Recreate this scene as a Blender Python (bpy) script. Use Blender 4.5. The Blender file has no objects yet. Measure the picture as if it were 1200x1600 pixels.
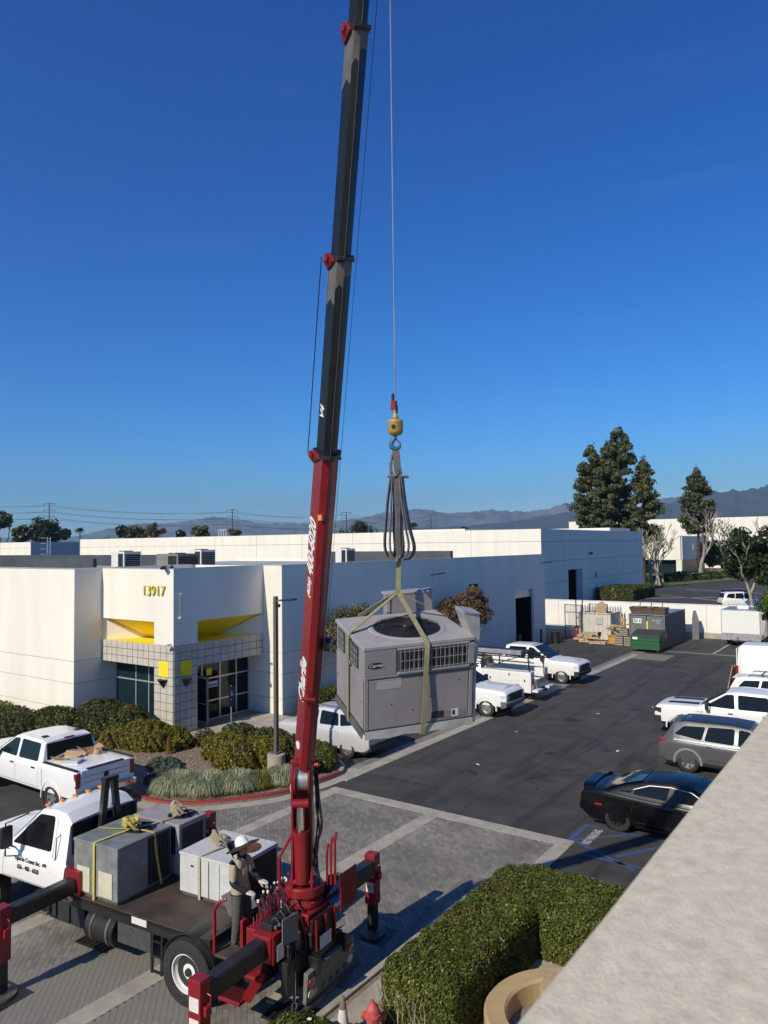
import bpy, bmesh, math, random
import numpy as np
from mathutils import Vector, Matrix, noise as mnoise
random.seed(7); rng = np.random.default_rng(7)
S = bpy.context.scene
COL = S.collection
PI = math.pi
R = math.radians
# ------------------------------------------------------------------ camera
H = 7.8
def cam_axes(p, r, y):
    F = Vector((-math.sin(y), math.cos(y), 0)); Rt = Vector((math.cos(y), math.sin(y), 0)); U = Vector((0, 0, 1))
    F2 = F*math.cos(p)+U*math.sin(p); U2 = U*math.cos(p)-F*math.sin(p)
    return Rt*math.cos(r)+U2*math.sin(r), U2*math.cos(r)-Rt*math.sin(r), F2
CR, CU, CF = cam_axes(R(2.54), R(-.66), R(35.18))
cd = bpy.data.cameras.new('camera'); cam = bpy.data.objects.new('camera', cd); COL.objects.link(cam)
cd.sensor_fit = 'VERTICAL'; cd.sensor_height = 36; cd.lens = 1160/1600*36
cd.clip_start = .05; cd.clip_end = 60000
cam.matrix_world = Matrix(((CR.x, CU.x, -CF.x, 0), (CR.y, CU.y, -CF.y, 0), (CR.z, CU.z, -CF.z, H), (0, 0, 0, 1)))
cd.dof.use_dof = True; cd.dof.focus_distance = 17; cd.dof.aperture_fstop = 7.0
S.camera = cam
# ------------------------------------------------------------------ light
SUN_EL, SUN_DX = 35.6, .084
w = bpy.data.worlds.new('World'); S.world = w; w.use_nodes = True
nt = w.node_tree; bg = nt.nodes['Background']
sky = nt.nodes.new('ShaderNodeTexSky'); sky.sky_type = 'NISHITA'; sky.sun_disc = False
sky.sun_elevation = R(SUN_EL); sky.sun_rotation = R(180)+math.atan(SUN_DX)
sky.air_density = 1.0; sky.dust_density = .25; sky.ozone_density = 4.0; sky.altitude = 0
# a few thin streaks of cirrus low in the sky
tc = nt.nodes.new('ShaderNodeTexCoord'); mp = nt.nodes.new('ShaderNodeMapping'); mp.inputs['Scale'].default_value = (1.6, 1.6, 26)
nz = nt.nodes.new('ShaderNodeTexNoise'); nz.inputs['Scale'].default_value = 1.7; nz.inputs['Detail'].default_value = 7; nz.inputs['Distortion'].default_value = .5
cr = nt.nodes.new('ShaderNodeValToRGB'); cr.color_ramp.elements[0].position = .60; cr.color_ramp.elements[0].color = (0, 0, 0, 1)
cr.color_ramp.elements[1].position = .85; cr.color_ramp.elements[1].color = (.025, .025, .025, 1)
mx = nt.nodes.new('ShaderNodeMix'); mx.data_type = 'RGBA'
nt.links.new(tc.outputs['Generated'], mp.inputs[0]); nt.links.new(mp.outputs[0], nz.inputs['Vector']); nt.links.new(nz.outputs[0], cr.inputs[0])
# the clear, dry winter air: one even colour correction of the whole sky
SKY = .070
sp = nt.nodes.new('ShaderNodeSeparateColor'); cb = nt.nodes.new('ShaderNodeCombineColor'); nt.links.new(sky.outputs[0], sp.inputs[0])
for i, (k, e, cl) in enumerate(((2.7, 2.25, .64), (1.78, 1.40, .60), (2.12, 1.12, .56))):
    q = nt.nodes.new('ShaderNodeMath'); q.operation = 'POWER'; q.inputs[1].default_value = e; q0 = nt.nodes.new('ShaderNodeMath'); q0.operation = 'MINIMUM'; q0.inputs[1].default_value = cl/SKY; nt.links.new(sp.outputs[i], q0.inputs[0]); nt.links.new(q0.outputs[0], q.inputs[0])
    q2 = nt.nodes.new('ShaderNodeMath'); q2.operation = 'MULTIPLY'; q2.inputs[1].default_value = k*SKY**(e-1); nt.links.new(q.outputs[0], q2.inputs[0]); nt.links.new(q2.outputs[0], cb.inputs[i])
nt.links.new(cr.outputs[0], mx.inputs[0]); nt.links.new(cb.outputs[0], mx.inputs[6]); mx.inputs[7].default_value = (9, 10.5, 12, 1)
nt.links.new(mx.outputs[2], bg.inputs[0]); bg.inputs[1].default_value = SKY
sd = bpy.data.lights.new('sun', 'SUN'); sun = bpy.data.objects.new('sun', sd); COL.objects.link(sun)
sd.energy = 4.7; sd.angle = R(.53); sd.color = (1, .90, .71)
ce = math.cos(R(SUN_EL)); sv = Vector((SUN_DX, 1, 0)).normalized()*ce+Vector((0, 0, -math.sin(R(SUN_EL))))
sun.rotation_euler = sv.to_track_quat('-Z', 'Y').to_euler()
S.view_settings.view_transform = 'Standard'; S.view_settings.look = 'None'; S.view_settings.gamma = 1; S.view_settings.exposure = 0
S.view_settings.use_curve_mapping = False
S.render.engine = 'CYCLES'

# ------------------------------------------------------------------ materials
MATS = {}
def mat(name, col, rough=.6, metal=0., var=0., vscale=3., bump=0., bscale=40., col2=None, spec=.5, coat=0., trans=0., island=0., detail=4., stretch=None, emit=None):
    if name in MATS: return MATS[name]
    m = bpy.data.materials.new(name); MATS[name] = m; m.use_nodes = True
    t = m.node_tree; b = t.nodes['Principled BSDF']
    b.inputs['Roughness'].default_value = rough; b.inputs['Metallic'].default_value = metal
    b.inputs['Specular IOR Level'].default_value = spec
    b.inputs['Coat Weight'].default_value = coat; b.inputs['Coat Roughness'].default_value = .06
    b.inputs['Transmission Weight'].default_value = trans
    b.inputs['Base Color'].default_value = (*col, 1)
    if emit: b.inputs['Emission Color'].default_value = (*emit[0], 1); b.inputs['Emission Strength'].default_value = emit[1]
    src = None
    if var > 0 or col2 or bump > 0:
        tc = t.nodes.new('ShaderNodeTexCoord'); vec = tc.outputs['Object']
        if stretch:
            mp = t.nodes.new('ShaderNodeMapping'); mp.inputs['Scale'].default_value = stretch
            t.links.new(vec, mp.inputs[0]); vec = mp.outputs[0]
    if var > 0 or col2:
        n = t.nodes.new('ShaderNodeTexNoise'); n.inputs['Scale'].default_value = vscale; n.inputs['Detail'].default_value = detail; n.inputs['Roughness'].default_value = .62
        t.links.new(vec, n.inputs['Vector'])
        ramp = t.nodes.new('ShaderNodeValToRGB'); e = ramp.color_ramp.elements
        e[0].position = .32; e[1].position = .7
        c2 = col2 if col2 else tuple(min(1, c*(1+var)) for c in col)
        c1 = col if col2 else tuple(c*(1-var) for c in col)
        e[0].color = (*c1, 1); e[1].color = (*c2, 1)
        t.links.new(n.outputs[0], ramp.inputs[0]); src = ramp.outputs[0]
        rm = t.nodes.new('ShaderNodeMapRange'); rm.inputs[3].default_value = max(.03, rough-.08*min(1, rough*2)); rm.inputs[4].default_value = min(1, rough+.08)
        t.links.new(n.outputs[0], rm.inputs[0]); t.links.new(rm.outputs[0], b.inputs['Roughness'])
    if island > 0:
        g = t.nodes.new('ShaderNodeNewGeometry'); hs = t.nodes.new('ShaderNodeHueSaturation')
        r1 = t.nodes.new('ShaderNodeMapRange'); r1.inputs[3].default_value = 1-island; r1.inputs[4].default_value = 1+island
        r2 = t.nodes.new('ShaderNodeMapRange'); r2.inputs[3].default_value = .5-.05*island; r2.inputs[4].default_value = .5+.05*island
        t.links.new(g.outputs['Random Per Island'], r1.inputs[0]); t.links.new(g.outputs['Random Per Island'], r2.inputs[0])
        t.links.new(r1.outputs[0], hs.inputs['Value']); t.links.new(r2.outputs[0], hs.inputs['Hue'])
        if src: t.links.new(src, hs.inputs['Color'])
        else: hs.inputs['Color'].default_value = (*col, 1)
        src = hs.outputs[0]
    if src: t.links.new(src, b.inputs['Base Color'])
    if bump > 0:
        n2 = t.nodes.new('ShaderNodeTexNoise'); n2.inputs['Scale'].default_value = bscale; n2.inputs['Detail'].default_value = 5
        t.links.new(vec, n2.inputs['Vector'])
        bp = t.nodes.new('ShaderNodeBump'); bp.inputs['Strength'].default_value = bump; bp.inputs['Distance'].default_value = .02
        t.links.new(n2.outputs[0], bp.inputs['Height']); t.links.new(bp.outputs[0], b.inputs['Normal'])
    return m
def leafmat(name, col, island=.45, transl=.35, rough=.5):
    if name in MATS: return MATS[name]
    m = bpy.data.materials.new(name); MATS[name] = m; m.use_nodes = True
    t = m.node_tree; b = t.nodes['Principled BSDF']; b.inputs['Roughness'].default_value = rough; b.inputs['Specular IOR Level'].default_value = .35
    g = t.nodes.new('ShaderNodeNewGeometry'); hs = t.nodes.new('ShaderNodeHueSaturation'); hs.inputs['Color'].default_value = (*col, 1)
    r1 = t.nodes.new('ShaderNodeMapRange'); r1.inputs[3].default_value = 1-island; r1.inputs[4].default_value = 1+island
    mul = t.nodes.new('ShaderNodeMath'); mul.operation = 'MULTIPLY'; mul.inputs[1].default_value = 7.31
    fr = t.nodes.new('ShaderNodeMath'); fr.operation = 'FRACT'
    r2 = t.nodes.new('ShaderNodeMapRange'); r2.inputs[3].default_value = .475; r2.inputs[4].default_value = .52
    o = g.outputs['Random Per Island']
    t.links.new(o, r1.inputs[0]); t.links.new(o, mul.inputs[0]); t.links.new(mul.outputs[0], fr.inputs[0]); t.links.new(fr.outputs[0], r2.inputs[0])
    t.links.new(r1.outputs[0], hs.inputs['Value']); t.links.new(r2.outputs[0], hs.inputs['Hue']); t.links.new(hs.outputs[0], b.inputs['Base Color'])
    tr = t.nodes.new('ShaderNodeBsdfTranslucent'); ms = t.nodes.new('ShaderNodeMixShader'); ms.inputs[0].default_value = transl
    t.links.new(hs.outputs[0], tr.inputs[0]); t.links.new(b.outputs[0], ms.inputs[1]); t.links.new(tr.outputs[0], ms.inputs[2])
    t.links.new(ms.outputs[0], t.nodes['Material Output'].inputs[0])
    return m

# ------------------------------------------------------------------ mesh builder
class MB:
    def __init__(s): s.v = []; s.f = []; s.m = []
    def add(s, vs, fs, mi=0):
        k = len(s.v); s.v += [tuple(p) for p in vs]; s.f += [tuple(i+k for i in q) for q in fs]; s.m += [mi]*len(fs); return s
    def bx(s, x0, x1, y0, y1, z0, z1, mi=0):
        return s.add([(x0, y0, z0), (x1, y0, z0), (x1, y1, z0), (x0, y1, z0), (x0, y0, z1), (x1, y0, z1), (x1, y1, z1), (x0, y1, z1)],
              [(3, 2, 1, 0), (4, 5, 6, 7), (0, 1, 5, 4), (1, 2, 6, 5), (2, 3, 7, 6), (3, 0, 4, 7)], mi)
    def box(s, c, size, rot=(0, 0, 0), mi=0):
        from mathutils import Euler
        M = Euler(rot).to_matrix(); c = Vector(c); hx, hy, hz = (q/2 for q in size)
        vs = [c+M@Vector((a*hx, b*hy, d*hz)) for d in (-1, 1) for a, b in ((-1, -1), (1, -1), (1, 1), (-1, 1))]
        return s.add(vs, [(3, 2, 1, 0), (4, 5, 6, 7), (0, 1, 5, 4), (1, 2, 6, 5), (2, 3, 7, 6), (3, 0, 4, 7)], mi)
    def beam(s, p0, p1, wd, ht, up=(0, 0, 1), mi=0):
        p0 = Vector(p0); p1 = Vector(p1); d = (p1-p0).normalized(); u = Vector(up)
        a = d.cross(u).normalized(); b = a.cross(d)
        vs = [p+a*(i*wd/2)+b*(j*ht/2) for p in (p0, p1) for i, j in ((-1, -1), (1, -1), (1, 1), (-1, 1))]
        return s.add(vs, [(0, 1, 2, 3), (7, 6, 5, 4), (0, 4, 5, 1), (1, 5, 6, 2), (2, 6, 7, 3), (3, 7, 4, 0)], mi)
    def cyl(s, p0, p1, r0, r1=None, n=16, mi=0):
        return s.tube([p0, p1], [r0, r0 if r1 is None else r1], n, mi)
    def tube(s, pts, r, n=8, mi=0, cap=True):
        pts = [Vector(p) for p in pts]; k = len(pts); rs = r if isinstance(r, (list, tuple)) else [r]*k
        d0 = (pts[1]-pts[0]).normalized(); ref = Vector((0, 0, 1)) if abs(d0.z) < .9 else Vector((1, 0, 0))
        a = d0.cross(ref).normalized(); vs = []
        for i, p in enumerate(pts):
            d = (pts[min(i+1, k-1)]-pts[max(i-1, 0)]).normalized()
            a = (a-d*a.dot(d)).normalized(); b = d.cross(a)
            vs += [p+(a*math.cos(t)+b*math.sin(t))*rs[i] for t in (2*PI*j/n for j in range(n))]
        fs = [(i*n+j, i*n+(j+1) % n, (i+1)*n+(j+1) % n, (i+1)*n+j) for i in range(k-1) for j in range(n)]
        if cap: fs += [tuple(range(n-1, -1, -1)), tuple((k-1)*n+j for j in range(n))]
        return s.add(vs, fs, mi)
    def lathe(s, prof, o=(0, 0, 0), axis=(0, 0, 1), n=24, mi=0, a0=0, a1=2*PI):
        o = Vector(o); ax = Vector(axis).normalized(); ref = Vector((1, 0, 0)) if abs(ax.x) < .9 else Vector((0, 1, 0))
        a = (ref-ax*ref.dot(ax)).normalized(); b = ax.cross(a); full = abs(a1-a0) > 6.28; k = n if full else n+1
        vs = []
        for r, h in prof:
            for j in range(k):
                t = a0+(a1-a0)*j/n; vs.append(o+ax*h+(a*math.cos(t)+b*math.sin(t))*r)
        fs = []
        for i in range(len(prof)-1):
            for j in range(n if full else n):
                j2 = (j+1) % k; fs.append((i*k+j, i*k+j2, (i+1)*k+j2, (i+1)*k+j))
        return s.add(vs, fs, mi)
    def prism(s, poly, a0, a1, axis='y', mi=0):
        def P(p, a): return {'x': (a, p[0], p[1]), 'y': (p[0], a, p[1]), 'z': (p[0], p[1], a)}[axis]
        n = len(poly); vs = [P(p, a0) for p in poly]+[P(p, a1) for p in poly]
        fs = [tuple(range(n)), tuple(range(2*n-1, n-1, -1))]+[(i, i+n, (i+1) % n+n, (i+1) % n) for i in range(n)]
        return s.add(vs, fs, mi)
    def loft(s, secs, cap=True, mi=0, closed=True):
        n = len(secs[0]); vs = [p for q in secs for p in q]; m = n if closed else n-1
        fs = [(i*n+j, i*n+(j+1) % n, (i+1)*n+(j+1) % n, (i+1)*n+j) for i in range(len(secs)-1) for j in range(m)]
        if cap: fs += [tuple(range(n-1, -1, -1)), tuple((len(secs)-1)*n+j for j in range(n))]
        return s.add(vs, fs, mi)
    def grid(s, P, mi=0):
        k = len(P[0]); vs = [p for r in P for p in r]
        return s.add(vs, [(i*k+j, i*k+j+1, (i+1)*k+j+1, (i+1)*k+j) for i in range(len(P)-1) for j in range(k-1)], mi)
    def mesh(s, name, m, smooth=None, fix=True):
        me = bpy.data.meshes.new(name); me.from_pydata(s.v, [], s.f)
        for q in (m if isinstance(m, (list, tuple)) else [m]): me.materials.append(q)
        if any(s.m): me.polygons.foreach_set('material_index', s.m)
        if fix:
            bm = bmesh.new(); bm.from_mesh(me); bmesh.ops.recalc_face_normals(bm, faces=bm.faces); bm.to_mesh(me); bm.free()
        if smooth is not None:
            me.polygons.foreach_set('use_smooth', [True]*len(me.polygons)); me.set_sharp_from_angle(angle=R(smooth))
        me.update(); return me
    def build(s, name, m, parent=None, smooth=None, bevel=0, seg=2, loc=None, rot=None, fix=True):
        o = bpy.data.objects.new(name, s.mesh(name, m, smooth, fix)); COL.objects.link(o); o.parent = parent
        if loc: o.location = loc
        if rot: o.rotation_euler = rot
        if bevel:
            b = o.modifiers.new('bevel', 'BEVEL'); b.width = bevel; b.segments = seg; b.limit_method = 'ANGLE'; b.angle_limit = R(40)
            if smooth is None:
                o.data.polygons.foreach_set('use_smooth', [True]*len(o.data.polygons)); b.harden_normals = True
        return o
def link(name, me, parent=None, loc=(0, 0, 0), rot=(0, 0, 0), scale=None):
    o = bpy.data.objects.new(name, me); COL.objects.link(o); o.parent = parent; o.location = loc; o.rotation_euler = rot
    if scale: o.scale = scale
    return o
def tag(o, label=None, cat=None, group=None, kind=None):
    if label: o['label'] = label
    if cat: o['category'] = cat
    if group: o['group'] = group
    if kind: o['kind'] = kind
    return o
def thing(name, label, cat, loc=(0, 0, 0), rz=0, group=None):
    o = bpy.data.objects.new(name, None); COL.objects.link(o); o.location = loc; o.rotation_euler = (0, 0, rz); o.empty_display_size = .1
    return tag(o, label, cat, group)
def struct(name, mb, m, parent=None, **k):
    o = mb.build(name, m, parent, **k)
    if parent is None: o['kind'] = 'structure'
    return o
def text(name, body, size, m, parent, loc, rot, shear=0, bold=0, ext=.002, align='LEFT', sx=1, spacing=1):
    c = bpy.data.curves.new(name, 'FONT'); c.body = body; c.size = size; c.shear = shear; c.offset = bold; c.extrude = ext; c.align_x = align; c.space_character = spacing
    c.resolution_u = 3
    o = bpy.data.objects.new(name, c); COL.objects.link(o)
    dg = bpy.context.evaluated_depsgraph_get(); me = bpy.data.meshes.new_from_object(o.evaluated_get(dg)); me.name = name
    bpy.data.objects.remove(o); me.materials.clear(); me.materials.append(m)
    q = link(name, me, parent, loc, (0, 0, 0), (sx, 1, 1)); 
    if isinstance(rot, Matrix): q.rotation_euler = rot.to_euler()
    else: q.rotation_euler = rot
    return q
def boolean(o, cutter, op='DIFFERENCE'):
    md = o.modifiers.new('cut', 'BOOLEAN'); md.operation = op; md.object = cutter; md.solver = 'EXACT'
    dg = bpy.context.evaluated_depsgraph_get(); me = bpy.data.meshes.new_from_object(o.evaluated_get(dg))
    o.modifiers.clear(); o.data = me; bpy.data.objects.remove(cutter)
def quads_np(name, V, m, k=4):
    """V: (N,k,3) array of separate faces"""
    n = len(V); me = bpy.data.meshes.new(name); me.vertices.add(n*k); me.vertices.foreach_set('co', np.ascontiguousarray(V, dtype=np.float32).ravel())
    me.loops.add(n*k); me.loops.foreach_set('vertex_index', np.arange(n*k, dtype=np.int32))
    me.polygons.add(n); me.polygons.foreach_set('loop_start', np.arange(0, n*k, k, dtype=np.int32))
    me.materials.append(m); me.update(); me.validate(); return me
def leaves(name, P, N, size, m, parent=None, aspect=1.7, jitter=.7, sv=.35):
    """leaf faces (pointed quads) at P, roughly facing N"""
    n = len(P); N = N+rng.normal(0, jitter, (n, 3)); N /= np.linalg.norm(N, axis=1)[:, None]+1e-9
    A = rng.normal(0, 1, (n, 3)); A -= N*(A*N).sum(1)[:, None]; A /= np.linalg.norm(A, axis=1)[:, None]+1e-9; B = np.cross(N, A)
    s = size*(1+rng.uniform(-sv, sv, n))[:, None]; bend = N*s*.18
    V = np.stack([P-A*s*aspect/2, P+B*s/2+bend, P+A*s*aspect/2, P-B*s/2+bend], 1)
    o = bpy.data.objects.new(name, quads_np(name, V, m)); COL.objects.link(o); o.parent = parent; return o
# ================================================================== the setting
M_asph = mat('asphalt', (.060, .058, .054), .86, var=.3, vscale=.9, bump=.5, bscale=160, detail=9)
M_conc = mat('concrete', (.36, .33, .275), .85, var=.22, vscale=2.2, bump=.25, bscale=60, detail=8)
M_concd = mat('concrete_dark', (.20, .185, .16), .85, var=.25, vscale=1.5, bump=.25, bscale=60, detail=8)
M_paver = mat('paver', (.205, .192, .17), .9, var=.3, vscale=.55, bump=.4, bscale=120, island=.2, detail=7)
M_sand = mat('joint_sand', (.085, .078, .068), .95)
M_mulch = mat('mulch', (.16, .115, .08), .95, col2=(.30, .235, .185), vscale=14, bump=.9, bscale=40, detail=8)
M_lawn = mat('lawn', (.07, .12, .02), .9, col2=(.12, .15, .04), vscale=1.4, bump=.6, bscale=60, detail=8)
M_land = mat('land', (.14, .13, .10), .95, col2=(.08, .09, .055), vscale=.004, detail=9)
M_white = mat('painted_tilt_up_white', (.73, .69, .595), .75, col2=(.84, .80, .70), vscale=.8, bump=.12, bscale=25, detail=9, stretch=(1, 1, .16))
M_white2 = mat('painted_block_white', (.80, .78, .72), .8, var=.05, vscale=.6, bump=.2, bscale=20)
M_grey = mat('reveal_grey', (.38, .37, .35), .85)
M_roof = mat('roof_cap_sheet', (.40, .40, .39), .9, var=.15, vscale=.5, bump=.2, bscale=60)
M_roofd = mat('roof_membrane_dark', (.055, .065, .075), .7, var=.25, vscale=.6)
M_yellow = mat('yellow_paint', (.88, .68, .02), .6, var=.05, vscale=1)
M_tile = mat('split_face_tile', (.50, .46, .395), .85, var=.10, vscale=2.5, bump=.35, bscale=70, island=0)
M_grout = mat('tile_grout', (.07, .066, .06), .9)
M_glass = mat('dark_glass', (.008, .011, .013), .05, spec=.28)
M_glassg = mat('tinted_green_glass', (.008, .024, .028), .08, spec=.6)
M_alu = mat('aluminium_frame', (.62, .62, .60), .4, metal=.6)
M_black = mat('black_satin', (.014, .014, .015), .45, var=.2, vscale=6)
M_rubber = mat('rubber', (.022, .022, .022), .8, var=.25, vscale=9, bump=.2, bscale=50)
M_galv = mat('galvanised', (.45, .46, .47), .45, metal=.7, var=.2, vscale=4)
M_beigem = mat('beige_metal', (.42, .39, .33), .55, var=.08, vscale=2)
M_bluestripe = mat('parking_blue', (.035, .10, .30), .75, col2=(.05, .08, .13), vscale=7, detail=9)
M_lineW = mat('line_white', (.55, .54, .50), .8, col2=(.22, .215, .2), vscale=9, detail=9)

def asphalt_nodes(m):
    t = m.node_tree; b = t.nodes['Principled BSDF']; old = b.inputs['Base Color'].links[0].from_socket; tc = t.nodes.new('ShaderNodeTexCoord')
    def noise(scale, st, d=6, dist=0):
        mp = t.nodes.new('ShaderNodeMapping'); mp.inputs['Scale'].default_value = st; n = t.nodes.new('ShaderNodeTexNoise'); n.inputs['Scale'].default_value = scale; n.inputs['Detail'].default_value = d; n.inputs['Distortion'].default_value = dist
        t.links.new(tc.outputs['Object'], mp.inputs[0]); t.links.new(mp.outputs[0], n.inputs['Vector']); return n.outputs[0]
    def mul(a, fac, lo, hi, c):
        r = t.nodes.new('ShaderNodeMapRange'); r.inputs[1].default_value = lo; r.inputs[2].default_value = hi; t.links.new(fac, r.inputs[0])
        m_ = t.nodes.new('ShaderNodeMix'); m_.data_type = 'RGBA'; m_.blend_type = 'MULTIPLY'; t.links.new(r.outputs[0], m_.inputs[0]); t.links.new(a, m_.inputs[6]); m_.inputs[7].default_value = (*c, 1); return m_.outputs[2]
    c = mul(old, noise(.13, (1, 1, 1), 4), .42, .62, (.84, .84, .85))
    c = mul(c, noise(1.0, (1.6, .10, 1), 5, 1.2), .52, .66, (.62, .62, .63))      # scuffs of turning tyres along the lane
    c = mul(c, noise(1.0, (.09, 1.3, 1), 5, 1.6), .55, .68, (.82, .82, .82))
    c = mul(c, noise(.55, (1, 1, 1), 2, .3), .68, .72, (.35, .34, .33))           # oil spots
    v = t.nodes.new('ShaderNodeTexVoronoi'); v.feature = 'DISTANCE_TO_EDGE'; v.inputs['Scale'].default_value = .16
    mp = t.nodes.new('ShaderNodeMixRGB'); mp.inputs[0].default_value = .06; n = t.nodes.new('ShaderNodeTexNoise'); n.inputs['Scale'].default_value = .8; n.inputs['Detail'].default_value = 8
    t.links.new(tc.outputs['Object'], n.inputs['Vector']); ad = t.nodes.new('ShaderNodeVectorMath'); ad.operation = 'ADD'; sc = t.nodes.new('ShaderNodeVectorMath'); sc.operation = 'SCALE'; sc.inputs['Scale'].default_value = 2.2
    t.links.new(n.outputs['Color'], sc.inputs[0]); t.links.new(tc.outputs['Object'], ad.inputs[0]); t.links.new(sc.outputs[0], ad.inputs[1]); t.links.new(ad.outputs[0], v.inputs['Vector'])
    r = t.nodes.new('ShaderNodeMapRange'); r.inputs[1].default_value = .004; r.inputs[2].default_value = .001; t.links.new(v.outputs['Distance'], r.inputs[0])
    c2 = t.nodes.new('ShaderNodeMix'); c2.data_type = 'RGBA'; t.links.new(r.outputs[0], c2.inputs[0]); t.links.new(c, c2.inputs[6]); c2.inputs[7].default_value = (.012, .012, .012, 1)
    t.links.new(c2.outputs[2], b.inputs['Base Color'])
asphalt_nodes(M_asph)
def sheet(name, x0, x1, y0, y1, z, m, parent=None, nx=1, ny=1):
    b = MB(); b.grid([[(x0+(x1-x0)*i/nx, y0+(y1-y0)*j/ny, z) for i in range(nx+1)] for j in range(ny+1)])
    return struct(name, b, m, parent, fix=False)
sheet('ground', -26000, 26000, -8000, 42000, -.05, M_land, nx=8, ny=8)
lot = sheet('parking_lot', -75, 45, -14, 172, 0, M_asph)
# patches of newer sealing and old oil on the lot
M_patch = mat('asphalt_patch', (.03, .03, .032), .75, var=.25, vscale=2)
M_dust = mat('asphalt_dusty', (.07, .068, .063), .92, col2=(.04, .04, .042), vscale=1.3, detail=9)
b = MB(); b.grid([[(x, y, .004) for x in (-15.45, -14.2)] for y in (42, 50.5)]); struct('asphalt_strip', b, M_dust, fix=False)
# concrete gutter along the stalls, built of cast slabs
b = MB(); b.bx(-16.35, -15.45, 19.6, 63.8, -.03, .006); gut = struct('gutter', b, M_concd)
y = 19.62
while y < 50:
    b = MB(); b.bx(-15.93, -15.46, y, y+2.95, .0, .022); b.build('concrete_slab', M_conc, gut, bevel=.008)
    b = MB(); b.bx(-16.34, -15.95, y, y+2.95, .0, .016); b.build('concrete_slab', M_concd, gut, bevel=.008)
    y += 2.98
b = MB(); b.bx(-16.6, -9, 54.9, 55.35, 0, .012); struct('cross_gutter', b, M_concd)
b = MB(); b.bx(-15.5, -13.3, 50.5, 53.2, 0, .009); struct('gutter_apron', b, M_concd)
# paver court with diagonal running bond, concrete bands between
court = sheet('paver_court', -21.0, -7.35, 2, 18.95, .003, M_sand)
BANDS = [(-11.72, -11.28, 1.5, 18.45), (-15.42, -14.98, 1.5, 18.9), (-15.4, -7.38, 18.48, 18.95), (-7.75, -7.36, 12.4, 18.45), (-21.3, -20.75, 1.5, 14.6)]
for x0, x1, y0, y1 in BANDS:
    b = MB()
    if x1-x0 > y1-y0: b.bx(x0, x1, y0, y1, 0, .016)
    else: b.bx(x0, x1, y0, y1, 0, .0165)
    o = struct('concrete_band', b, M_conc, bevel=.006)
    o.name = 'concrete_band'
isl_pts = [(-20.54, 14.84), (-19.31, 14.59), (-18.14, 14.9), (-17.18, 15.8), (-16.31, 17.11), (-16.08, 18.34), (-15.97, 19.51), (-16.08, 20.27), (-16.73, 20.99), (-17.72, 21.29)]
def inside(x, y, poly):
    c = False
    for i in range(len(poly)):
        (x1, y1), (x2, y2) = poly[i-1], poly[i]
        if (y1 > y) != (y2 > y) and x < (x2-x1)*(y-y1)/(y2-y1)+x1: c = not c
    return c
def spline(pts, n=6):
    out = []
    for i in range(len(pts)-1):
        p0, p1, p2, p3 = (Vector(pts[max(0, min(len(pts)-1, i+k))]) for k in (-1, 0, 1, 2))
        for j in range(n):
            t = j/n; out.append(.5*((2*p1)+(p2-p0)*t+(2*p0-5*p1+4*p2-p3)*t*t+(3*p1-p0-3*p2+p3)*t*t*t))
    out.append(Vector(pts[-1])); return [tuple(p) for p in out]
kerb_path = spline(isl_pts, 6)
isl_poly = [(-62, 14.84)]+kerb_path+[(-22.2, 21.29), (-22.2, 25.3), (-62, 25.3)]
def near_cam(x, y): return math.hypot(x, y)
pv = []
s2 = math.sqrt(.5); D = Vector((-s2, s2)); Q = Vector((s2, s2))
for i in range(-60, 320):
    for j in range(-130, 210):
        c = D*(j*.203+(i % 2)*.1015)+Q*(i*.103)+Vector((-14, 0))
        x, y = c
        if not (-20.74 < x < -7.70 and 2.2 < y < 18.47): continue
        if any(x0+.04 < x < x1-.04 and y0+.04 < y < y1-.04 for x0, x1, y0, y1 in BANDS): continue
        if y > 14.3 and inside(x+.05, y-.05, isl_poly): continue
        if x > -8.05 and y < 12.4: continue
        # only what the lens could see, with a margin
        q = Vector((x, y, -H)); dz = q.dot(CF); px = 600+1160*q.dot(CR)/dz; py = 800-1160*q.dot(CU)/dz
        if px < -260 or py > 1900: continue
        pv.append((x, y, px, py))
pv.sort(key=lambda p: near_cam(p[0], p[1]))
vis = [p for p in pv if 0 < p[2] < 1200 and p[3] < 1600 and not (300 < p[2] < 600 and p[3] > 1420) and p[2] < 620]
big = set(id(p) for p in vis[:300])
ang = math.atan2(D.y, D.x)
pb = MB(); pb.box((0, 0, 0), (.198, .098, .03)); pbm = pb.mesh('paver', M_paver)
rest = MB()
for p in pv:
    dz = random.uniform(-.0015, .0015)
    if id(p) in big: link('paver', pbm, court, (p[0], p[1], -.001+dz), (random.uniform(-.004, .004), random.uniform(-.004, .004), ang))
    else:
        c = Vector((p[0], p[1])); h = D*.099; g_ = Q*.049; z = .014+dz
        t = [c-h-g_, c+h-g_, c+h+g_, c-h+g_]
        vs = [(q.x, q.y, .002) for q in t]+[(q.x, q.y, z) for q in t]
        rest.add(vs, [(4, 5, 6, 7), (0, 1, 5, 4), (1, 2, 6, 5), (2, 3, 7, 6), (3, 0, 4, 7)])
o = rest.build('paver_field', M_paver, court, fix=False); o['kind'] = 'stuff'
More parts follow.
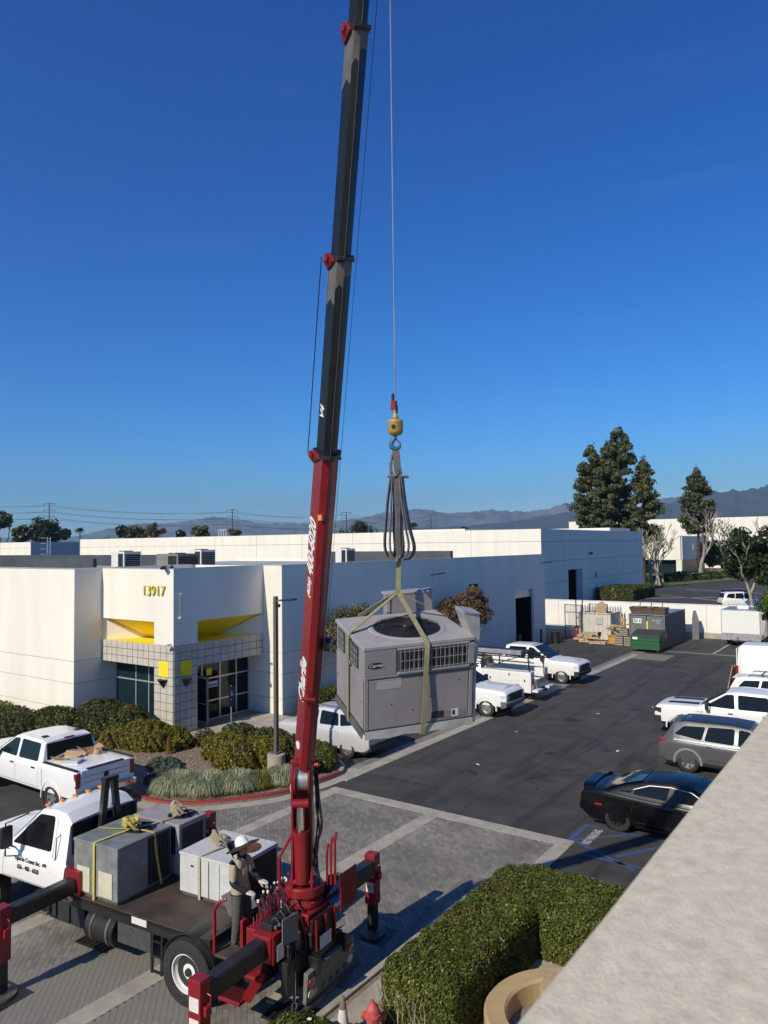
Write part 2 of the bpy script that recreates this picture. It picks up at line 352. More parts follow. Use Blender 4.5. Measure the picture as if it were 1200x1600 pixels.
# planted island, red kerb
M_red = mat('kerb_red', (.33, .032, .034), .7, col2=(.17, .028, .03), vscale=2.6, bump=.2, bscale=40, detail=8)
b = MB(); b.prism(isl_poly, -.02, .09, 'z'); struct('planting_bed', b, M_mulch)
def kerb(path, m, name='kerb', wd=.16, ht=.15):
    b = MB(); secs = []
    for i, p in enumerate(path):
        a = Vector(path[max(0, i-1)]); c = Vector(path[min(len(path)-1, i+1)]); d = (c-a).normalized(); n = Vector((-d.y, d.x))
        p = Vector(p); q = p+n*wd
        secs.append([(p.x, p.y, -.01), (p.x+n.x*.015, p.y+n.y*.015, ht-.02), (p.x+n.x*.035, p.y+n.y*.035, ht), (q.x, q.y, ht), (q.x, q.y, -.01)])
    b.loft(secs); return struct(name, b, m, smooth=35)
kerb(kerb_path[:-14], M_red); kerb(kerb_path[-15:]+[(-22.2, 21.3)], M_conc); kerb([(-62, 14.84), (-20.54, 14.84)], M_conc)
# concrete gutter pan round the kerb
b = MB(); outer = []; 
for i, p in enumerate(kerb_path[:-9]):
    a = Vector(kerb_path[max(0, i-1)]); c = Vector(kerb_path[i+1]); d = (c-a).normalized(); n = Vector((d.y, -d.x)); outer.append((Vector(p), Vector(p)+n*.42))
b.grid([[(*p, .019), (*q, .0185)] for p, q in outer]); struct('gutter_pan', b, M_conc, fix=False)
b = MB(); b.bx(-24.75, -22.2, 20.4, 25.25, -.02, .105); struct('entrance_walk', b, M_conc)
# wood chips scattered on the bed
n = 9000; P = np.stack([rng.uniform(-29, -16, n), rng.uniform(14.8, 20.5, n), np.full(n, .1)], 1)
P = P[[inside(x-.15 if x > -18 else x, y, isl_poly) and inside(x+.2, y-.2, isl_poly) for x, y in P[:, :2]]]
M_chip = leafmat('wood_chip', (.30, .22, .16), .5, 0, .9)
o = leaves('wood_chips', P, np.tile([0, 0, 1.], (len(P), 1)), .035, M_chip, aspect=2.2, jitter=.35); tag(o, 'pale wood chips strewn over the planting bed', 'mulch', kind='stuff')
# bits of paper and leaves blown across the lot
for k, (x, y) in enumerate([(-11.9, 33.4), (-9.1, 27.8), (-12.6, 23.6), (-13.5, 28.6), (-10.2, 36.2)]):
    b = MB(); b.add([(0, 0, .012), (.16, .02, .02), (.17, .11, .03), (.02, .1, .014)], [(0, 1, 2, 3)]); o = b.build('litter', mat('paper', (.7, .68, .62), .9), loc=(x, y, .004), rot=(0, 0, k*1.3))
    tag(o, ['scrap of white paper on the asphalt, farthest but one of the litter', 'white paper scrap lying behind the grey wagon', 'white scrap on the asphalt near the concrete paver edge', 'pale scrap of litter near the middle of the drive lane', 'small scrap of paper farthest up the drive lane'][k], 'litter', 'scraps blown over the lot')
# blue accessible stall markings
acc = sheet('stall_marking', -7.6, -7.48, 18.98, 20.3, .005, M_bluestripe)
def stripe(p, q, wd=.11, m=M_bluestripe):
    p = Vector((*p, .0055)); q = Vector((*q, .0055)); d = (q-p).normalized(); n = Vector((-d.y, d.x, 0))*wd/2
    b = MB(); b.add([p-n, q-n, q+n, p+n], [(0, 1, 2, 3)]); o = struct('stall_marking', b, m, fix=False); return o
stripe((-7.54, 20.24), (-3.5, 20.24)); stripe((-7.54, 18.95), (-6.35, 20.2)); stripe((-6.2, 18.6), (-5.2, 20.2)); stripe((-7.4, 19.0), (-5.6, 18.1)); stripe((-5.1, 18.4), (-4.1, 20.2)); stripe((-7.0, 18.3), (-3.2, 18.3))
o = text('stall_lettering', 'NO PARKING', .30, M_lineW, None, (-7.02, 18.95, .007), (0, 0, R(90)), bold=.012, ext=.0005, sx=.62); tag(o, kind='structure')
for x0, y0, x1, y1 in ((-11.3, 55.4, -11.3, 63.5), (-31, 104, -21, 112), (-36, 117, -20, 105), (-35, 116.2, -19.5, 104.2), (-30, 128, -16, 121)):
    stripe((x0, y0), (x1, y1), .14 if y0 < 60 else .5, M_lineW)
# sidewalk, mulch, near planting by the viewer's own building
b = MB(); b.bx(-6.55, 2, 5, 13.75, -.02, .10); struct('sidewalk', b, M_conc, bevel=.01)
b = MB(); b.bx(-8.05, -6.57, 3, 15.2, -.02, .095); struct('planting_strip', b, M_mulch)
b = MB(); b.bx(-6.56, 2, 13.77, 15.2, -.02, .12); struct('planting_strip', b, M_mulch)
b = MB(); b.bx(-8.2, -8.06, 3, 15.3, -.02, .15); b.bx(-8.06, 2, 15.2, 15.35, -.02, .15); struct('kerb', b, M_conc, bevel=.02)
b = MB(); b.bx(-7.95, -7.3, 9.3, 11.2, 0, .11); struct('hydrant_pad', b, M_conc, bevel=.01)
# ------------------------------------------------------------------ building the viewer stands on
own = thing('roof_building', 'pale rough concrete roof ledge of the viewer\'s building filling the lower right corner', 'building', (-.322, 0, 0))
M_ledge = mat('ledge_stucco', (.75, .665, .49), .9, col2=(.54, .47, .345), vscale=42, bump=.3, bscale=260, detail=12)
b = MB(); 
nx, ny = 26, 60
b.grid([[(.9*(i/nx)**1.3+.003*mnoise.noise(Vector((9, j*1.7, 3)))*(i == 0), -1.5+12*j/ny, 7.352-(.012 if i == 0 else 0)+.0008*mnoise.noise(Vector((i*.7, j*.9, 3)))) for i in range(nx+1)] for j in range(ny+1)]); b.build('parapet_cap', M_ledge, own, smooth=60, fix=False)
b = MB(); b.bx(0, .9, -28, 68, 0, 7.29); b.build('wall', M_ledge, own)
b = MB(); b.bx(.9, 22, -28, 68, 0, 6.6); b.build('roof', M_roof, own)
b = MB(); b.bx(.01, .9, 10.5, 68, 7.29, 7.35); b.bx(.01, .9, -28, -1.5, 7.29, 7.35); b.build('parapet_cap', M_ledge, own)

# ================================================================== panelled walls
def wall(parent, axis, fixed, a0, a1, zs, joints, openings=(), m=M_white, th=.2, sgn=1, gap=.012, name='panel', backing=True, back_mat=None):
    """tilt-up panels in the plane axis=fixed, facing -sgn... the panel body lies at fixed..fixed+sgn*th"""
    A = sorted(set([a0, a1]+[j for j in joints if a0 < j < a1]+[v for o in openings for v in o[:2]]))
    Z = sorted(set(list(zs)+[v for o in openings for v in o[2:]]))
    js = set(joints)
    for i in range(len(A)-1):
        for k in range(len(Z)-1):
            am, zm = (A[i]+A[i+1])/2, (Z[k]+Z[k+1])/2
            if any(o[0] < am < o[1] and o[2] < zm < o[3] for o in openings): continue
            p = A[i]+(gap if A[i] in js else 0); q = A[i+1]-(gap if A[i+1] in js else 0)
            z0 = Z[k]+(gap if Z[k] in zs and k > 0 else 0); z1 = Z[k+1]-(gap if Z[k+1] in zs and k < len(Z)-2 else 0)
            b = MB(); f0, f1 = sorted((fixed, fixed+sgn*th))
            if axis == 'x': b.bx(f0, f1, p, q, z0, z1)
            else: b.bx(p, q, f0, f1, z0, z1)
            b.build(name, m, parent)
    if backing:
        f0, f1 = sorted((fixed+sgn*.03, fixed+sgn*(th-.02)))
        for i in range(len(A)-1):
            for k in range(len(Z)-1):
                am, zm = (A[i]+A[i+1])/2, (Z[k]+Z[k+1])/2
                if any(o[0] < am < o[1] and o[2] < zm < o[3] for o in openings): continue
                b = MB()
                if axis == 'x': b.bx(f0, f1, A[i]+.001, A[i+1]-.001, Z[k]+.001, Z[k+1]-.001)
                else: b.bx(A[i]+.001, A[i+1]-.001, f0, f1, Z[k]+.001, Z[k+1]-.001)
                b.build('wall_core', back_mat or M_grey, parent)
ZT = 6.9
bld = thing('office_building', 'white tilt-up office building with yellow trim and gold 13917 numerals', 'building', (-24.79, 20.06, 0))
BX, BY = -24.79, 20.06
def L(x, y): return x-BX, y-BY
def bbx(name, x0, x1, y0, y1, z0, z1, m, par=None, bevel=0):
    b = MB(); b.bx(x0-BX, x1-BX, y0-BY, y1-BY, z0, z1); return b.build(name, m, par or bld, bevel=bevel)
rows = [0, .82, 1.94, 2.9, ZT]
XS, YP = -23.59, 25.25
# long shaded side, with the truck door and a small window
wall(bld, 'x', XS-BX, YP-BY, 55.4-BY, rows, [32.2-BY, 38.6-BY, 44.6-BY, 48.9-BY], [(50.0-BY, 53.2-BY, 0, 4.33), (43.0-BY, 44.4-BY, 4.35, 5.15)], sgn=-1)
# front pier face
wall(bld, 'y', YP-BY, -29.5-BX, XS-.2-BX, rows, [], sgn=1)
bbx('corner_trim', XS-.2, XS-.003, YP+.003, YP+.02, 0, ZT-.004, M_white)
# wing at the left
wall(bld, 'y', 18.7-BY, -58-BX, -29.9-BX, rows, [-36.5-BX, -43-BX, -50-BX], sgn=1)
wall(bld, 'x', -29.7-BX, 18.7-BY, 26-BY, rows, [], sgn=-1)
# far walls and roof deck
bbx('rear_wall', -58, XS-.2, 55.2, 55.4, 0, ZT-.3, M_white)
bbx('roof_deck', -58, XS-.2, 25.45, 55.2, 6.1, 6.3, M_roof)
bbx('roof_deck', -58, -29.9, 18.9, 25.44, 6.1, 6.3, M_roof)
bbx('roof_deck', -29.7, BX-.2, BY+.2, 25.44, 6.1, 6.3, M_roof)
bbx('parapet_cap', XS-.22, XS+.015, YP-.012, 55.41, ZT, ZT+.035, M_alu); bbx('parapet_cap', -58, -29.69, 18.68, 18.92, ZT, ZT+.035, M_alu)
bbx('parapet_cap', -29.92, -29.69, 18.925, 25.2, ZT, ZT+.035, M_alu)
# raised inner roof curbs of dark membrane
bbx('roof_curb', -75, -43.5, 38, 38.4, 6.3, 7.22, M_roofd); bbx('roof_curb', -75, -50, 33, 33.3, 6.3, 7.02, M_roofd); bbx('roof_curb', -43.4, -29, 50, 50.4, 6.3, 7.28, M_roofd)
bbx('roof_walk_pad', -42, -24.4, 27, 50, 6.301, 6.31, mat('roof_cap_pale', (.5, .49, .47), .9, var=.15, vscale=.6))
bbx('roof_edge', -24.3, -23.8, 25.5, 55.1, 6.302, 6.45, M_roof)
# entrance corner box: upper panels with the slanted yellow reveals
Z1, Z2, Z3 = 4.68, 3.74, 2.79
XL, XO, YO, YE = -29.7, -26.03, 21.33, 25.25
bbx('upper_panel', XL+.012, BX, BY, BY+.22, Z1, ZT, M_white)
bbx('upper_panel', BX-.22, BX, BY+.22, YE-.012, Z1, ZT, M_white)
bbx('corner_pier', XO, BX, BY, BY+.22, Z2, Z1, M_white); bbx('corner_pier', BX-.22, BX, BY+.22, YO, Z2, Z1, M_white)
bbx('parapet_cap', XL+.02, BX+.012, BY-.012, BY+.235, ZT, ZT+.035, M_alu); bbx('parapet_cap', BX-.235, BX+.012, BY+.236, YE-.02, ZT, ZT+.035, M_alu)
b = MB()   # slanted yellow soffits behind the two openings, mitred at the pier
b.add([(XL-BX+.01, .221, Z1+.0), (XO-BX-.001, .221, Z1), (XO-BX-.001, 1.6, Z2-.02), (XL+1.2-BX, 1.6, Z2-.02)], [(0, 1, 2, 3)])
b.build('soffit', M_yellow, bld, fix=False)
b = MB(); b.add([(-.221, YO-BY+.001, Z1), (-.221, YE-BY-.01, Z1), (-1.6, YE-1.2-BY, Z2-.02), (-1.6, YO-BY+.001, Z2-.02)], [(0, 1, 2, 3)]); b.build('soffit', M_yellow, bld, fix=False)
b = MB(); b.add([(XL-BX+.005, .0, Z1), (XL-BX+.005, .0, Z2-.02), (XL+1.2-BX, 1.6, Z2-.02), (XL-BX+.01, .221, Z1)], [(0, 1, 2, 3)]); b.build('reveal_cheek', M_white, bld, fix=False)
b = MB(); b.add([(0, YE-BY-.005, Z1), (0, YE-BY-.005, Z2-.02), (-1.6, YE-1.2-BY, Z2-.02), (-.221, YE-BY-.01, Z1)], [(0, 1, 2, 3)]); b.build('reveal_cheek', M_white, bld, fix=False)
bbx('reveal_end', XO, XO+.1, BY+.225, BY+1.6, Z2, Z1, M_yellow); bbx('reveal_end', BX-1.6, BX-.225, YO-.1, YO, Z2, Z1, M_yellow)
bbx('ledge_top', XL, BX-.02, BY+.02, BY+1.7, Z2-.12, Z2-.02, M_yellow); bbx('ledge_top', BX-1.7, BX-.02, BY+1.71, YE, Z2-.12, Z2-.02, M_yellow)
# tiled band and pillars: every tile its own piece on a grout bed
bbx('tile_bed', XL, BX-.022, BY+.022, BY+.3, Z3, Z2-.13, M_grout); bbx('tile_bed', BX-.3, BX-.022, BY+.31, YE, Z3, Z2-.13, M_grout)
bbx('tile_bed', XO, BX-.022, BY+.022, BY+.3, 0, Z3, M_grout); bbx('tile_bed', BX-.3, BX-.022, BY+.31, YO, 0, Z3, M_grout)
bbx('band_soffit', XL, BX-.3, BY+.1, BY+.9, Z3-.02, Z3, M_white); bbx('band_soffit', BX-1.0, BX-.05, YO, YE, Z3-.018, Z3+.002, M_white)
def tile(x0, x1, y0, y1, z0, z1): 
    b = MB(); b.bx(x0-BX, x1-BX, y0-BY, y1-BY, z0, z1); b.build('tile', M_tile, bld)
def tiles_x(xa, xb, nx, za, zb, nz):
    for i in range(nx):
        for k in range(nz):
            g_ = .0125; e = random.uniform(0, .005)
            tile(xa+(xb-xa)*i/nx+g_, xa+(xb-xa)*(i+1)/nx-g_, BY-e, BY+.021, za+(zb-za)*k/nz+g_, za+(zb-za)*(k+1)/nz-g_)
def tiles_y(ya, yb, ny, za, zb, nz):
    for i in range(ny):
        for k in range(nz):
            g_ = .0125; e = random.uniform(0, .005)
            tile(BX-.021, BX+e, ya+(yb-ya)*i/ny+g_, ya+(yb-ya)*(i+1)/ny-g_, za+(zb-za)*k/nz+g_, za+(zb-za)*(k+1)/nz-g_)
tiles_x(XL+.02, XO, 10, Z3, Z2, 3); tiles_x(XO, BX-.022, 3, Z3, Z2, 3); tiles_x(XO, BX-.022, 3, 0, Z3, 8)
tiles_y(YO, YE-.02, 9, Z3, Z2, 3); tiles_y(BY+.022, YO, 4, Z3, Z2, 3); tiles_y(BY+.022, YO, 4, 0, Z3, 8)
# window wall, left of the pier
def glazing(parent, axis, fixed, cuts, zc, m, sgn=1, skip=()):
    for i in range(len(cuts)-1):
        for k in range(len(zc)-1):
            if (i, k) in skip: continue
            b = MB()
            a0, a1, z0, z1 = cuts[i]+.025, cuts[i+1]-.025, zc[k]+.025, zc[k+1]-.025
            if axis == 'y': b.bx(a0-BX, a1-BX, fixed-BY, fixed-BY+.02, z0, z1)
            else: b.bx(fixed-BX-.02, fixed-BX, a0-BY, a1-BY, z0, z1)
            b.build('pane', m, parent)
    b = MB()
    for c in cuts:
        if axis == 'y': b.bx(c-.028-BX, c+.028-BX, fixed-BY-.05, fixed-BY+.05, zc[0], zc[-1])
        else: b.bx(fixed-BX-.05, fixed-BX+.05, c-.028-BY, c+.028-BY, zc[0], zc[-1])
    for z in zc:
        if axis == 'y': b.bx(cuts[0]-BX, cuts[-1]-BX, fixed-BY-.048, fixed-BY+.048, z-.026, z+.026)
        else: b.bx(fixed-BX-.048, fixed-BX+.048, cuts[0]-BY, cuts[-1]-BY, z-.026, z+.026)
    b.build('window_frame', M_alu, parent)
glazing(bld, 'y', BY+.75, [-29.65, -28.2, -27.3, -26.35, -26.05], [.1, 1.95, Z3-.03], M_glassg)
glazing(bld, 'x', BX-.95, [22.35, 23.4, 24.4, 25.2], [.12, .95, 1.95, Z3-.03], M_glass)
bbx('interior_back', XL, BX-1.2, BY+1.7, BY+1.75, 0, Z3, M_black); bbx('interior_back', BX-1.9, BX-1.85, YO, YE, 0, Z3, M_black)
# open glazed entrance door in a dark doorway, transom above
bbx('transom', BX-.97, BX-.95, 21.4, 22.3, 2.25, Z3-.05, M_glassg)
d = bbx('door', BX-.93, BX-.05, 21.92, 21.97, .13, 2.2, M_black)
b = MB(); b.bx(-.92, -.84, 1.85, 1.92, .13, 2.2); b.bx(-.13, -.05, 1.85, 1.92, .13, 2.2); b.bx(-.839, -.131, 1.85, 1.92, 2.1, 2.199); b.bx(-.839, -.131, 1.85, 1.92, .131, .3); o = b.build('door_frame', M_alu, d)
b = MB(); b.tube([(-.8, 1.80, 1.05), (-.12, 1.80, 1.05)], .018); b.build('push_bar', M_alu, d)
bbx('door_jamb', BX-1.0, BX-.9, 21.34, 21.4, .1, 2.25, M_alu)
bbx('kick_plate', XL+.3, XO, BY+.72, BY+.8, 0, .1, M_alu)
# printed sheets behind the glass
bbx('door_notice', BX-.948, BX-.945, 22.65, 22.95, 2.08, 2.38, M_yellow)
b = MB(); b.bx(-.942, -.94, 22.5-BY, 23.3-BY, 1.52, 1.78); o = b.build('name_plate', mat('sign_pale', (.55, .58, .66), .6), bld)
text('lettering', 'eCommerce', .17, mat('sign_navy', (.04, .05, .15), .6), bld, (-.935, 22.53-BY, 1.58), (R(90), 0, R(90)), bold=.004)
b = MB(); b.bx(-25.98+.0-BX-.42+.15, -25.98-BX-.42+.33, .655, .66, 1.55, 1.95); b.build('window_notice', mat('sign_pale', (.55, .58, .66), .6), bld)
# yellow squares with black half-cone sconces
for ax in (0, 1):
    b = MB()
    if ax == 0: b.bx(-25.72-BX, -25.1-BX, -.014, 0, 2.45, 3.08)
    else: b.bx(0, .014, 20.4-BY, 21.02-BY, 2.45, 3.08)
    b.build('accent_square', M_yellow, bld)
    b = MB(); pr = [(.005, 0), (.26, .38), (.25, .385), (.0, .38)]
    if ax == 0: b.lathe(pr, (-25.41-BX, -.012, 1.96), (0, 0, 1), 14, a0=PI, a1=2*PI)
    else: b.lathe(pr, (.012, 20.71-BY, 1.96), (0, 0, 1), 14, a0=-PI/2, a1=PI/2)
    b.build('wall_sconce', M_black, bld, fix=False)
text('numerals', '13917', .62, mat('numeral_gold', (.62, .5, .03), .45), bld, (-26.78-BX, -.05, 5.78), (R(90), 0, 0), ext=.03, sx=.98, bold=-.004)
# cameras and conduit on the pier
b = MB(); b.bx(0.0, .2, .25, .33, 5.86, 5.9); b.cyl((.03, .3, 5.86), (.03, .3, 4.92), .01); b.lathe([(.001, .1), (.07, .08), (.08, 0), (.001, -.02)], (.06, .3, 4.85), (0, 0, 1), 12); b.build('security_camera', M_alu, bld, smooth=40)
b = MB(); b.beam((-.15, 0, 3.82), (-.15, -.25, 3.8), .06, .06); b.beam((-.25, -.28, 3.76), (-.02, -.22, 3.8), .08, .08); b.build('security_camera', M_alu, bld)
b = MB(); b.beam((-.55, -.02, 7.0), (-.3, -.3, 6.92), .22, .06); b.beam((-.2, .1, 6.95), (-.12, -.1, 7.05), .12, .1); b.build('floodlight', M_black, bld)
# side-wall things: roller door, bollards, window, flood lights
for k in range(3):
    bbx('roller_curtain', XS-.28, XS-.22, 50.02, 53.18, 3.75+.19*k, 3.93+.19*k, M_alu)
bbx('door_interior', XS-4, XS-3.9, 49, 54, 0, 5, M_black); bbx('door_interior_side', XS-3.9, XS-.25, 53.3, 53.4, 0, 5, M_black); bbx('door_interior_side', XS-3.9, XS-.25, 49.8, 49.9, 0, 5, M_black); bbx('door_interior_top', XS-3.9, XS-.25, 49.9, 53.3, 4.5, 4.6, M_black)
wn = bbx('window', XS-.16, XS-.13, 43.02, 44.38, 4.37, 5.13, M_glass); 
b = MB(); b.bx(XS-.14-BX, XS-.07-BX, 43.66-BY, 43.72-BY, 4.37, 5.13); b.bx(XS-.141-BX, XS-.071-BX, 43.02-BY, 43.659-BY, 4.72, 4.77); b.bx(XS-.141-BX, XS-.071-BX, 43.721-BY, 44.38-BY, 4.72, 4.77); b.build('mullion', M_black, wn)
for yy, zz in ((38.3, 5.95), (54.6, 6.2)):
    b = MB(); b.beam((XS-BX, yy-BY, zz), (XS-BX+.5, yy-BY+.3, zz+.1), .08, .05); b.beam((XS-BX+.3, yy-BY, zz+.05), (XS-BX+.7, yy-BY+.5, zz+.12), .2, .06); b.build('floodlight', M_black, bld)
# rooftop machines
def rooftop(name, label, x, y, sx, sy, sz, m, dark='x'):
    t = thing(name, label, 'rooftop unit', (x, y, 6.31), 0, 'rooftop machines on the office roof')
    b = MB(); b.bx(-sx/2, sx/2, -sy/2, sy/2, .1, sz); b.build('casing', m, t, bevel=.02)
    b = MB(); b.bx(-sx/2+.05, sx/2-.05, -sy/2+.05, sy/2-.05, 0, .1); b.build('curb', M_galv, t)
    for k in range(7):
        b = MB(); b.bx(sx/2+.002, sx/2+.03, -sy/2+.08, sy/2-.08, .25+k*(sz-.4)/7, .25+k*(sz-.4)/7+(sz-.4)/9); b.build('louvre', M_black, t)
    b = MB(); b.bx(sx*.05, sx/2-.1, -sy/2-.012, -sy/2-.002, .2, sz-.12); b.build('coil_panel', M_black, t)
    b = MB(); b.lathe([(.02, .06), (min(sx, sy)*.33, .05), (min(sx, sy)*.34, 0)], (0, 0, sz), n=20); b.build('fan_guard', M_black, t)
    return t
M_unitw = mat('unit_offwhite', (.62, .60, .56), .6, var=.06, vscale=2)
rooftop('rooftop_unit', 'pale rooftop air unit above the wing, nearest the ladder', -38.6, 27.7, 1.25, 1.2, 1.27, M_unitw)
rooftop('rooftop_unit', 'dark louvred rooftop air unit above the numerals', -35.0, 28.6, 1.9, 1.5, 1.12, M_concd)
rooftop('rooftop_unit', 'small pale rooftop air unit behind the dark louvred one', -40.5, 35.2, 1.4, 1.3, 1.3, M_unitw)
rooftop('rooftop_unit', 'small pale rooftop unit beside the red crane boom', -35.8, 45.5, 1.1, 1.1, 1.25, M_unitw)
def skylight(x, y, s, label, m):
    t = thing('roof_skylight', label, 'skylight', (x, y, 6.31), 0, 'domed skylights on the office roof')
    b = MB(); b.bx(-s, s, -s*.7, s*.7, 0, .22); b.build('curb', M_roofd, t)
    b = MB(); b.grid([[(s*u, s*.7*v, .22+.36*s*.5*(1-u*u)**.8*(1-v*v)**.8) for u in [-1+i/5 for i in range(11)]] for v in [-1+i/5 for i in range(11)]]); b.build('dome', m, t, smooth=80, fix=False)
M_domet = mat('dome_tan', (.36, .31, .25), .5); M_domew = mat('dome_white', (.75, .75, .73), .4)
skylight(-36.3, 33.3, 1.0, 'tan skylight dome behind the dark rooftop unit', M_domet)
skylight(-25.5, 27.6, 1.05, 'tan skylight dome above the front pier', M_domet)
for k in range(4): skylight(-60+k*2.6, 41.5+k*.6, 1.1, ['white skylight dome left of the roof ladder', 'second white skylight dome from the roof ladder', 'third white skylight dome on the dark roof curb', 'white skylight dome nearest the pale rooftop unit'][k], M_domew)
b = MB()
for s in (-.25, .25): b.cyl((s, 0, 0), (s, 0, 2.6), .03, n=6)
for k in range(10): b.cyl((-.25, 0, .2+k*.25), (.25, 0, .2+k*.25), .018, n=6)
for k in range(4):
    b.tube([(.38*math.cos(t), -.38+.38*math.sin(t)-.0, 1.0+k*.5) for t in [PI*i/6-PI*1.0 for i in range(7)]], .018, 6)
o = b.build('roof_ladder', M_alu, loc=(-66, 38.9, 6.3)); tag(o, 'white caged roof ladder standing before the dark far wall', 'ladder')
b = MB()
for s in (-.9, -.3, .3, .9): b.cyl((s, 0, 0), (s, 0, 1.4), .05, n=6)
b.cyl((-.9, 0, 1.4), (.9, 0, 1.4), .05, n=6)
o = b.build('roof_hatch_rail', M_white, loc=(-96.5, 88.5, 9.3)); tag(o, 'small white rail frame standing on the far white roof', 'railing')

# ------------------------------------------------------------------ buildings behind
b2 = thing('warehouse', 'long white warehouse with blue-shaded end wall behind the lot', 'building', (-35.59, 82.75, 0))
Z2T = 9.5
js = [-35.59-9.4*k for k in range(1, 11)]
wall(b2, 'y', 0, -94.1, -.2, [0, 3, 5.4, 8.0, Z2T], [j+35.59 for j in js], sgn=1, gap=.03)
wall(b2, 'x', 0, 0, 41, [0, 3, 5.6, 8.0, Z2T], [9.5, 19.5, 30.2], [(8.4, 13.5, 0, 4.35)], sgn=-1, gap=.03)
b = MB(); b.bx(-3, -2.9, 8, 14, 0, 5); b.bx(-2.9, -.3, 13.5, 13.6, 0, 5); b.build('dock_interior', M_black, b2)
b = MB(); b.bx(-.19, -.02, 11.5, 13.48, .0, 4.3); b.build('dock_door', mat('dock_grey', (.33, .34, .36), .7), b2)
b = MB(); b.bx(-94, -.2, .2, 41, 8.7, 8.8); b.build('roof', M_roof, b2)
b = MB(); b.bx(0, .35, 16.2, 16.7, 6.2, 6.5); b.build('wall_lamp', M_black, b2)
b = MB(); b.lathe([(.001, 0), (.42, 0), (.42, .03), (.001, .03)], (.0, 18.6, 3.3), (1, 0, 0), 20); b.build('round_sign', mat('sign_blue', (.05, .1, .3), .5), b2)
b = MB(); b.bx(-30, -18, 14, 26, 9.3, 10.05); b.build('penthouse', M_white, b2); b = MB(); b.bx(-12, -1, 28, 38, 9.3, 10.0); b.build('penthouse', M_white, b2)
b3 = thing('far_warehouse', 'white wall with dark shaded end beyond the roof ladder at far left', 'building', (-147, 82.75, 0))
wall(b3, 'y', 0, -60, -.2, [0, 8, 9.2], [-12, -24, -36, -48], sgn=1, gap=.03); wall(b3, 'x', 0, 0, 40, [0, 8, 9.2], [12, 26], sgn=-1, gap=.03, m=mat('tilt_up_shaded_blue', (.42, .44, .48), .8))  # shade of the end wall is put into its darker blue-grey
# office across the street
b4 = thing('street_office', 'white office with dark window bands behind bare sycamores', 'building', (-44.5, 187, 0))
b = MB(); b.bx(-9, -.3, 0, 30, 3.4, 9.2); b.build('upper_wall', M_white, b4)
b = MB(); b.bx(-.3, 0, .6, 30, 3.4, 9.0); b.build('side_wall', mat('tilt_up_shaded_white', (.6, .6, .6), .8), b4)  # side away from the sun: its shade is mixed into the grey
b = MB(); b.bx(-1.4, -.1, .1, 1.3, 0, 3.4); b.build('corner_pillar', M_white, b4)
b = MB(); b.bx(-9, -1, 1.6, 29, 0, 3.39); b.build('lower_wall', M_black, b4)
for k in range(7): b = MB(); b.bx(-9+k*1.08, -9+k*1.08+.9, 1.45, 1.55, .3, 3.1); b.build('pane', M_glassg, b4)
b = MB(); b.bx(-.02, .05, 10, 12, 5.6, 7.2); b.build('window', M_glass, b4)
b = MB(); b.bx(-26, -9.1, -2, 30, 0, 9.0); b.build('dark_wing', mat('dark_curtain_wall', (.03, .035, .04), .3), b4)
b5 = thing('distant_warehouse', 'long bright white warehouse wall behind the trees at far right', 'building', (-60, 232, 0))
wall(b5, 'y', 0, -30, 95, [0, 4.5, 14.6], [-15, 0, 15, 30, 45, 60, 75], sgn=1, gap=.04)
b = MB(); b.bx(-30, 95, .2, 40, 12, 12.4); b.build('roof', M_roof, b5)
for k in range(10): b = MB(); b.bx(6+k*8, 9+k*8, -.06, -.01, .8, 3.2); b.build('window', M_glass, b5)
# block wall at the end of the lot
bw = thing('block_wall', 'cream painted block wall closing the end of the lot', 'wall', (-12, 64.06, 0))
wall(bw, 'y', 0, -16.5, 22, [0, .45, 2.66], [-14, -7.5, -1.5, 5, 11, 17], sgn=1, m=M_white2, gap=.012, name='wall_panel')
b = MB(); b.bx(-3.5, 8, -.12, -.002, 0, .42); b.build('footing', M_conc, bw)
b = MB(); b.bx(-16.5, 22, -.03, .23, 2.66, 2.70); b.build('coping', M_white2, bw)
# lawn and walk across the street
b = MB(); b.add([(-60, 128, .06), (-37, 128, .06), (-33, 143, .06), (-27, 168, .06), (-27, 200, .06), (-60, 230, .06)], [tuple(range(6))]); struct('lawn', b, M_lawn, fix=False)
b = MB(); b.add([(-37, 127.6, .10), (-32.8, 143, .1), (-26.8, 168, .1), (-27, 168, .1), (-33, 143, .1), (-37.2, 128, .1)], [(0, 1, 4, 5), (1, 2, 3, 4)]); struct('street_kerb', b, mat('kerb_faded_red', (.28, .10, .07), .8, var=.3, vscale=.5), fix=False)
b = MB(); b.add([(-44, 150, .09), (-34, 160, .09), (-29.5, 167, .09), (-33, 168, .09), (-46, 156, .09)], [(0, 1, 2, 3, 4)]); struct('front_walk', b, M_conc, fix=False)
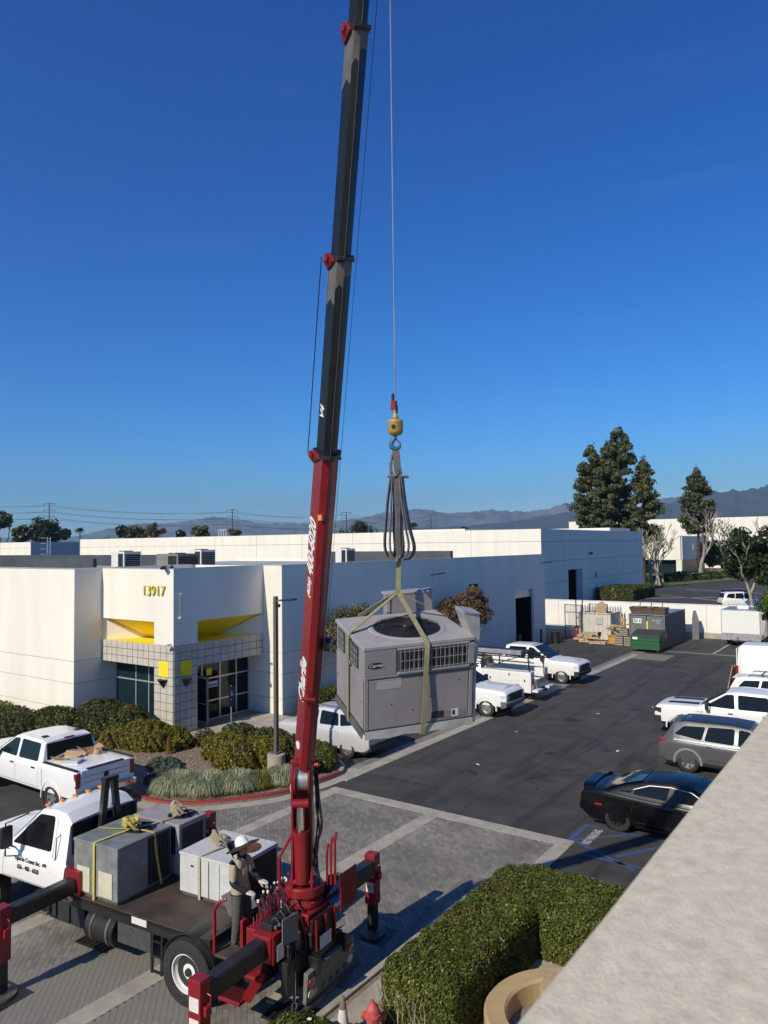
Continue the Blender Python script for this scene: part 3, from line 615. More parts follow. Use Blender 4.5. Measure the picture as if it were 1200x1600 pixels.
# ================================================================== vehicles
M_tyre = M_rubber
M_rim = mat('alloy', (.55, .55, .56), .3, metal=.85, var=.1, vscale=8)
M_rimw = mat('white_steel_rim', (.72, .72, .70), .45)
M_rimk = mat('black_rim', (.02, .02, .02), .35)
M_head = mat('headlamp', (.62, .64, .66), .12, spec=.8)
M_tail = mat('tail_lamp', (.30, .012, .012), .2, coat=.6)
M_amber = mat('amber_lamp', (.75, .25, .04), .25, coat=.5)
M_chrome = mat('chrome', (.6, .6, .6), .18, metal=1)
M_seam = mat('door_seam', (.03, .03, .03), .8)
M_plas = mat('black_plastic', (.022, .022, .024), .6, var=.2, vscale=10)
def paint(name, c, rough=.28, var=.03): return mat('paint_'+name, c, rough, coat=.5, var=var, vscale=1.3)
P_white = paint('white', (.78, .78, .765)); P_silver = mat('paint_silver', (.52, .52, .51), .42, metal=.15, coat=.25, var=.03, vscale=1.3); P_grey = paint('grey', (.085, .085, .09)); P_black = mat('paint_black', (.005, .005, .006), .22, spec=.3, coat=.12); P_silv2 = paint('bright_silver', (.22, .225, .235))
P_dark = paint('dark_maroon', (.05, .015, .02)); P_navy = mat('paint_navy_roof', (.018, .02, .026), .3, spec=.3)

def interp(pts, x):
    if x <= pts[0][0]: return pts[0][1]
    for (a, b), (c, d) in zip(pts, pts[1:]):
        if x <= c: return b+(d-b)*(x-a)/(c-a) if c > a else d
    return pts[-1][1]
WHEELS = {}
def wheel_mesh(r, wd, rim, style):
    key = (round(r, 3), wd, rim.name, style)
    if key in WHEELS: return WHEELS[key]
    b = MB(); w2 = wd/2; ri = r*(.62 if style != 'truck' else .60)
    b.lathe([(ri, -w2*.8), (ri+.02, -w2), (r-.06, -w2), (r-.02, -w2*.9), (r, -w2*.7), (r-.004, -w2*.33), (r-.012, -w2*.3), (r-.004, -w2*.27), (r, 0), (r-.004, w2*.27), (r-.012, w2*.3), (r-.004, w2*.33), (r, w2*.7), (r-.02, w2*.9), (r-.06, w2), (ri+.02, w2), (ri, w2*.8), (ri, -w2*.8)], axis=(0, 1, 0), n=36)
    ty = b.mesh('tyre', M_tyre, smooth=35)
    b = MB(); f = w2*.78   # outer face at -y
    b.lathe([(ri+.003, -f), (ri-.02, -f), (ri-.035, -f+.05), (ri-.04, w2*.6)], axis=(0, 1, 0), n=32)
    if style in ('spoke', 'mesh'):
        k = 6 if style == 'spoke' else 10
        b.lathe([(.001, -f+.035), (.075, -f+.03), (.085, -f+.06)], axis=(0, 1, 0), n=16)
        for i in range(k):
            t = 2*PI*i/k; c, s_ = math.cos(t), math.sin(t)
            for dt in ((-.13, .13) if style == 'spoke' else (0,)):
                b.beam((.06*math.cos(t+dt*2), -f+.045, .06*math.sin(t+dt*2)), ((ri-.02)*math.cos(t+dt), -f+.025, (ri-.02)*math.sin(t+dt)), .05 if style == 'spoke' else .045, .03, up=(0, 1, 0))
        rm = b.mesh('rim', rim, smooth=35)
    elif style == 'truck':    # deep white dual wheel with hand holes
        b.lathe([(ri-.035, -f+.05), (ri-.06, -f+.09), (ri-.09, -f+.12), (ri*.45, -f+.14), (ri*.42, -f+.08), (.001, -f+.07)], axis=(0, 1, 0), n=32)
        rm = b.mesh('rim', rim, smooth=35)
    else:
        b.lathe([(ri-.035, -f+.05), (ri*.75, -f+.07), (ri*.6, -f+.03), (ri*.35, -f+.03), (ri*.3, -f+.0), (.001, -f-.005)], axis=(0, 1, 0), n=32)
        for i in range(8): t = 2*PI*i/8; b.cyl((ri*.78*math.cos(t), -f+.062, ri*.78*math.sin(t)), (ri*.78*math.cos(t), -f+.055, ri*.78*math.sin(t)), .001)
        rm = b.mesh('rim', rim, smooth=35)
    b = MB(); b.lathe([(.001, -f+.075), (ri-.045, -f+.085), (ri-.045, w2*.5)], axis=(0, 1, 0), n=24); hb = b.mesh('brake_disc', M_plas)
    holes = MB()
    if style in ('truck', 'steel'):
        for i in range(5 if style == 'truck' else 8):
            t = 2*PI*i/(5 if style == 'truck' else 8)+.3; rr = ri*.68; hr = .06 if style == 'truck' else .022; dep = -f+(.118 if style == 'truck' else .044)
            holes.lathe([(.001, dep), (hr, dep), (hr, dep+.02)], (rr*math.cos(t), 0, rr*math.sin(t)), (0, 1, 0), 10)
        holes.lathe([(.001, -f+.02), (.06, -f+.03), (.07, -f+.07)], axis=(0, 1, 0), n=12)
    WHEELS[key] = (ty, rm, hb, holes.mesh('hub_cap', M_plas) if holes.v else None); return WHEELS[key]
def wheel(parent, x, y, r, wd, rim, style, steer=0):
    ty, rm, hb, hc = wheel_mesh(r, wd, rim, style)
    o = link('wheel', hb, parent, (x, y, r), (0, random.uniform(0, 1), steer+(0 if y < 0 else PI)))
    link('tyre', ty, o); link('rim', rm, o)
    if hc: link('hub_cap', hc, o)['kind'] = 'stuff'
    return o
class Car:
    """x forward, origin on the ground at mid length. A lofted shell with cut arches; glass, lamps and trim are parts."""
    def __init__(s, name, label, loc, rz, m, L, W, shoulder, roof, base=.28, tumble=.34, arches=(), rw=.36, wwid=.24, rim=None, style='spoke', endr=.22, cabw=.97, bed=None, archr=None, group='vehicles parked around the lot', cat='car', nose=.16, tailr=.10, soft=.05):
        s.t = thing(name, label, cat, loc, rz, group); s.m = m; s.L, s.W = L, W; s.sh = shoulder; s.rf = roof; s.tb = tumble; s.base = base; s.cabw = cabw; s.endr = endr; s.nose = nose; s.tailr = tailr; s.soft = soft
        xs = sorted(set([-L/2, -L/2+.03, -L/2+.1, -L/2+.25, L/2-.03, L/2-.1, L/2-.25, L/2-.5]+[x for x, z in shoulder]+list(np.linspace(-L/2+.3, L/2-.3, 14))))
        secs = []
        for x in xs: secs.append(s.section(x))
        b = MB(); b.loft(secs); o = b.build('body', m, s.t, smooth=38); s.body = o
        cut = MB(); ar = archr or rw*1.13
        for ax in arches:
            for sy in (-1, 1):
                cut.cyl((ax, sy*W*.28, rw*1.0), (ax, sy*(W*.5+.3), rw*1.0), ar, n=28)
        if cut.v:
            boolean(o, cut.build('cutter', m))
        if bed:
            c2 = MB(); c2.bx(*bed); boolean(o, c2.build('cutter', m))
        o.data.polygons.foreach_set('use_smooth', [True]*len(o.data.polygons)); o.data.set_sharp_from_angle(angle=R(32))
        # cabin shell
        if roof:
            rx = sorted(set([x for x, z in roof]+list(np.linspace(roof[0][0], roof[-1][0], 18)))); secs = []
            for x in rx:
                z0 = s.sz(x)-.07; z1 = interp(roof, x); wb = s.yb(x); 
                if z1 < z0+.09: z1 = z0+.09
                zr = max(z0+.05, z1-.085); y1 = s.ys(x, zr); pts = [(x, -wb, z0), (x, -y1, zr), (x, -y1+.045, z1-.03), (x, -y1*.72, z1-.004), (x, 0, z1+.012), (x, y1*.72, z1-.004), (x, y1-.045, z1-.03), (x, y1, zr), (x, wb, z0)]
                secs.append(pts)
            b = MB(); b.loft(secs); s.cab = b.build('cabin', m, s.t, smooth=38)
        for ax in arches:
            for sy in (-1, 1):
                b = MB(); a2 = ar-.006
                b.lathe([(.02, 0), (a2, 0), (a2, W*.2-.02)], (ax, sy*W*.285, rw), (0, sy, 0), 24, a0=0, a1=2*PI)
                b.build('wheel_well', M_plas, s.t, fix=False)
                wheel(s.t, ax, sy*(W/2-wwid/2-.01), rw, wwid, rim or M_rim, style)
        s.arches = arches; s.rw = rw; s.ar = ar
        b = MB(); b.bx(-L/2+.25, L/2-.25, -W/2+.22, W/2-.22, base-.08, base+.03); b.build('underbody', M_plas, s.t)
    def wx(s, x):
        L = s.L; e = 0
        d = L/2-x
        if d < .9: e += s.nose*(1-d/.9)**2.2
        d2 = x+L/2
        if d2 < .7: e += s.tailr*(1-d2/.7)**2.2
        return s.W/2-e
    def sz(s, x): return interp(s.sh, x)
    def section(s, x):
        w_ = s.wx(x); z = s.sz(x); zb = s.base; L = s.L
        d = min(L/2-x, x+L/2)
        if d < .3: k = (1-d/.3); zb += .16*k*k; z -= s.endr*.35*k**3
        h = z-zb; q = s.soft
        half = [(0, zb), (w_*.88, zb), (w_*.965, zb+.06), (w_*.99, zb+h*.28), (w_, zb+h*.55), (w_*.992, z-.17 if h > .4 else zb+h*.7), (w_*.975, z-.06), (w_*.945, z-q*.35), (w_*.86, z), (w_*.45, z+.018), (0, z+.022)]
        return [(x, -y, zz) for y, zz in half]+[(x, y, zz) for y, zz in half[-2:0:-1]]
    def yb(s, x): return s.wx(x)*s.cabw*.972
    def ys(s, x, z):
        """half width of the outer skin at height z"""
        zs = s.sz(x)
        if z >= zs-.07: return s.yb(x)-(z-(zs-.07))*s.tb
        w_ = s.wx(x); h = zs-s.base; f = (z-s.base)/h
        return w_*interp([(0, .9), (.06, .965), (.28, .99), (.55, 1.0), (.8, .992), (1, .97)], f)
    def patch(s, name, poly, m, off=.006, parent=None, both=True, thick=.02, sub=1):
        """polygon given in side view (x,z), laid on the skin of both sides"""
        out = []
        for sy in ((-1, 1) if both is True else (both,)):
            b = MB(); n = len(poly)
            P = [(x, sy*(s.ys(x, z)+off), z) for x, z in poly]; Q = [(x, sy*(s.ys(x, z)-thick), z) for x, z in poly]
            b.add(P+Q, [tuple(range(n))]+[(i, (i+1) % n, (i+1) % n+n, i+n) for i in range(n)])
            out.append(b.build(name, m, parent or s.t))
        return out
    def glass(s, polys, m=None):
        for p in polys:
            # round the corners a little
            q = []
            for i in range(len(p)):
                a, c, d = Vector(p[i-1]), Vector(p[i]), Vector(p[(i+1) % len(p)])
                r = min(.06, (a-c).length*.3, (d-c).length*.3); u, v = (a-c).normalized()*r, (d-c).normalized()*r
                q += [tuple(c+u), tuple(c+(u+v)*.27), tuple(c+v)]
            s.patch('side_window', q, m or M_glass, .004)
    def seam(s, pts, both=True, r=.006):
        for sy in ((-1, 1) if both is True else (both,)):
            b = MB(); P = []
            for (x0, z0), (x1, z1) in zip(pts, pts[1:]):
                for k in range(4): t = k/4; P.append((x0+(x1-x0)*t, z0+(z1-z0)*t))
            P.append(pts[-1])
            b.tube([(x, sy*(s.ys(x, z)-.001), z) for x, z in P], r, 4); b.build('panel_seam', M_seam, s.t)
    def screen(s, name, x0, x1, m=M_glass, inset=.07, off=.012):
        """front or rear glass following the roof line between x0 and x1"""
        rows = []
        for k in range(5):
            x = x0+(x1-x0)*k/4; z = interp(s.rf, x)
            yw = s.ys(x, z-.02)-inset
            rows.append([(x+off*.3*(1 if x1 < x0 else -1)*0, yw*u, z+off+.012*(1-u*u)) for u in (-1, -.6, 0, .6, 1)])
        b = MB(); b.grid(rows); n0 = len(b.v)
        return b.build(name, m, s.t, smooth=60, fix=False)
    def bar(s, name, x0, x1, y0, y1, z0, z1, m, bevel=.02, parent=None):
        b = MB(); b.bx(x0, x1, y0, y1, z0, z1); return b.build(name, m, parent or s.t, bevel=bevel)
    def mirrors(s, x, z, m=M_plas, sz=(.14, .22, .26), out=.14):
        for sy in (-1, 1):
            y = s.ys(x, z)+out; b = MB(); b.box((x, sy*y, z), sz); o = b.build('mirror', m, s.t, bevel=.04)
            b = MB(); b.beam((x+.02, sy*(y-out-.02), z-.06), (x, sy*(y-.02), z-.04), .06, .05); b.build('mirror_arm', M_plas, o)
            b = MB(); b.bx(x-sz[0]/2-.004, x-sz[0]/2-.001, sy*y-sz[1]*.4, sy*y+sz[1]*.4, z-sz[2]*.38, z+sz[2]*.38); b.build('mirror_glass', M_chrome, o)
    def handles(s, pts, m):
        for x, z in pts: s.patch('door_handle', [(x-.09, z-.017), (x+.09, z-.017), (x+.09, z+.017), (x-.09, z+.017)], m, .028)
    def flare(s, m, wd=.05, out=.02):
        for ax in s.arches:
            for sy in (-1, 1):
                b = MB(); secs = []
                for k in range(15):
                    t = R(-8)+R(196)*k/14; x = ax+math.cos(t)*s.ar; z = s.rw+math.sin(t)*s.ar
                    x2 = ax+math.cos(t)*(s.ar+wd); z2 = s.rw+math.sin(t)*(s.ar+wd); zl = max(z, s.base); 
                    y = s.wx(x)*.99
                    secs.append([(x, sy*(y-.05), z), (x, sy*(y+out), z), (x2, sy*(y+out*.6), z2), (x2, sy*(y-.05), z2)])
                b.loft(secs); b.build('wheel_flare', m, s.t, smooth=50)
    def plate(s, x, z, y=0, txt=None):
        b = MB(); b.box((x, y, z), (.015, .32, .16)); b.build('number_plate', mat('plate', (.6, .62, .66), .5), s.t)

def pickup(label, loc, rz, paintm, L=6.2, W=2.03, crew=True, hood_stripe=False, grille=M_plas, rim=M_rim, style='spoke', bumper=M_chrome, lampc=M_head, name='pickup_truck', openbed=True, ztop=1.95):
    h = L/2; xc = h-1.75   # cowl
    xr = xc-2.75 if crew else xc-1.75   # rear of cab
    sh = [(-h, 1.36), (xr-.03, 1.36), (xr, 1.32), (xc-.1, 1.27), (xc+.05, 1.28), (h-.7, 1.25), (h-.25, 1.21), (h-.08, 1.17), (h, 1.10)]
    rf = [(xr-.02, 1.30), (xr+.12, ztop-.06), (xr+.35, ztop), (xc-1.35, ztop+.01), (xc-.95, ztop-.04), (xc-.05, 1.36), (xc+.12, 1.27)]
    c = Car(name, label, loc, rz, paintm, L, W, sh, rf, base=.48, arches=(-h+1.25, h-.98), rw=.40, wwid=.27, rim=rim, style=style, bed=(-h+.09, xr-.1, -W/2+.13, W/2-.13, .86, 1.8) if openbed else None, cat='pickup truck', nose=.09, tailr=.02, tumble=.30, archr=.49, endr=.10)
    zb = 1.33
    wf = [(xc-.18, zb+.0), (xc-.95, ztop-.13), (xc-1.22, ztop-.11), (xc-1.26, zb-.02)]
    wr = [(xc-1.38, zb-.02), (xc-1.36, ztop-.11), (xr+.34, ztop-.12), (xr+.28, zb)]
    c.glass([wf, wr] if crew else [wf])
    c.screen('windscreen', xc-.02, xc-.9)
    b = MB(); b.grid([[(xr-.02+(z-1.30)/.59*.14-.014, y, z) for y in (-.80+.10*(z-1.38), -.4, 0, .4, .80-.10*(z-1.38))] for z in (1.38, 1.6, 1.84)]); b.build('rear_window', M_glass, c.t, fix=False)
    c.seam([(xc-.02, .62), (xc-.06, 1.25)]); c.seam([(xc-1.31, .62), (xc-1.31, 1.26)]); 
    if crew: c.seam([(xr+.18, .75), (xr+.12, 1.3)])
    c.seam([(xr+.16, .6), (xc+.0, .6)]); c.seam([(xr-.06, .62), (xr-.06, 1.34)], r=.01)
    c.handles([(xc-1.12, 1.14)]+([(xr+.42, 1.15)] if crew else []), M_plas)
    c.mirrors(xc-.3, 1.36, sz=(.15, .24, .32), out=.2)
    c.flare(paintm, .05, .018)
    # nose
    c.bar('grille', h-.06, h+.035, -W*.33, W*.33, .76, 1.09, grille, .03)
    for k in range(3): c.bar('grille_bar', h+.02, h+.045, -W*.32, W*.32, .84+k*.09, .87+k*.09, M_chrome if bumper == M_chrome else M_plas, .005)
    for sy in (-1, 1):
        b = MB(); b.box((h-.16, sy*W*.395, .97), (.30, W*.15, .22), (0, 0, -sy*.22)); o = b.build('headlight', lampc, c.t, bevel=.03)
        b = MB(); b.box((h-.26, sy*(W*.455), .97), (.2, .06, .16), (0, 0, -sy*.22)); b.build('side_marker', M_amber, o, bevel=.01)
        b = MB(); b.box((-h+.04, sy*W*.452, 1.08), (.13, .15, .42)); o = b.build('tail_light', M_tail, c.t, bevel=.02)
    b = MB(); b.loft([[(h-.05-.10*abs(u)**3+dx, u*W*.485, z) for dx, z in ((0, .48), (.16, .52), (.18, .70), (.10, .76), (-.1, .76), (-.1, .48))] for u in (-1, -.8, -.4, 0, .4, .8, 1)]); b.build('front_bumper', bumper, c.t, smooth=40)
    b = MB(); b.loft([[(-h+.02-dx, u*W*.47, z) for dx, z in ((0, .55), (.15, .58), (.2, .74), (0, .76))] for u in (-1, -.5, 0, .5, 1)]); b.build('rear_bumper', bumper, c.t, smooth=40)
    c.bar('bed_rail', -h+.02, xr-.06, -W/2+.02, -W/2+.14, 1.355, 1.385, M_plas, .01); c.bar('bed_rail', -h+.02, xr-.06, W/2-.14, W/2-.02, 1.355, 1.385, M_plas, .01)
    tg = c.bar('tailgate', -h-.025, -h+.02, -W/2+.2, W/2-.2, .80, 1.34, paintm, .015); c.bar('tailgate_trim', -h-.03, -h+.09, -W*.3, W*.3, 1.342, 1.375, M_plas, .01, tg)
    c.bar('tailgate_crease', -h-.032, -h-.02, -W*.36, W*.36, .98, .99, M_seam, 0, tg); c.bar('tailgate_crease', -h-.032, -h-.02, -W*.36, W*.36, 1.14, 1.15, M_seam, 0, tg)
    b = MB(); b.lathe([(.001, .012), (.085, .01), (.09, 0)], (-h-.03, 0, 1.08), (-1, 0, 0), 18); b.build('badge', M_plas, tg)
    c.plate(-h-.19, .68)
    if hood_stripe:
        for sy in (-1, 1):
            b = MB(); b.grid([[(x, sy*y, c.sz(x)+.036) for y in (.28, .62)] for x in (xc+.12, xc+.5, xc+.9, xc+1.3)]); b.build('hood_stripe', M_plas, c.t, fix=False)
    # hood bulge and wipers
    for sy in (-1, 1): c.bar('wiper', xc-.05, xc-.0, sy*.05 if sy > 0 else -.75, .75 if sy > 0 else -.05, 1.335, 1.35, M_plas, 0)
    b = MB(); b.grid([[(xc+.15+1.25*i/6, y, c.sz(xc+.15+1.25*i/6)+.02+.035*math.cos(y/.55*PI/2)) for y in (-.55, -.35, 0, .35, .55)] for i in range(7)]); b.build('hood_bulge', paintm, c.t, smooth=60, fix=False) if not hood_stripe else None
    return c, h, xc, xr

# --- white crew-cab pickup at the left, tail to the crane
c, h, xc, xr = pickup('white crew-cab pickup with cartons in its open bed, by the planting bed', (-22.98, 13.55, 0), PI, P_white, L=6.3)
bed_o = c.t
for sx in (-1, 1): c.bar('roof_marker', xr+.45, xr+.62, sx*.55-.09, sx*.55+.09, 1.952, 1.985, M_plas, .01)
c.bar('brake_lamp', xr+.1, xr+.16, -.16, .16, 1.88, 1.93, M_tail, .005)
M_card = mat('cardboard', (.42, .28, .16), .85, var=.12, vscale=4)
def W_(c, x, y): return (c.t.location.x-x, c.t.location.y-y)   # pickup faces -X
def carton(x, y, z, s, rz, label, open_=True):
    t = thing('carton', label, 'box', (x, y, z), rz, 'goods in the pickup bed'); a, b_, d = s
    b = MB(); 
    for bx in ((-a/2, a/2, -b_/2, -b_/2+.02), (-a/2, a/2, b_/2-.02, b_/2), (-a/2, -a/2+.02, -b_/2+.02, b_/2-.02), (a/2-.02, a/2, -b_/2+.02, b_/2-.02)): b.bx(*bx, 0, d)
    b.bx(-a/2, a/2, -b_/2, b_/2, 0.001, .02); b.build('carton_body', M_card, t)
    for sy in (-1, 1):
        b = MB(); b.box((0, sy*(b_/2+.07), d+.04), (a, .17, .012), (sy*.5, 0, 0)); b.build('flap', M_card, t)
X0, Y0 = -22.98, 13.55
carton(-21.2, 13.15, .87, (.62, .46, .58), .35, 'open brown carton nearest the pickup\'s near bed rail')
carton(-21.3, 14.0, .87, (.5, .4, .62), -.3, 'taller brown carton by the pickup\'s rear window')
b = MB(); b.bx(-.24, .24, -.17, .17, 0, .56); b.bx(-.26, .26, -.19, .19, .56, .6); o = b.build('clear_tote', mat('clear_plastic', (.55, .57, .58), .3, spec=.6), loc=(-20.75, 13.05, .87), rot=(0, 0, .5)); tag(o, 'pale grey lidded tote near the pickup tailgate', 'tote', 'goods in the pickup bed')
b = MB(); b.cyl((-.1, 0, .0), (.12, 0, .66), .12, n=14); o = b.build('paper_roll', M_card, loc=(-21.0, 13.95, .87), rot=(0, 0, .8), smooth=40); tag(o, 'brown roll lying among the cartons in the pickup bed', 'roll', 'goods in the pickup bed')
b = MB(); b.box((0, 0, .27), (.5, .3, .5), (.1, .1, 0)); b.box((.1, .2, .12), (.4, .15, .2), (.2, 0, .3)); o = b.build('tool_bag', M_plas, loc=(-21.55, 13.55, .87)); tag(o, 'black tool bag between the cartons in the pickup bed', 'bag', 'goods in the pickup bed')

# --- silver crossover behind the hanging unit
def suv(label, loc, rz, m, L, W, ztop, name, rim=M_rim, style='spoke', rails=False, roofm=None, boxy=.0, dlo=None, rear_x=None, flare=None):
    h = L/2; xc = h-1.25
    sh = [(-h, .98), (-h+.3, 1.06), (xc-.6, 1.0), (xc, .99), (h-.5, .93), (h-.1, .80), (h, .66)]
    rf = [(-h+.06, 1.0), (-h+.18+.1*(1-boxy), 1.22), (-h+.62-.28*boxy, ztop-.09), (-h+1.0-.3*boxy, ztop-.02), (-.15, ztop), (.45, ztop-.05), (xc-.3, 1.22), (xc+.12, .98)]
    c = Car(name, label, loc, rz, m, L, W, sh, rf, base=.26, arches=(-h+.95, h-.92), rw=.355, wwid=.23, rim=rim, style=style, cat='car', tumble=.36, archr=.40, nose=.2, tailr=.09)
    zt = ztop-.13; zb = 1.08
    A = [(xc-.28, zb+.02), (.40, zt-.02), (.08, zt+.01), (.06, zb-.01)]
    B = [(-.06, zb), (-.04, zt+.01), (-.86, zt-.02), (-.98, zb+.03)]
    Cq = [(-1.06, zb+.03), (-.95, zt-.03), (-h+.95-.25*boxy, zt-.07), (-h+.62-.2*boxy, zb+.14)]
    c.glass([A, B, Cq]); c.screen('windscreen', xc, .55); c.screen('rear_window', -h+.16, -h+.58-.28*boxy, off=.02)
    c.seam([(xc-.25, .42), (xc-.22, 1.0)]); c.seam([(0, .38), (0, 1.0)]); c.seam([(-1.02, .62), (-1.0, 1.02)]); c.seam([(-.98, .40), (xc-.28, .40)])
    c.handles([(.2, .93), (-.82, .95)], m); c.mirrors(xc-.38, 1.06, m, (.14, .2, .15), .12)
    for sy in (-1, 1):
        b = MB(); b.box((h-.22, sy*W*.385, .76), (.34, W*.17, .13), (0, .12, -sy*.5)); b.build('headlight', M_head, c.t, bevel=.03)
        b = MB(); b.box((-h+.16, sy*W*.412, .93), (.30, .17, .17), (0, 0, sy*.25)); b.build('tail_light', M_tail, c.t, bevel=.03)
    c.bar('grille', h-.13, h-.0, -W*.28, W*.28, .42, .68, M_plas, .03); c.bar('front_skirt', h-.3, h+.02, -W*.4, W*.4, .24, .4, M_plas, .04)
    c.bar('rear_bumper', -h-.05, -h+.25, -W*.43, W*.43, .34, .56, M_plas if flare is None else m, .05); c.plate(-h-.01, .78)
    b = MB(); b.beam((-h+.42-.2*boxy, 0, ztop-.145), (-h+.66-.27*boxy, 0, ztop-.075), W*.62, .03); b.build('spoiler', m, c.t, bevel=.015)
    c.patch('sill_trim', [(-h+1.4, .30), (h-1.38, .30), (h-1.38, .38), (-h+1.4, .38)], M_plas, .012)
    if rails:
        for sy in (-1, 1):
            b = MB(); y = sy*(c.ys(0, ztop-.1)-.1); b.tube([(-h+1.0, y, ztop), (-h+1.1, y, ztop+.06), (.35, y, ztop+.05), (.5, y, ztop-.02)], .022, 6); b.build('roof_rail', M_plas if rails == 1 else M_chrome, c.t)
        if rails == 1:
            for x in (-.9, .1): c.bar('cross_bar', x-.03, x+.03, -W*.33, W*.33, ztop+.06, ztop+.09, M_plas, .01)
    if roofm:
        b = MB(); b.grid([[(x, c.ys(x, interp(rf, x)-.1)*u*.93, interp(rf, x)+.016*(1-u*u)+.004) for u in (-1, -.5, 0, .5, 1)] for x in (-h+.66, -h+1.0, -.9, -.15, .4)]); b.build('roof_panel', roofm, c.t, smooth=60, fix=False)
    if flare: c.flare(flare, .07, .02); c.patch('belt_trim', [(-h+.5, 1.02), (xc-.3, 1.0), (xc-.3, 1.04), (-h+.5, 1.07)], M_chrome, .01); c.patch('door_moulding', [(-.9, .50), (xc-.4, .50), (xc-.4, .55), (-.9, .55)], M_chrome, .012)
    return c
suv('silver crossover parked beside the clipped bush, behind the red boom', (-18.5, 22.6, 0), PI, P_silver, 4.75, 1.88, 1.68, 'parked_crossover', rails=2)
# --- white service pickup with its nose out, right of the hanging unit
c, h, xc, xr = pickup('white pickup showing its nose beside the hanging air unit', (-17.82, 31.2, 0), 0, P_white, L=6.0, crew=False, rim=M_rim, style='steel', bumper=mat('bumper_grey', (.12, .125, .13), .4), openbed=False)
# its racks over the bed
b = MB()
for y in (-.8, .8):
    for x in (-2.9, -.4): b.beam((x, y, 1.3), (x, y, 2.05), .05, .05)
    b.beam((-3, y, 2.05), (1.2, y, 2.05), .05, .05)
for x in (-2.9, -1.6, -.4, .8): b.beam((x, -.8, 2.08), (x, .8, 2.08), .05, .05)
b.build('ladder_rack', M_black, c.t)
c.bar('bed_cover', -h+.1, xr-.12, -.85, .85, 1.37, 1.45, P_white, .03)
b = MB()
for k in range(9): b.bx(xr+.30, xr+1.5, -.7+k*.17, -.62+k*.17, 1.985, 2.0)
b.build('roof_grating', M_black, c.t)
# --- utility-body truck, tail out
t = thing('utility_truck', 'white utility-body truck with open tailboard and black ladder rack', 'truck', (-15.0, 35.15, 0), PI, 'vehicles parked around the lot')
Mu = P_white
class _U: pass
b = MB(); 
def ubx(name, *a, m=Mu, bevel=.012):
    b = MB(); b.bx(*a); return b.build(name, m, t, bevel=bevel)
for sy in (-1, 1):
    y0, y1 = sorted((sy*1.05, sy*.62))
    o = ubx('tool_locker', .35, 3.1, y0, y1, .82, 1.45); cut = MB(); cut.cyl((1.35, sy*.5, .42), (1.35, sy*1.3, .42), .52, n=26); boolean(o, cut.build('cutter', Mu)); 
    ubx('locker_end', .35, .85, y0, y1, .45, .82); ubx('locker_end', 2.0, 3.1, y0, y1, .45, .82)
    ys_ = sy*1.052
    for xa, xb, za, zb in ((.4, .95, .5, 1.38), (1.0, 2.0, .98, 1.38), (2.05, 3.05, .5, 1.38)):
        o = ubx('locker_door', xa, xb, min(ys_, ys_+sy*.012), max(ys_, ys_+sy*.012), za, zb, bevel=.004)
        b = MB(); b.box(((xa+xb)/2, ys_+sy*.02, (za+zb)/2+.1), (.07, .03, .11)); b.build('latch', M_plas, o, bevel=.01)
    b = MB(); b.box((.33, sy*.83, .98), (.04, .16, .3)); b.build('tail_light', M_tail, t, bevel=.01)
    wheel(t, 1.35, sy*.86, .40, .26, M_rimw, 'steel'); wheel(t, 5.0, sy*.86, .40, .26, M_rimw, 'steel')
ubx('bed_floor', .3, 3.1, -.615, .615, .78, .86, m=M_galv); ubx('bulkhead', 3.05, 3.12, -.615, .615, .87, 1.5)
ubx('tailboard', .26, .32, -.6, .6, .62, 1.05, m=M_galv); ubx('step_bumper', .0, .3, -1.02, -.35, .5, .62, m=Mu); ubx('step_bumper', .0, .3, .35, 1.02, .5, .62, m=Mu); ubx('hitch_bar', .1, .3, -.349, .349, .45, .55, m=M_plas)
ubx('chassis_rail', .2, 6.0, -.45, .45, .40, .58, m=M_plas)
b = MB()
for y in (-1.0, 1.0):
    for x in (.5, 3.0): b.beam((x, y*.85, 1.45), (x, y, 2.15), .05, .05)
    for z in (2.15, 1.93): b.beam((.2, y, z), (5.0, y, z), .05, .05)
for x in (.5, 1.7, 3.0, 4.6): b.beam((x, -1, 2.19), (x, 1, 2.19), .05, .05)
b.beam((1.7, -1, 1.93), (3.0, -.95, 1.48), .04, .04)
b.build('ladder_rack', M_black, t)
ubx('pipe_tube', 1.0, 5.2, .45, .75, 2.22, 2.42, m=M_galv); ubx('rack_load', .8, 4.6, -.3, .3, 2.22, 2.38, m=M_black)
cb = Car('utility_cab', None, (0, 0, 0), 0, P_white, 3.0, 1.98, [(-1.5, 1.3), (0, 1.28), (1.0, 1.2), (1.5, 1.05)], [(-1.45, 1.28), (-1.35, 1.9), (-.9, 1.95), (-.3, 1.9), (.4, 1.34), (.55, 1.26)], base=.5, arches=(), cat=None, group=None)
cb.glass([[(.3, 1.34), (-.32, 1.8), (-1.1, 1.83), (-1.12, 1.32)]]); cb.screen('rear_window', -1.44, -1.37, off=.02); cb.screen('windscreen', .42, -.25)
for ch in list(cb.t.children): ch.parent = t; ch.location.x += 4.66
bpy.data.objects.remove(cb.t)
# tools lying in the bed
for k, (x, y, s_) in enumerate(((1.0, .1, (.5, .4, .3)), (1.8, -.2, (.6, .35, .25)), (2.5, .2, (.5, .5, .42)))):
    b = MB(); b.bx(-s_[0]/2, s_[0]/2, -s_[1]/2, s_[1]/2, 0, s_[2]); b.beam((-s_[0]/3, 0, s_[2]+.04), (s_[0]/3, 0, s_[2]+.04), .03, .03)
    o = b.build('tool_crate', M_plas, loc=(-15.0-x, 35.15-y, .862), bevel=.02); tag(o, ['black crate by the tailboard of the utility truck', 'long black crate midway along the utility truck bed', 'tall black crate against the utility truck bulkhead'][k], 'crate', 'crates in the utility truck')
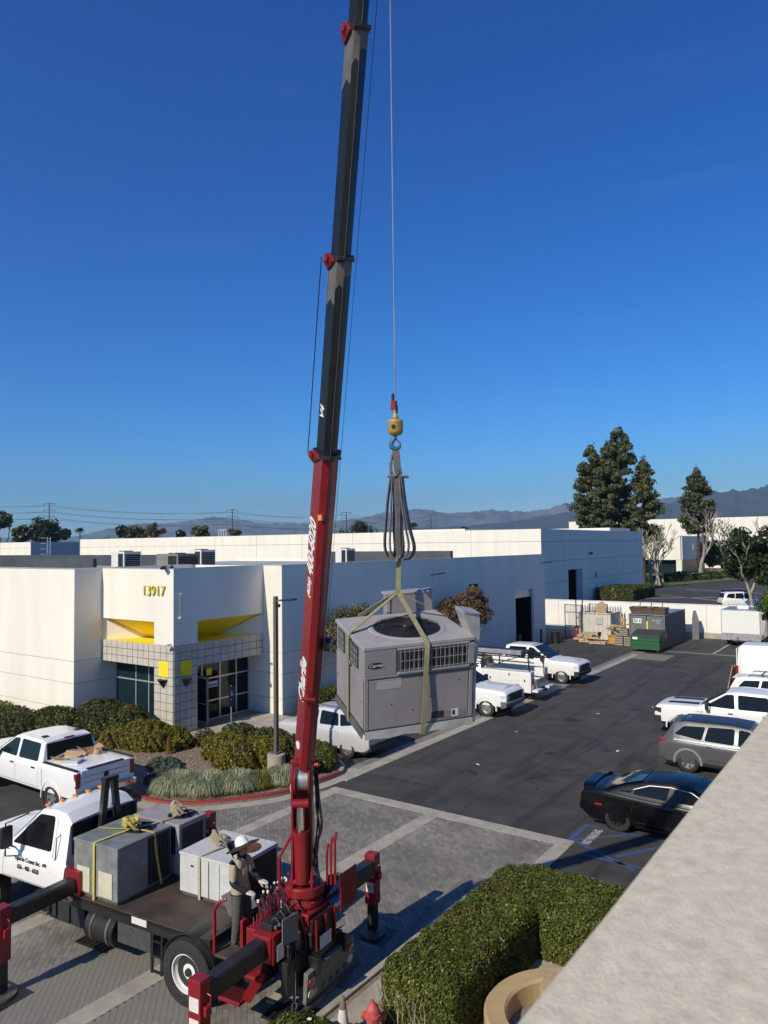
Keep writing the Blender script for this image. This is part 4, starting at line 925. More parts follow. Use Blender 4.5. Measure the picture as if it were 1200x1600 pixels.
# --- crew cab pickup with black nose, farther up
c, h, xc, xr = pickup('white crew-cab pickup with black grille and bumper, next past the utility truck', (-18.05, 40.35, 0), 0, P_white, L=6.25, bumper=M_plas, rim=M_rim, style='steel', ztop=2.0)
for k in range(5): c.bar('roof_marker', xc-1.05, xc-.95, -.62+k*.31-.04, -.62+k*.31+.04, 2.0, 2.03, M_plas, .01)
c.bar('tool_chest', xr-.75, xr-.15, -.95, .95, 1.36, 1.55, M_black, .02); c.bar('cargo_cover', -h+.15, xr-.8, -.86, .86, 1.0, 1.3, M_galv, .04)
# --- right-hand row
# black fastback sedan
def sedan(label, loc, rz, m):
    L, W = 5.05, 1.9; h = L/2
    sh = [(-h, .93), (-h+.1, 1.02), (-h+.75, 1.04), (-.9, .99), (.8, .94), (1.15, .93), (h-.6, .88), (h-.1, .74), (h, .64)]
    rf = [(-h+.62, 1.03), (-1.35, 1.26), (-.75, 1.42), (-.1, 1.47), (.35, 1.42), (1.05, 1.06), (1.3, .92)]
    c = Car('parked_sedan', label, loc, rz, m, L, W, sh, rf, base=.22, arches=(-h+1.06, h-.95), rw=.36, wwid=.26, rim=M_rimk, style='mesh', tumble=.42, archr=.405, nose=.22, tailr=.14, endr=.3)
    zb = 1.03
    c.glass([[(.98, zb), (.42, 1.30), (0, 1.345), (-.08, zb)], [(-.2, zb), (-.12, 1.345), (-.62, 1.31), (-1.02, 1.16), (-1.06, zb+.03)]])
    c.patch('quarter_glass', [(-1.12, zb+.05), (-1.08, 1.15), (-1.4, 1.10), (-1.42, zb+.05)], M_glass, .004)
    c.patch('window_trim', [(1.0, zb-.01), (.42, 1.318), (-.1, 1.364), (-.65, 1.328), (-1.06, 1.178), (-1.055, 1.168), (-.645, 1.316), (-.1, 1.352), (.415, 1.306), (.985, zb-.01)], M_galv, .006)
    c.screen('windscreen', 1.1, .42); c.screen('rear_window', -h+.75, -.85)
    c.seam([(.98, .36), (1.0, .9)]); c.seam([(-.14, .34), (-.14, .96)]); c.seam([(-1.1, .55), (-1.02, .97)]); c.seam([(-1.0, .36), (1.0, .36)])
    c.handles([(.1, .86), (-.95, .89)], m); c.mirrors(.85, 1.03, m, (.14, .2, .13), .1)
    # three-part raised tail spoiler
    b = MB(); b.loft([[(-h+.02+.10*abs(u)**3, u*W*.46, 1.03+(.055 if abs(u) < .9 else .0)), (-h+.30+.1*abs(u)**3, u*W*.46, 1.045+(.04 if abs(u) < .9 else 0)), (-h+.30+.1*abs(u)**3, u*W*.46, 1.02+(.035 if abs(u) < .9 else 0)), (-h+.04+.1*abs(u)**3, u*W*.46, .99+(.05 if abs(u) < .9 else 0))] for u in (-1, -.93, -.86, -.4, 0, .4, .86, .93, 1)]); b.build('spoiler', m, c.t, smooth=40)
    for sy in (-1, 1):
        c.bar('spoiler_foot', -h+.1, -h+.26, sy*.7-.05, sy*.7+.05, 1.0, 1.05, m, .01)
        b = MB(); b.box((-h+.55, sy*(c.ys(-h+.55, .66)+.0), .66), (.2, .02, .05)); b.build('side_marker', M_tail, c.t, bevel=.008)
        b = MB(); b.box((h-.2, sy*W*.37, .72), (.3, W*.17, .11), (0, .1, -sy*.55)); b.build('headlight', M_head, c.t, bevel=.03)
    c.bar('tail_light', -h-.012, -h+.06, -W*.37, W*.37, .80, .92, M_tail, .02); c.bar('rear_bumper', -h-.06, -h+.2, -W*.41, W*.41, .36, .60, m, .06); c.plate(-h-.06, .52)
    c.bar('grille', h-.1, h+.0, -W*.3, W*.3, .42, .62, M_plas, .03)
    return c
sedan('glossy black sedan with a raised tail spoiler', (-5.2, 21.13, 0), 0, P_black)
suv('dark grey wagon with silver trim, next to the black sedan', (-4.85, 27.55, 0), 0, P_grey, 4.89, 1.85, 1.70, 'parked_wagon', rails=False, roofm=P_navy, boxy=.6, flare=P_silv2)
# sunshade folded inside the wagon's rear door glass
c, h, xc, xr = pickup('white pickup with black hood stripes, beyond the dark grey wagon', (-5.75, 32.3, 0), PI, P_white, L=5.9, hood_stripe=True, bumper=M_plas, lampc=mat('smoked_lamp', (.07, .035, .02), .2), style='spoke')
text('fender_script', 'CUSTOM', .07, M_galv, c.t, (xc+.15, c.wx(xc+.3)+.012, 1.08), (R(90), 0, PI), ext=.001)
suv('white wagon with black roof bars, between striped pickup and cargo van', (-4.6, 37.2, 0), 0, P_white, 4.85, 1.95, 1.78, 'parked_wagon', rails=1, boxy=.5)
# cargo van
L, W = 5.98, 2.05; h = L/2
v = Car('cargo_van', 'tall white cargo van at the far end of the right-hand row', (-4.35, 42.2, 0), 0, P_white, L, W, [(-h, 1.18), (1.1, 1.16), (1.8, 1.12), (h-.5, 1.04), (h-.1, .9), (h, .8)],
        [(-h+.01, 1.15), (-h+.04, 1.5), (-h+.10, 2.40), (-h+.25, 2.54), (-1.5, 2.57), (.5, 2.55), (1.0, 2.46), (2.0, 1.3), (2.2, 1.1)], base=.36, tumble=.10, arches=(-h+1.1, h-.95), rw=.37, wwid=.24, rim=M_rimk, style='steel', cat='van', archr=.44, nose=.18, tailr=.03, cabw=1.0)
v.glass([[(1.75, 1.35), (1.2, 2.05), (.75, 2.05), (.72, 1.35)]]); v.screen('windscreen', 1.95, 1.15)
v.seam([(.6, .5), (.6, 2.3)]); v.seam([(-.8, .5), (-.8, 2.3)]); v.seam([(-h+.3, 2.15), (.5, 2.15)]); v.seam([(-h+.3, .75), (.5, .75)]); v.seam([(-h+.18, .6), (-h+.18, 2.2)])
v.mirrors(1.65, 1.5, sz=(.15, .2, .36), out=.16)
for sy in (-1, 1):
    b = MB(); b.box((-h+.04, sy*W*.468, 1.2), (.12, .10, .62)); b.build('tail_light', M_tail, v.t, bevel=.02)
v.bar('rear_bumper', -h-.1, -h+.1, -W*.45, W*.45, .42, .58, M_plas, .03); v.bar('rear_door', -h-.02, -h+.03, -W*.40, -.01, .62, 2.35, P_white, .02); v.bar('rear_door', -h-.02, -h+.03, .01, W*.40, .62, 2.35, P_white, .02)
# boards leaning on the van's tail
M_wood = mat('weathered_wood', (.40, .27, .14), .85, var=.3, vscale=5, stretch=(1, 1, .2)); M_woodg = mat('grey_wood', (.30, .26, .21), .9, var=.25, vscale=6)
for k in range(3):
    b = MB(); b.box((0, 0, .72), (.05, .22, 1.5), (0, R(12), 0)); o = b.build('timber_plank', M_wood, loc=(-7.68+.05*k, 41.35+k*.26, .0), bevel=.006)
    tag(o, ['tan plank leaning on the van tail, nearest the white wagon', 'middle tan plank leaning on the van tail', 'tan plank leaning on the van tail, farthest of three'][k], 'plank', 'planks leaning on the van')
# enclosed trailer
t = thing('enclosed_trailer', 'white box trailer with a roof vent, before the block wall', 'trailer', (-10.38, 60.4, 0), R(90))
def tb(name, *a, m=P_white, bevel=.015):
    b = MB(); b.bx(*a); return b.build(name, m, t, bevel=bevel)
tb('box', 0, 4.2, -1.3, 1.3, .75, 2.62); tb('roof', -.02, 4.22, -1.32, 1.32, 2.621, 2.66, m=M_galv); tb('stone_guard', -.012, 0, -1.28, 1.28, .42, .95, m=M_galv, bevel=0)
tb('floor', .02, 4.18, -1.28, 1.28, .42, .749, m=P_white)
for y in (-1.3, 1.3): tb('corner_post', -.02, .05, y-.03, y+.03, .42, 2.62, m=M_alu)
tb('roof_vent', 1.2, 2.0, -.4, .4, 2.66, 2.92, m=P_white, bevel=.04)
b = MB(); b.beam((0, -.7, .42), (-1.3, 0, .45), .08, .1); b.beam((0, .7, .42), (-1.3, 0, .45), .08, .1); b.cyl((-1.2, 0, .1), (-1.2, 0, .8), .03); b.build('drawbar', M_black, t)
for y in (-1.2, 1.2):
    for x in (1.9, 2.7): wheel(t, x, y, .33, .2, M_rimw, 'steel')
for y in (-1.305, 1.305): tb('fender', 1.4, 3.2, y-.03, y+.03, .5, .8, m=M_alu)
# two cars beyond the wall
suv('white wagon parked beyond the block wall under the dark tree', (-16.2, 95.5, 0), .5, P_white, 4.9, 1.95, 1.85, 'parked_wagon', boxy=.7)
suv('dark maroon wagon parked behind the white one, beyond the wall', (-16.9, 99.3, 0), .5, P_dark, 4.9, 1.95, 1.95, 'parked_wagon', boxy=.7)
suv('silver crossover far down the street, half hidden by the dark tree', (-12.6, 108.5, 0), .3, P_silver, 4.7, 1.9, 1.7, 'parked_crossover', boxy=.4)
# ================================================================== crane truck
def ray(px, py): return CR*((px-600)/1160)+CU*((800-py)/1160)+CF
CAMP = Vector((0, 0, H))
def at(px, py, d): return CAMP+ray(px, py)*d
M_cred = mat('crane_red', (.27, .012, .018), .36, col2=(.19, .010, .015), vscale=3, coat=.2, detail=7)
M_cblk = mat('crane_black', (.013, .013, .015), .35, col2=(.03, .028, .026), vscale=4, detail=8)
M_steel = mat('cylinder_rod', (.72, .73, .75), .14, metal=1)
M_worn = mat('worn_steel', (.075, .073, .07), .5, col2=(.17, .155, .135), vscale=5, metal=.3, detail=8)
M_deck = mat('deck_plate', (.028, .027, .027), .6, col2=(.10, .062, .045), vscale=1.7, bump=.3, bscale=70, detail=9)
M_stk = mat('sticker_white', (.66, .64, .6), .6, var=.1, vscale=30)
M_letw = mat('letter_white', (.78, .78, .76), .5)
M_letk = mat('letter_black', (.015, .015, .02), .5)
M_hose = mat('hose', (.012, .012, .012), .45)
def spline3(pts, n):
    out = []
    for i in range(len(pts)-1):
        p0, p1, p2, p3 = (pts[max(0, min(len(pts)-1, i+k))] for k in (-1, 0, 1, 2))
        for j in range(n): t = j/n; out.append(.5*((2*p1)+(p2-p0)*t+(2*p0-5*p1+4*p2-p3)*t*t+(3*p1-p0-3*p2+p3)*t*t*t))
    return out+[pts[-1]]
TR = R(5.5)
tk = thing('crane_truck', 'white flatbed truck with a red telescopic crane standing on its outriggers', 'crane truck', (-10.08, 9.885, 0), TR)
TKM = Matrix.Translation((-10.08, 9.885, 0)) @ Matrix.Rotation(TR, 4, 'Z'); TKI = TKM.inverted()
def TL(p): return TKI @ Vector(p)
def tbx(name, x0, x1, y0, y1, z0, z1, m, bevel=.012, parent=None):
    b = MB(); b.bx(x0, x1, y0, y1, z0, z1); return b.build(name, m, parent or tk, bevel=bevel)
# cab
Lc, Wc = 3.9, 2.04; h = Lc/2
cab = Car('truck_cab', None, (0, 0, 0), 0, P_white, Lc, Wc, [(-h, 1.62), (-.2, 1.60), (.0, 1.63), (.9, 1.58), (h-.4, 1.48), (h, 1.3)], [(-h+.01, 1.6), (-h+.05, 2.32), (-h+.25, 2.47), (-h+.6, 2.50), (-.95, 2.44), (-.12, 1.72), (.05, 1.60)], base=.92, arches=(.98,), rw=.50, wwid=.28, rim=M_rimw, style='truck', tumble=.20, archr=.66, cat=None, group=None, nose=.12, tailr=.0)
cab.glass([[(-.22, 1.68), (-.95, 2.34), (-1.42, 2.36), (-1.46, 1.70)]], mat('cab_glass', (.008, .009, .010), .1))
cab.screen('windscreen', -.14, -.88); cab.screen('rear_window', -h+.02, -h+.045, off=.03, inset=.12)
b = MB(); b.bx(-h-.012, -h+.01, -.82, .82, 1.70, 2.30); b.build('rear_window', mat('cab_glass', (.008, .009, .010), .1), cab.t, bevel=.004)
cab.seam([(.02, 1.0), (-.08, 1.62)]); cab.seam([(-1.52, 1.02), (-1.52, 2.36)]); cab.seam([(-1.52, 1.0), (.02, 1.0)])
cab.patch('door_handle', [(-1.42, 1.42), (-1.30, 1.42), (-1.30, 1.58), (-1.42, 1.58)], M_plas, .012); cab.patch('door_handle', [(-.32, 1.56), (-.08, 1.545), (-.08, 1.585), (-.32, 1.60)], M_plas, .012)
for sy in (-1, 1):   # grab rail, big west-coast mirror on a frame
    y = cab.ys(-1.62, 1.7); b = MB(); b.tube([(-1.62, sy*(y-.01), 1.35), (-1.62, sy*(y+.05), 1.4), (-1.66, sy*(y+.02), 2.02), (-1.66, sy*(y-.08), 2.06)], .012, 6); b.build('grab_rail', M_chrome, cab.t)
    b = MB(); b.tube([(-.45, sy*.97, 1.45), (-.46, sy*1.26, 1.55), (-.46, sy*1.26, 2.2), (-.75, sy*.93, 2.36)], .016, 6); b.tube([(-.3, sy*.97, 1.62), (-.46, sy*1.26, 1.75)], .014, 6); b.build('mirror_frame', M_black, cab.t)
    b = MB(); b.box((-.50, sy*1.27, 1.94), (.10, .24, .42)); o = b.build('mirror', M_black, cab.t, bevel=.02)
for k in range(5): b = MB(); b.box((-.98, -.66+k*.33, 2.475), (.12, .07, .05)); b.build('roof_marker', M_amber, cab.t, bevel=.012)
for sy in (-1, 1):
    b = MB(); b.loft([[(.98+math.cos(t)*.67, sy*(Wc/2-.08), .5+math.sin(t)*.67), (.98+math.cos(t)*.67, sy*(Wc/2+.10), .5+math.sin(t)*.67), (.98+math.cos(t)*.76, sy*(Wc/2+.07), .5+math.sin(t)*.78), (.98+math.cos(t)*.80, sy*(Wc/2-.08), .5+math.sin(t)*.84)] for t in [R(-5)+R(190)*k/14 for k in range(15)]]); b.build('fender', P_white, cab.t, smooth=50)
text('lettering', 'Charlie Cranes Inc.', .125, M_letk, cab.t, (-.42, cab.ys(-.9, 1.39)+.006, 1.40), (R(90), 0, PI), ext=.0015, sx=.84, bold=.002)
text('lettering', '626 - 400 - 6020', .125, M_letk, cab.t, (-.50, cab.ys(-.9, 1.27)+.006, 1.235), (R(90), 0, PI), ext=.0015, sx=.82, bold=.004)
text('lettering', 'CA 513496', .07, M_letk, cab.t, (.42, cab.wx(.3)+.004, 1.50), (R(90), 0, PI), ext=.001); text('lettering', '57', .09, M_letk, cab.t, (.33, cab.wx(.3)+.004, 1.40), (R(90), 0, PI), ext=.001)
b = MB()
for k in range(6): b.tube([(.35+.05*k, Wc/2+.02, 1.08-.05*k), (.42+.05*k, Wc/2+.10, 1.05-.05*k)], .01, 4)
b.build('antenna_bracket', M_black, cab.t)
off = Matrix.Translation((-3.85-h, 0, 0)) @ Matrix.Rotation(PI, 4, 'Z')
for ch in list(cab.t.children):
    Mb = Matrix.LocRotScale(ch.location, ch.rotation_euler, ch.scale); ch.parent = tk; Mn = off @ Mb
    ch.location = Mn.to_translation(); ch.rotation_euler = Mn.to_euler(); 
bpy.data.objects.remove(cab.t)
tbx('cab_step', -5.3, -4.3, -1.05, -.7, .50, .56, M_worn); tbx('cab_step', -5.3, -4.3, .7, 1.05, .50, .56, M_worn)
b = MB()
for i in range(9):
    for j in range(3): b.bx(-5.25+i*.1, -5.19+i*.1, -1.03+j*.11, -.96+j*.11, .561, .568)
b.build('step_tread', M_black, tk)
# chassis, deck and side gear
for y in (-.42, .42): tbx('chassis_rail', -7.2, 1.85, y-.05, y+.05, .70, .98, M_cblk)
tbx('deck', -3.5, 0, -1.13, 1.13, 1.06, 1.15, M_deck, .006)
for y in (-1.13, 1.05): tbx('side_rail', -3.52, .02, y, y+.08, .93, 1.149, M_cblk)
tbx('rear_rail', .0, .09, -1.13, 1.13, .88, 1.149, M_cblk)
for k in range(7): tbx('cross_member', -3.3+k*.52, -3.22+k*.52, -1.04, 1.04, .95, 1.058, M_cblk, 0)
tbx('sticker', -1.80, -1.42, -1.135, -1.131, 1.0, 1.12, M_stk, 0)
tbx('side_marker', -3.50, -3.40, -1.15, -1.131, 1.02, 1.10, M_amber, .008); tbx('side_marker', -.2, -.1, -1.15, -1.131, 1.0, 1.08, M_tail, .008)
b = MB(); b.cyl((-3.12, -.82, .60), (-2.35, -.82, .60), .31, n=28); o = b.build('fuel_tank', M_cblk, tk, smooth=40, bevel=.02)
for x in (-2.95, -2.52): b = MB(); b.lathe([(.315, 0), (.322, .0), (.322, .05), (.315, .05)], (x, -.82, .60), (1, 0, 0), 28); b.build('tank_strap', M_worn, o, smooth=40)
tbx('tool_box', -2.28, -1.42, -1.04, -.6, .50, .92, mat('tool_box_grey', (.06, .065, .07), .5, var=.2, vscale=5), .015); tbx('box_latch', -1.95, -1.85, -1.055, -1.041, .78, .84, M_chrome, .004)
tbx('battery_box', -3.62, -3.22, -1.02, -.62, .48, .84, M_plas, .02); tbx('battery_box', -4.05, -3.70, -1.0, -.6, .46, .90, M_plas, .03)
b = MB(); b.lathe([(.001, .12), (.05, .12), (.06, .06), (.06, 0)], (-3.85, -.85, .9), (0, 0, 1), 12); b.build('filler_cap', mat('cap_blue', (.08, .13, .35), .4), tk, smooth=40)
tbx('battery_lid', -3.64, -3.20, -1.04, -.6, .84, .90, M_black, .02); tbx('air_tank_bracket', -4.25, -4.12, -.98, -.7, .5, .8, M_plas)
b = MB(); b.cyl((-4.9, -.8, .62), (-4.3, -.8, .62), .2, n=20); b.build('air_tank', M_cblk, tk, smooth=40, bevel=.02)
b = MB()   # hanging ladder frame
for x in (-1.34, -1.10): b.beam((x, -1.05, .93), (x, -1.08, .22), .05, .03, up=(0, 1, 0))
for z in (.25, .52, .78): b.beam((-1.36, -1.07, z), (-1.08, -1.07, z), .04, .03)
b.beam((-1.1, -1.06, .3), (-.8, -.9, .62), .03, .05); b.build('side_ladder', M_black, tk)
tbx('mud_flap', .34, .36, -1.2, -.6, .25, .85, M_rubber, 0); tbx('mud_flap', .34, .36, .6, 1.2, .25, .85, M_rubber, 0)
for sy in (-1, 1):
    wheel(tk, -.33, sy*1.16, .55, .28, M_rimw, 'truck'); wheel(tk, -.33, sy*.84, .55, .28, M_rimw, 'truck')
b = MB(); b.loft([[(-.33+math.cos(t)*.61, y, .55+math.sin(t)*.61) for y in (-1.20, -.7)]+[(-.33+math.cos(t)*.63, y, .55+math.sin(t)*.63) for y in (-.7, -1.20)] for t in [R(15)+R(150)*k/10 for k in range(11)]]); b.build('mudguard', M_cblk, tk, smooth=50)
b = MB(); b.cyl((-.35, -.9, .52), (-.35, .9, .52), .09, n=14); b.lathe([(.001, -.25), (.2, -.15), (.22, 0), (.2, .15), (.001, .25)], (-.35, 0, .52), (1, 0, 0), 16); b.build('axle', M_black, tk, smooth=40)
tbx('bed_post', -3.62, -3.54, -.5, .5, 1.15, 1.3, M_cblk)
# A-shaped boom rest behind the cab
b = MB(); b.beam((-3.70, -.34, 1.0), (-3.70, -.13, 3.0), .13, .11, up=(1, 0, 0)); b.beam((-3.70, .30, 1.0), (-3.70, .07, 3.0), .13, .11, up=(1, 0, 0)); b.bx(-3.78, -3.62, -.2, .14, 2.98, 3.06); b.bx(-3.74, -3.66, -.22, .16, 2.1, 2.2); b.build('boom_rest', M_cblk, tk, bevel=.01)
text('lettering', 'A', .16, M_letw, tk, (-3.63, -.10, 2.42), (R(90), 0, R(90)), ext=.001)
# outriggers
def leg(x, y, zt, sy):
    tbx('leg_sleeve', x-.12, x+.12, y-.11, y+.11, .62, zt, M_cred); tbx('leg_inner', x-.085, x+.085, y-.08, y+.08, .09, .62, M_cblk)
    b = MB(); b.lathe([(.001, .11), (.07, .10), (.09, .05), (.26, .045), (.27, .02), (.27, .0)], (x, y, .018), (0, 0, 1), 20); b.build('foot_plate', M_worn, tk, smooth=40)
    tbx('foot_pad', x-.42, x+.42, y-.36, y+.36, .004, .017, M_black)
    b = MB(); b.tube([(x+.12, y-sy*.02, zt-.2), (x+.2, y-sy*.02, zt-.22), (x+.2, y-sy*.02, zt-.34), (x+.12, y-sy*.02, zt-.36)], .012, 6); b.build('leg_handle', M_cred, tk)
    tbx('pin_box', x+.12, x+.19, y-.06, y+.06, zt-.5, zt-.36, M_cred)
    for zz in (zt-.34, zt-.64): tbx('sticker', x-.09, x+.09, y-.113, y-.111, zz-.10, zz+.10, M_stk, 0)
    text('lettering', '9', .12, M_letk, tk, (x-.03, y-.115, zt-.69), (R(90), 0, 0), ext=.0005)
def beam(x, y0, y1, z0, z1, name='outrigger_beam', m=M_cblk, w2=.13):
    b = MB(); ya, yb = sorted((y0, y1)); b.prism([(x-w2, z0), (x+w2, z0), (x+w2, z1-.03), (x+w2-.03, z1), (x-w2+.03, z1), (x-w2, z1-.03)], ya, yb, 'y'); return b.build(name, m, tk, bevel=.008)
beam(-3.4, -2.5, -.5, 1.22, 1.48); leg(-3.4, -2.6, 1.55, -1); beam(-3.4, 2.5, .5, 1.22, 1.48); leg(-3.4, 2.6, 1.55, 1)
tbx('beam_housing', -3.60, -3.2, -1.16, -.4, 1.16, 1.62, M_cred); tbx('beam_housing', -3.60, -3.2, .4, 1.16, 1.16, 1.62, M_cred)
beam(1.25, -2.5, -.4, 1.22, 1.5); leg(1.25, -2.6, 1.6, -1); beam(1.25, 2.2, .4, 1.22, 1.5); leg(1.25, 2.3, 1.6, 1)
# dock of the near rear outrigger: red box, stair, hand rail
tbx('beam_housing', 1.06, 1.45, -1.22, -.35, 1.14, 1.55, M_cred); tbx('beam_housing', 1.06, 1.45, .35, 1.22, 1.14, 1.55, M_cred)
for y in (-1.18, -.78, -.42): tbx('housing_rib', 1.452, 1.475, y, y+.05, 1.12, 1.56, M_cred, .004)
tbx('pump_box', 1.48, 1.62, -1.0, -.45, .55, 1.1, M_cblk, .02); tbx('oil_tank', .62, 1.0, -.9, -.40, .5, .88, M_cblk, .03); tbx('filter_box', 1.5, 1.66, -.40, .1, 1.05, 1.3, M_plas, .02)
for k, (x, y, z, r_, l_) in enumerate(((1.52, -.62, 1.14, .07, .28), (1.54, -.85, 1.12, .055, .2), (1.56, .2, 1.1, .06, .3))):
    b = MB(); b.cyl((x, y, z), (x, y, z+l_), r_, n=14); b.build('filter_can', M_cblk if k else M_worn, tk, smooth=40, bevel=.01)
tbx('sticker', 1.552, 1.555, -1.18, -1.0, 1.2, 1.45, M_stk, 0); tbx('sticker', 1.1, 1.25, -1.255, -1.252, 1.3, 1.45, M_stk, 0)
st = tbx('operator_step', .55, 1.0, -1.45, -1.1, .48, .54, M_cred); tbx('operator_step', .75, 1.2, -1.3, -.95, .86, .92, M_cred)
b = MB()
for i in range(7):
    b.bx(.57+i*.06, .60+i*.06, -1.43, -1.12, .541, .549)
b.build('step_tread', M_black, st)
b = MB(); b.beam((1.0, -1.28, .5), (1.2, -1.12, .92), .05, .16); b.beam((1.2, -1.12, .92), (1.2, -1.0, 1.2), .05, .16); b.build('step_stringer', M_cred, tk)
b = MB(); b.tube([(.16, -1.10, .80), (.16, -1.10, 1.66), (.22, -1.08, 1.78), (.34, -1.0, 1.84)], .032, 10); b.build('hand_rail', M_cred, tk, smooth=50)
tbx('operator_platform', .10, .86, -1.12, -.35, .90, .95, M_deck)
# control bank with levers
tbx('console', .86, 1.06, -1.12, -.05, 1.0, 1.55, M_cred, .02); tbx('valve_bank', .70, .95, -.62, .30, 1.42, 1.62, M_cblk, .02)
b = MB()
for k in range(9):
    y = -.55+k*.1; b.tube([(.80, y, 1.6), (.78, y-.01, 1.86+.03*(k % 2))], .009, 6)
b.build('control_levers', M_cred, tk)
b = MB()
for k in range(9):
    y = -.55+k*.1; b.lathe([(.001, .025), (.02, .015), (.02, -.015), (.001, -.025)], (.78, y-.01, 1.88+.03*(k % 2)), (0, 0, 1), 8)
b.build('lever_knobs', M_letw, tk, smooth=60)
b = MB()
for k in range(7):
    y = -1.05+k*.07; b.tube([(.98, y, 1.02), (.96, y+.01, 1.45), (.90+.02*k, y+.08, 1.66+.03*(k % 3))], .011, 6)
b.build('linkage_rods', M_cred, tk)
for k in range(10):
    y = -1.02+k*.085; b = MB(); b.tube([(1.10+.03*(k % 3), y, 1.55), (1.08+.02*(k % 2), y+.02, 1.78+.04*(k % 3)), (1.00, y+.05, 1.92+.05*(k % 2))], .012, 6); b.build('lever_rod', M_cred, tk, smooth=60)
    b = MB(); b.lathe([(.001, .03), (.022, .02), (.022, -.02), (.001, -.03)], (1.00, y+.05, 1.94+.05*(k % 2)), (0, 0, 1), 8); b.build('lever_knob', M_black if k % 3 else M_letw, tk, smooth=60)
for k in range(9):
    y = -.95+k*.14; b = MB(); b.tube([(1.16, y, 1.57), (1.3, y+.05, 1.72+.05*(k % 3)), (1.5, y+.1, 1.5), (1.6, y+.06, 1.2), (1.62, y, .9)], .017, 6); b.build('hydraulic_hose', M_hose, tk, smooth=60)
for k in range(5):
    y = -1.0+k*.16; b = MB(); b.tube([(.96, y, 1.5), (.9, y-.05, 1.3), (.96, y-.1, 1.1), (1.02, y-.02, .85)], .016, 6); b.build('hydraulic_hose', M_hose, tk, smooth=60)
tbx('valve_block', 1.10, 1.34, -1.05, -.42, 1.55, 1.66, M_cblk, .015)
for k in range(6): tbx('valve_spool', 1.34, 1.40, -1.0+k*.1, -.95+k*.1, 1.58, 1.63, M_worn, .006)
tbx('gauge_plate', 1.04, 1.06, -.42, -.30, 1.6, 1.78, M_stk, .004)
b = MB()
for k in range(8):
    y = -.5+k*.12; b.tube([(.95, y, 1.5), (1.05, y+.04, 1.42+.03*k), (1.12, y*.6+.05, 1.3), (1.15, y*.4, 1.05)], .018, 6)
for k in range(6):
    a = k*.35; b.tube([(1.35, .25+.04*k, 1.5), (1.5+.05*k, .4, 1.95+.08*math.sin(a)), (1.45, .52, 1.7), (1.3, .6, 1.5)], .014, 6)
b.build('hydraulic_hoses', M_hose, tk)
tbx('lever_frame', .72, .78, -1.1, -.98, .96, 1.62, M_cred); tbx('lever_frame', .72, .78, -.2, -.1, 1.0, 1.62, M_cred)
b = MB(); b.box((1.60, -.90, 1.60), (.02, .34, .42), (0, 0, R(-10))); b.build('guard_panel', mat('panel_grey', (.16, .16, .17), .4), tk)
b = MB(); b.box((1.75, .62, 1.70), (.03, .52, .62)); b.build('side_shield', M_cred, tk, bevel=.01)
tbx('shield_sheet', 1.4, 1.74, .3, .8, 1.48, 1.50, mat('panel_blue', (.05, .08, .16), .3), .002)
# pedestal, turret, mast
tbx('pedestal', .86, 1.56, -.34, .34, .62, 1.56, M_cred, .03)
b = MB(); b.lathe([(.001, 1.56), (.29, 1.56), (.32, 1.60), (.32, 1.66), (.27, 1.70), (.27, 1.76), (.35, 1.78), (.35, 1.90), (.32, 1.93), (.001, 1.94)], (1.22, 0, 0), (0, 0, 1), 36); b.build('slewing_ring', M_cred, tk, smooth=35)
for k in range(16): t = 2*PI*k/16; b = MB(); b.cyl((1.22+.295*math.cos(t), .295*math.sin(t), 1.655), (1.22+.295*math.cos(t), .295*math.sin(t), 1.69), .018, n=6); b.build('ring_bolt', M_worn, tk)
# boom frame in world space, brought into the truck's frame
B0 = at(472, 1225, 13.0); B1 = at(561, 0, 8.25); BD = (B1-B0).normalized()
lv = -CR; lv = (lv-BD*lv.dot(BD)).normalized(); fv = BD.cross(lv).normalized()
if fv.dot(CF) > 0: fv = -fv
def bt(py):      # distance along the boom axis that shows at picture row py
    a, c = -3., 25.
    for _ in range(60):
        m_ = (a+c)/2; q = B0+BD*m_-CAMP; y = 800-1160*q.dot(CU)/q.dot(CF)
        if y > py and q.dot(CF) > .5: a = m_
        else: c = m_
    return a
HEX = [(.5, -.35), (.10, .45), (-.2, .5), (-.5, .05), (-.5, -.4), (.1, -.62)]
def bsec(t, wd): return [TL(B0+BD*t+lv*(p*wd)+fv*(q*wd)) for p, q in HEX]
def bseg(name, t0, t1, w0, w1, m, bevel=.012):
    b = MB(); b.loft([bsec(t0, w0), bsec(t1, w1)]); return b.build(name, m, tk, bevel=bevel)
T1, T2, T3, T4 = bt(712), bt(405), bt(46), bt(0)+1.15
bseg('boom_base_section', bt(1195), T1, .36, .36, M_cred)
M_sec = mat('boom_black', (.010, .011, .014), .42, col2=(.020, .020, .021), vscale=3, detail=7, spec=.3)
s2 = bseg('boom_second_section', T1, T2, .30, .30, M_sec); s3 = bseg('boom_third_section', T2, T3, .258, .258, M_sec); s4 = bseg('boom_tip_section', T3, T4, .222, .222, M_sec)
def bpt(t, p, q, wd): return TL(B0+BD*t+lv*(p*wd)+fv*(q*wd))
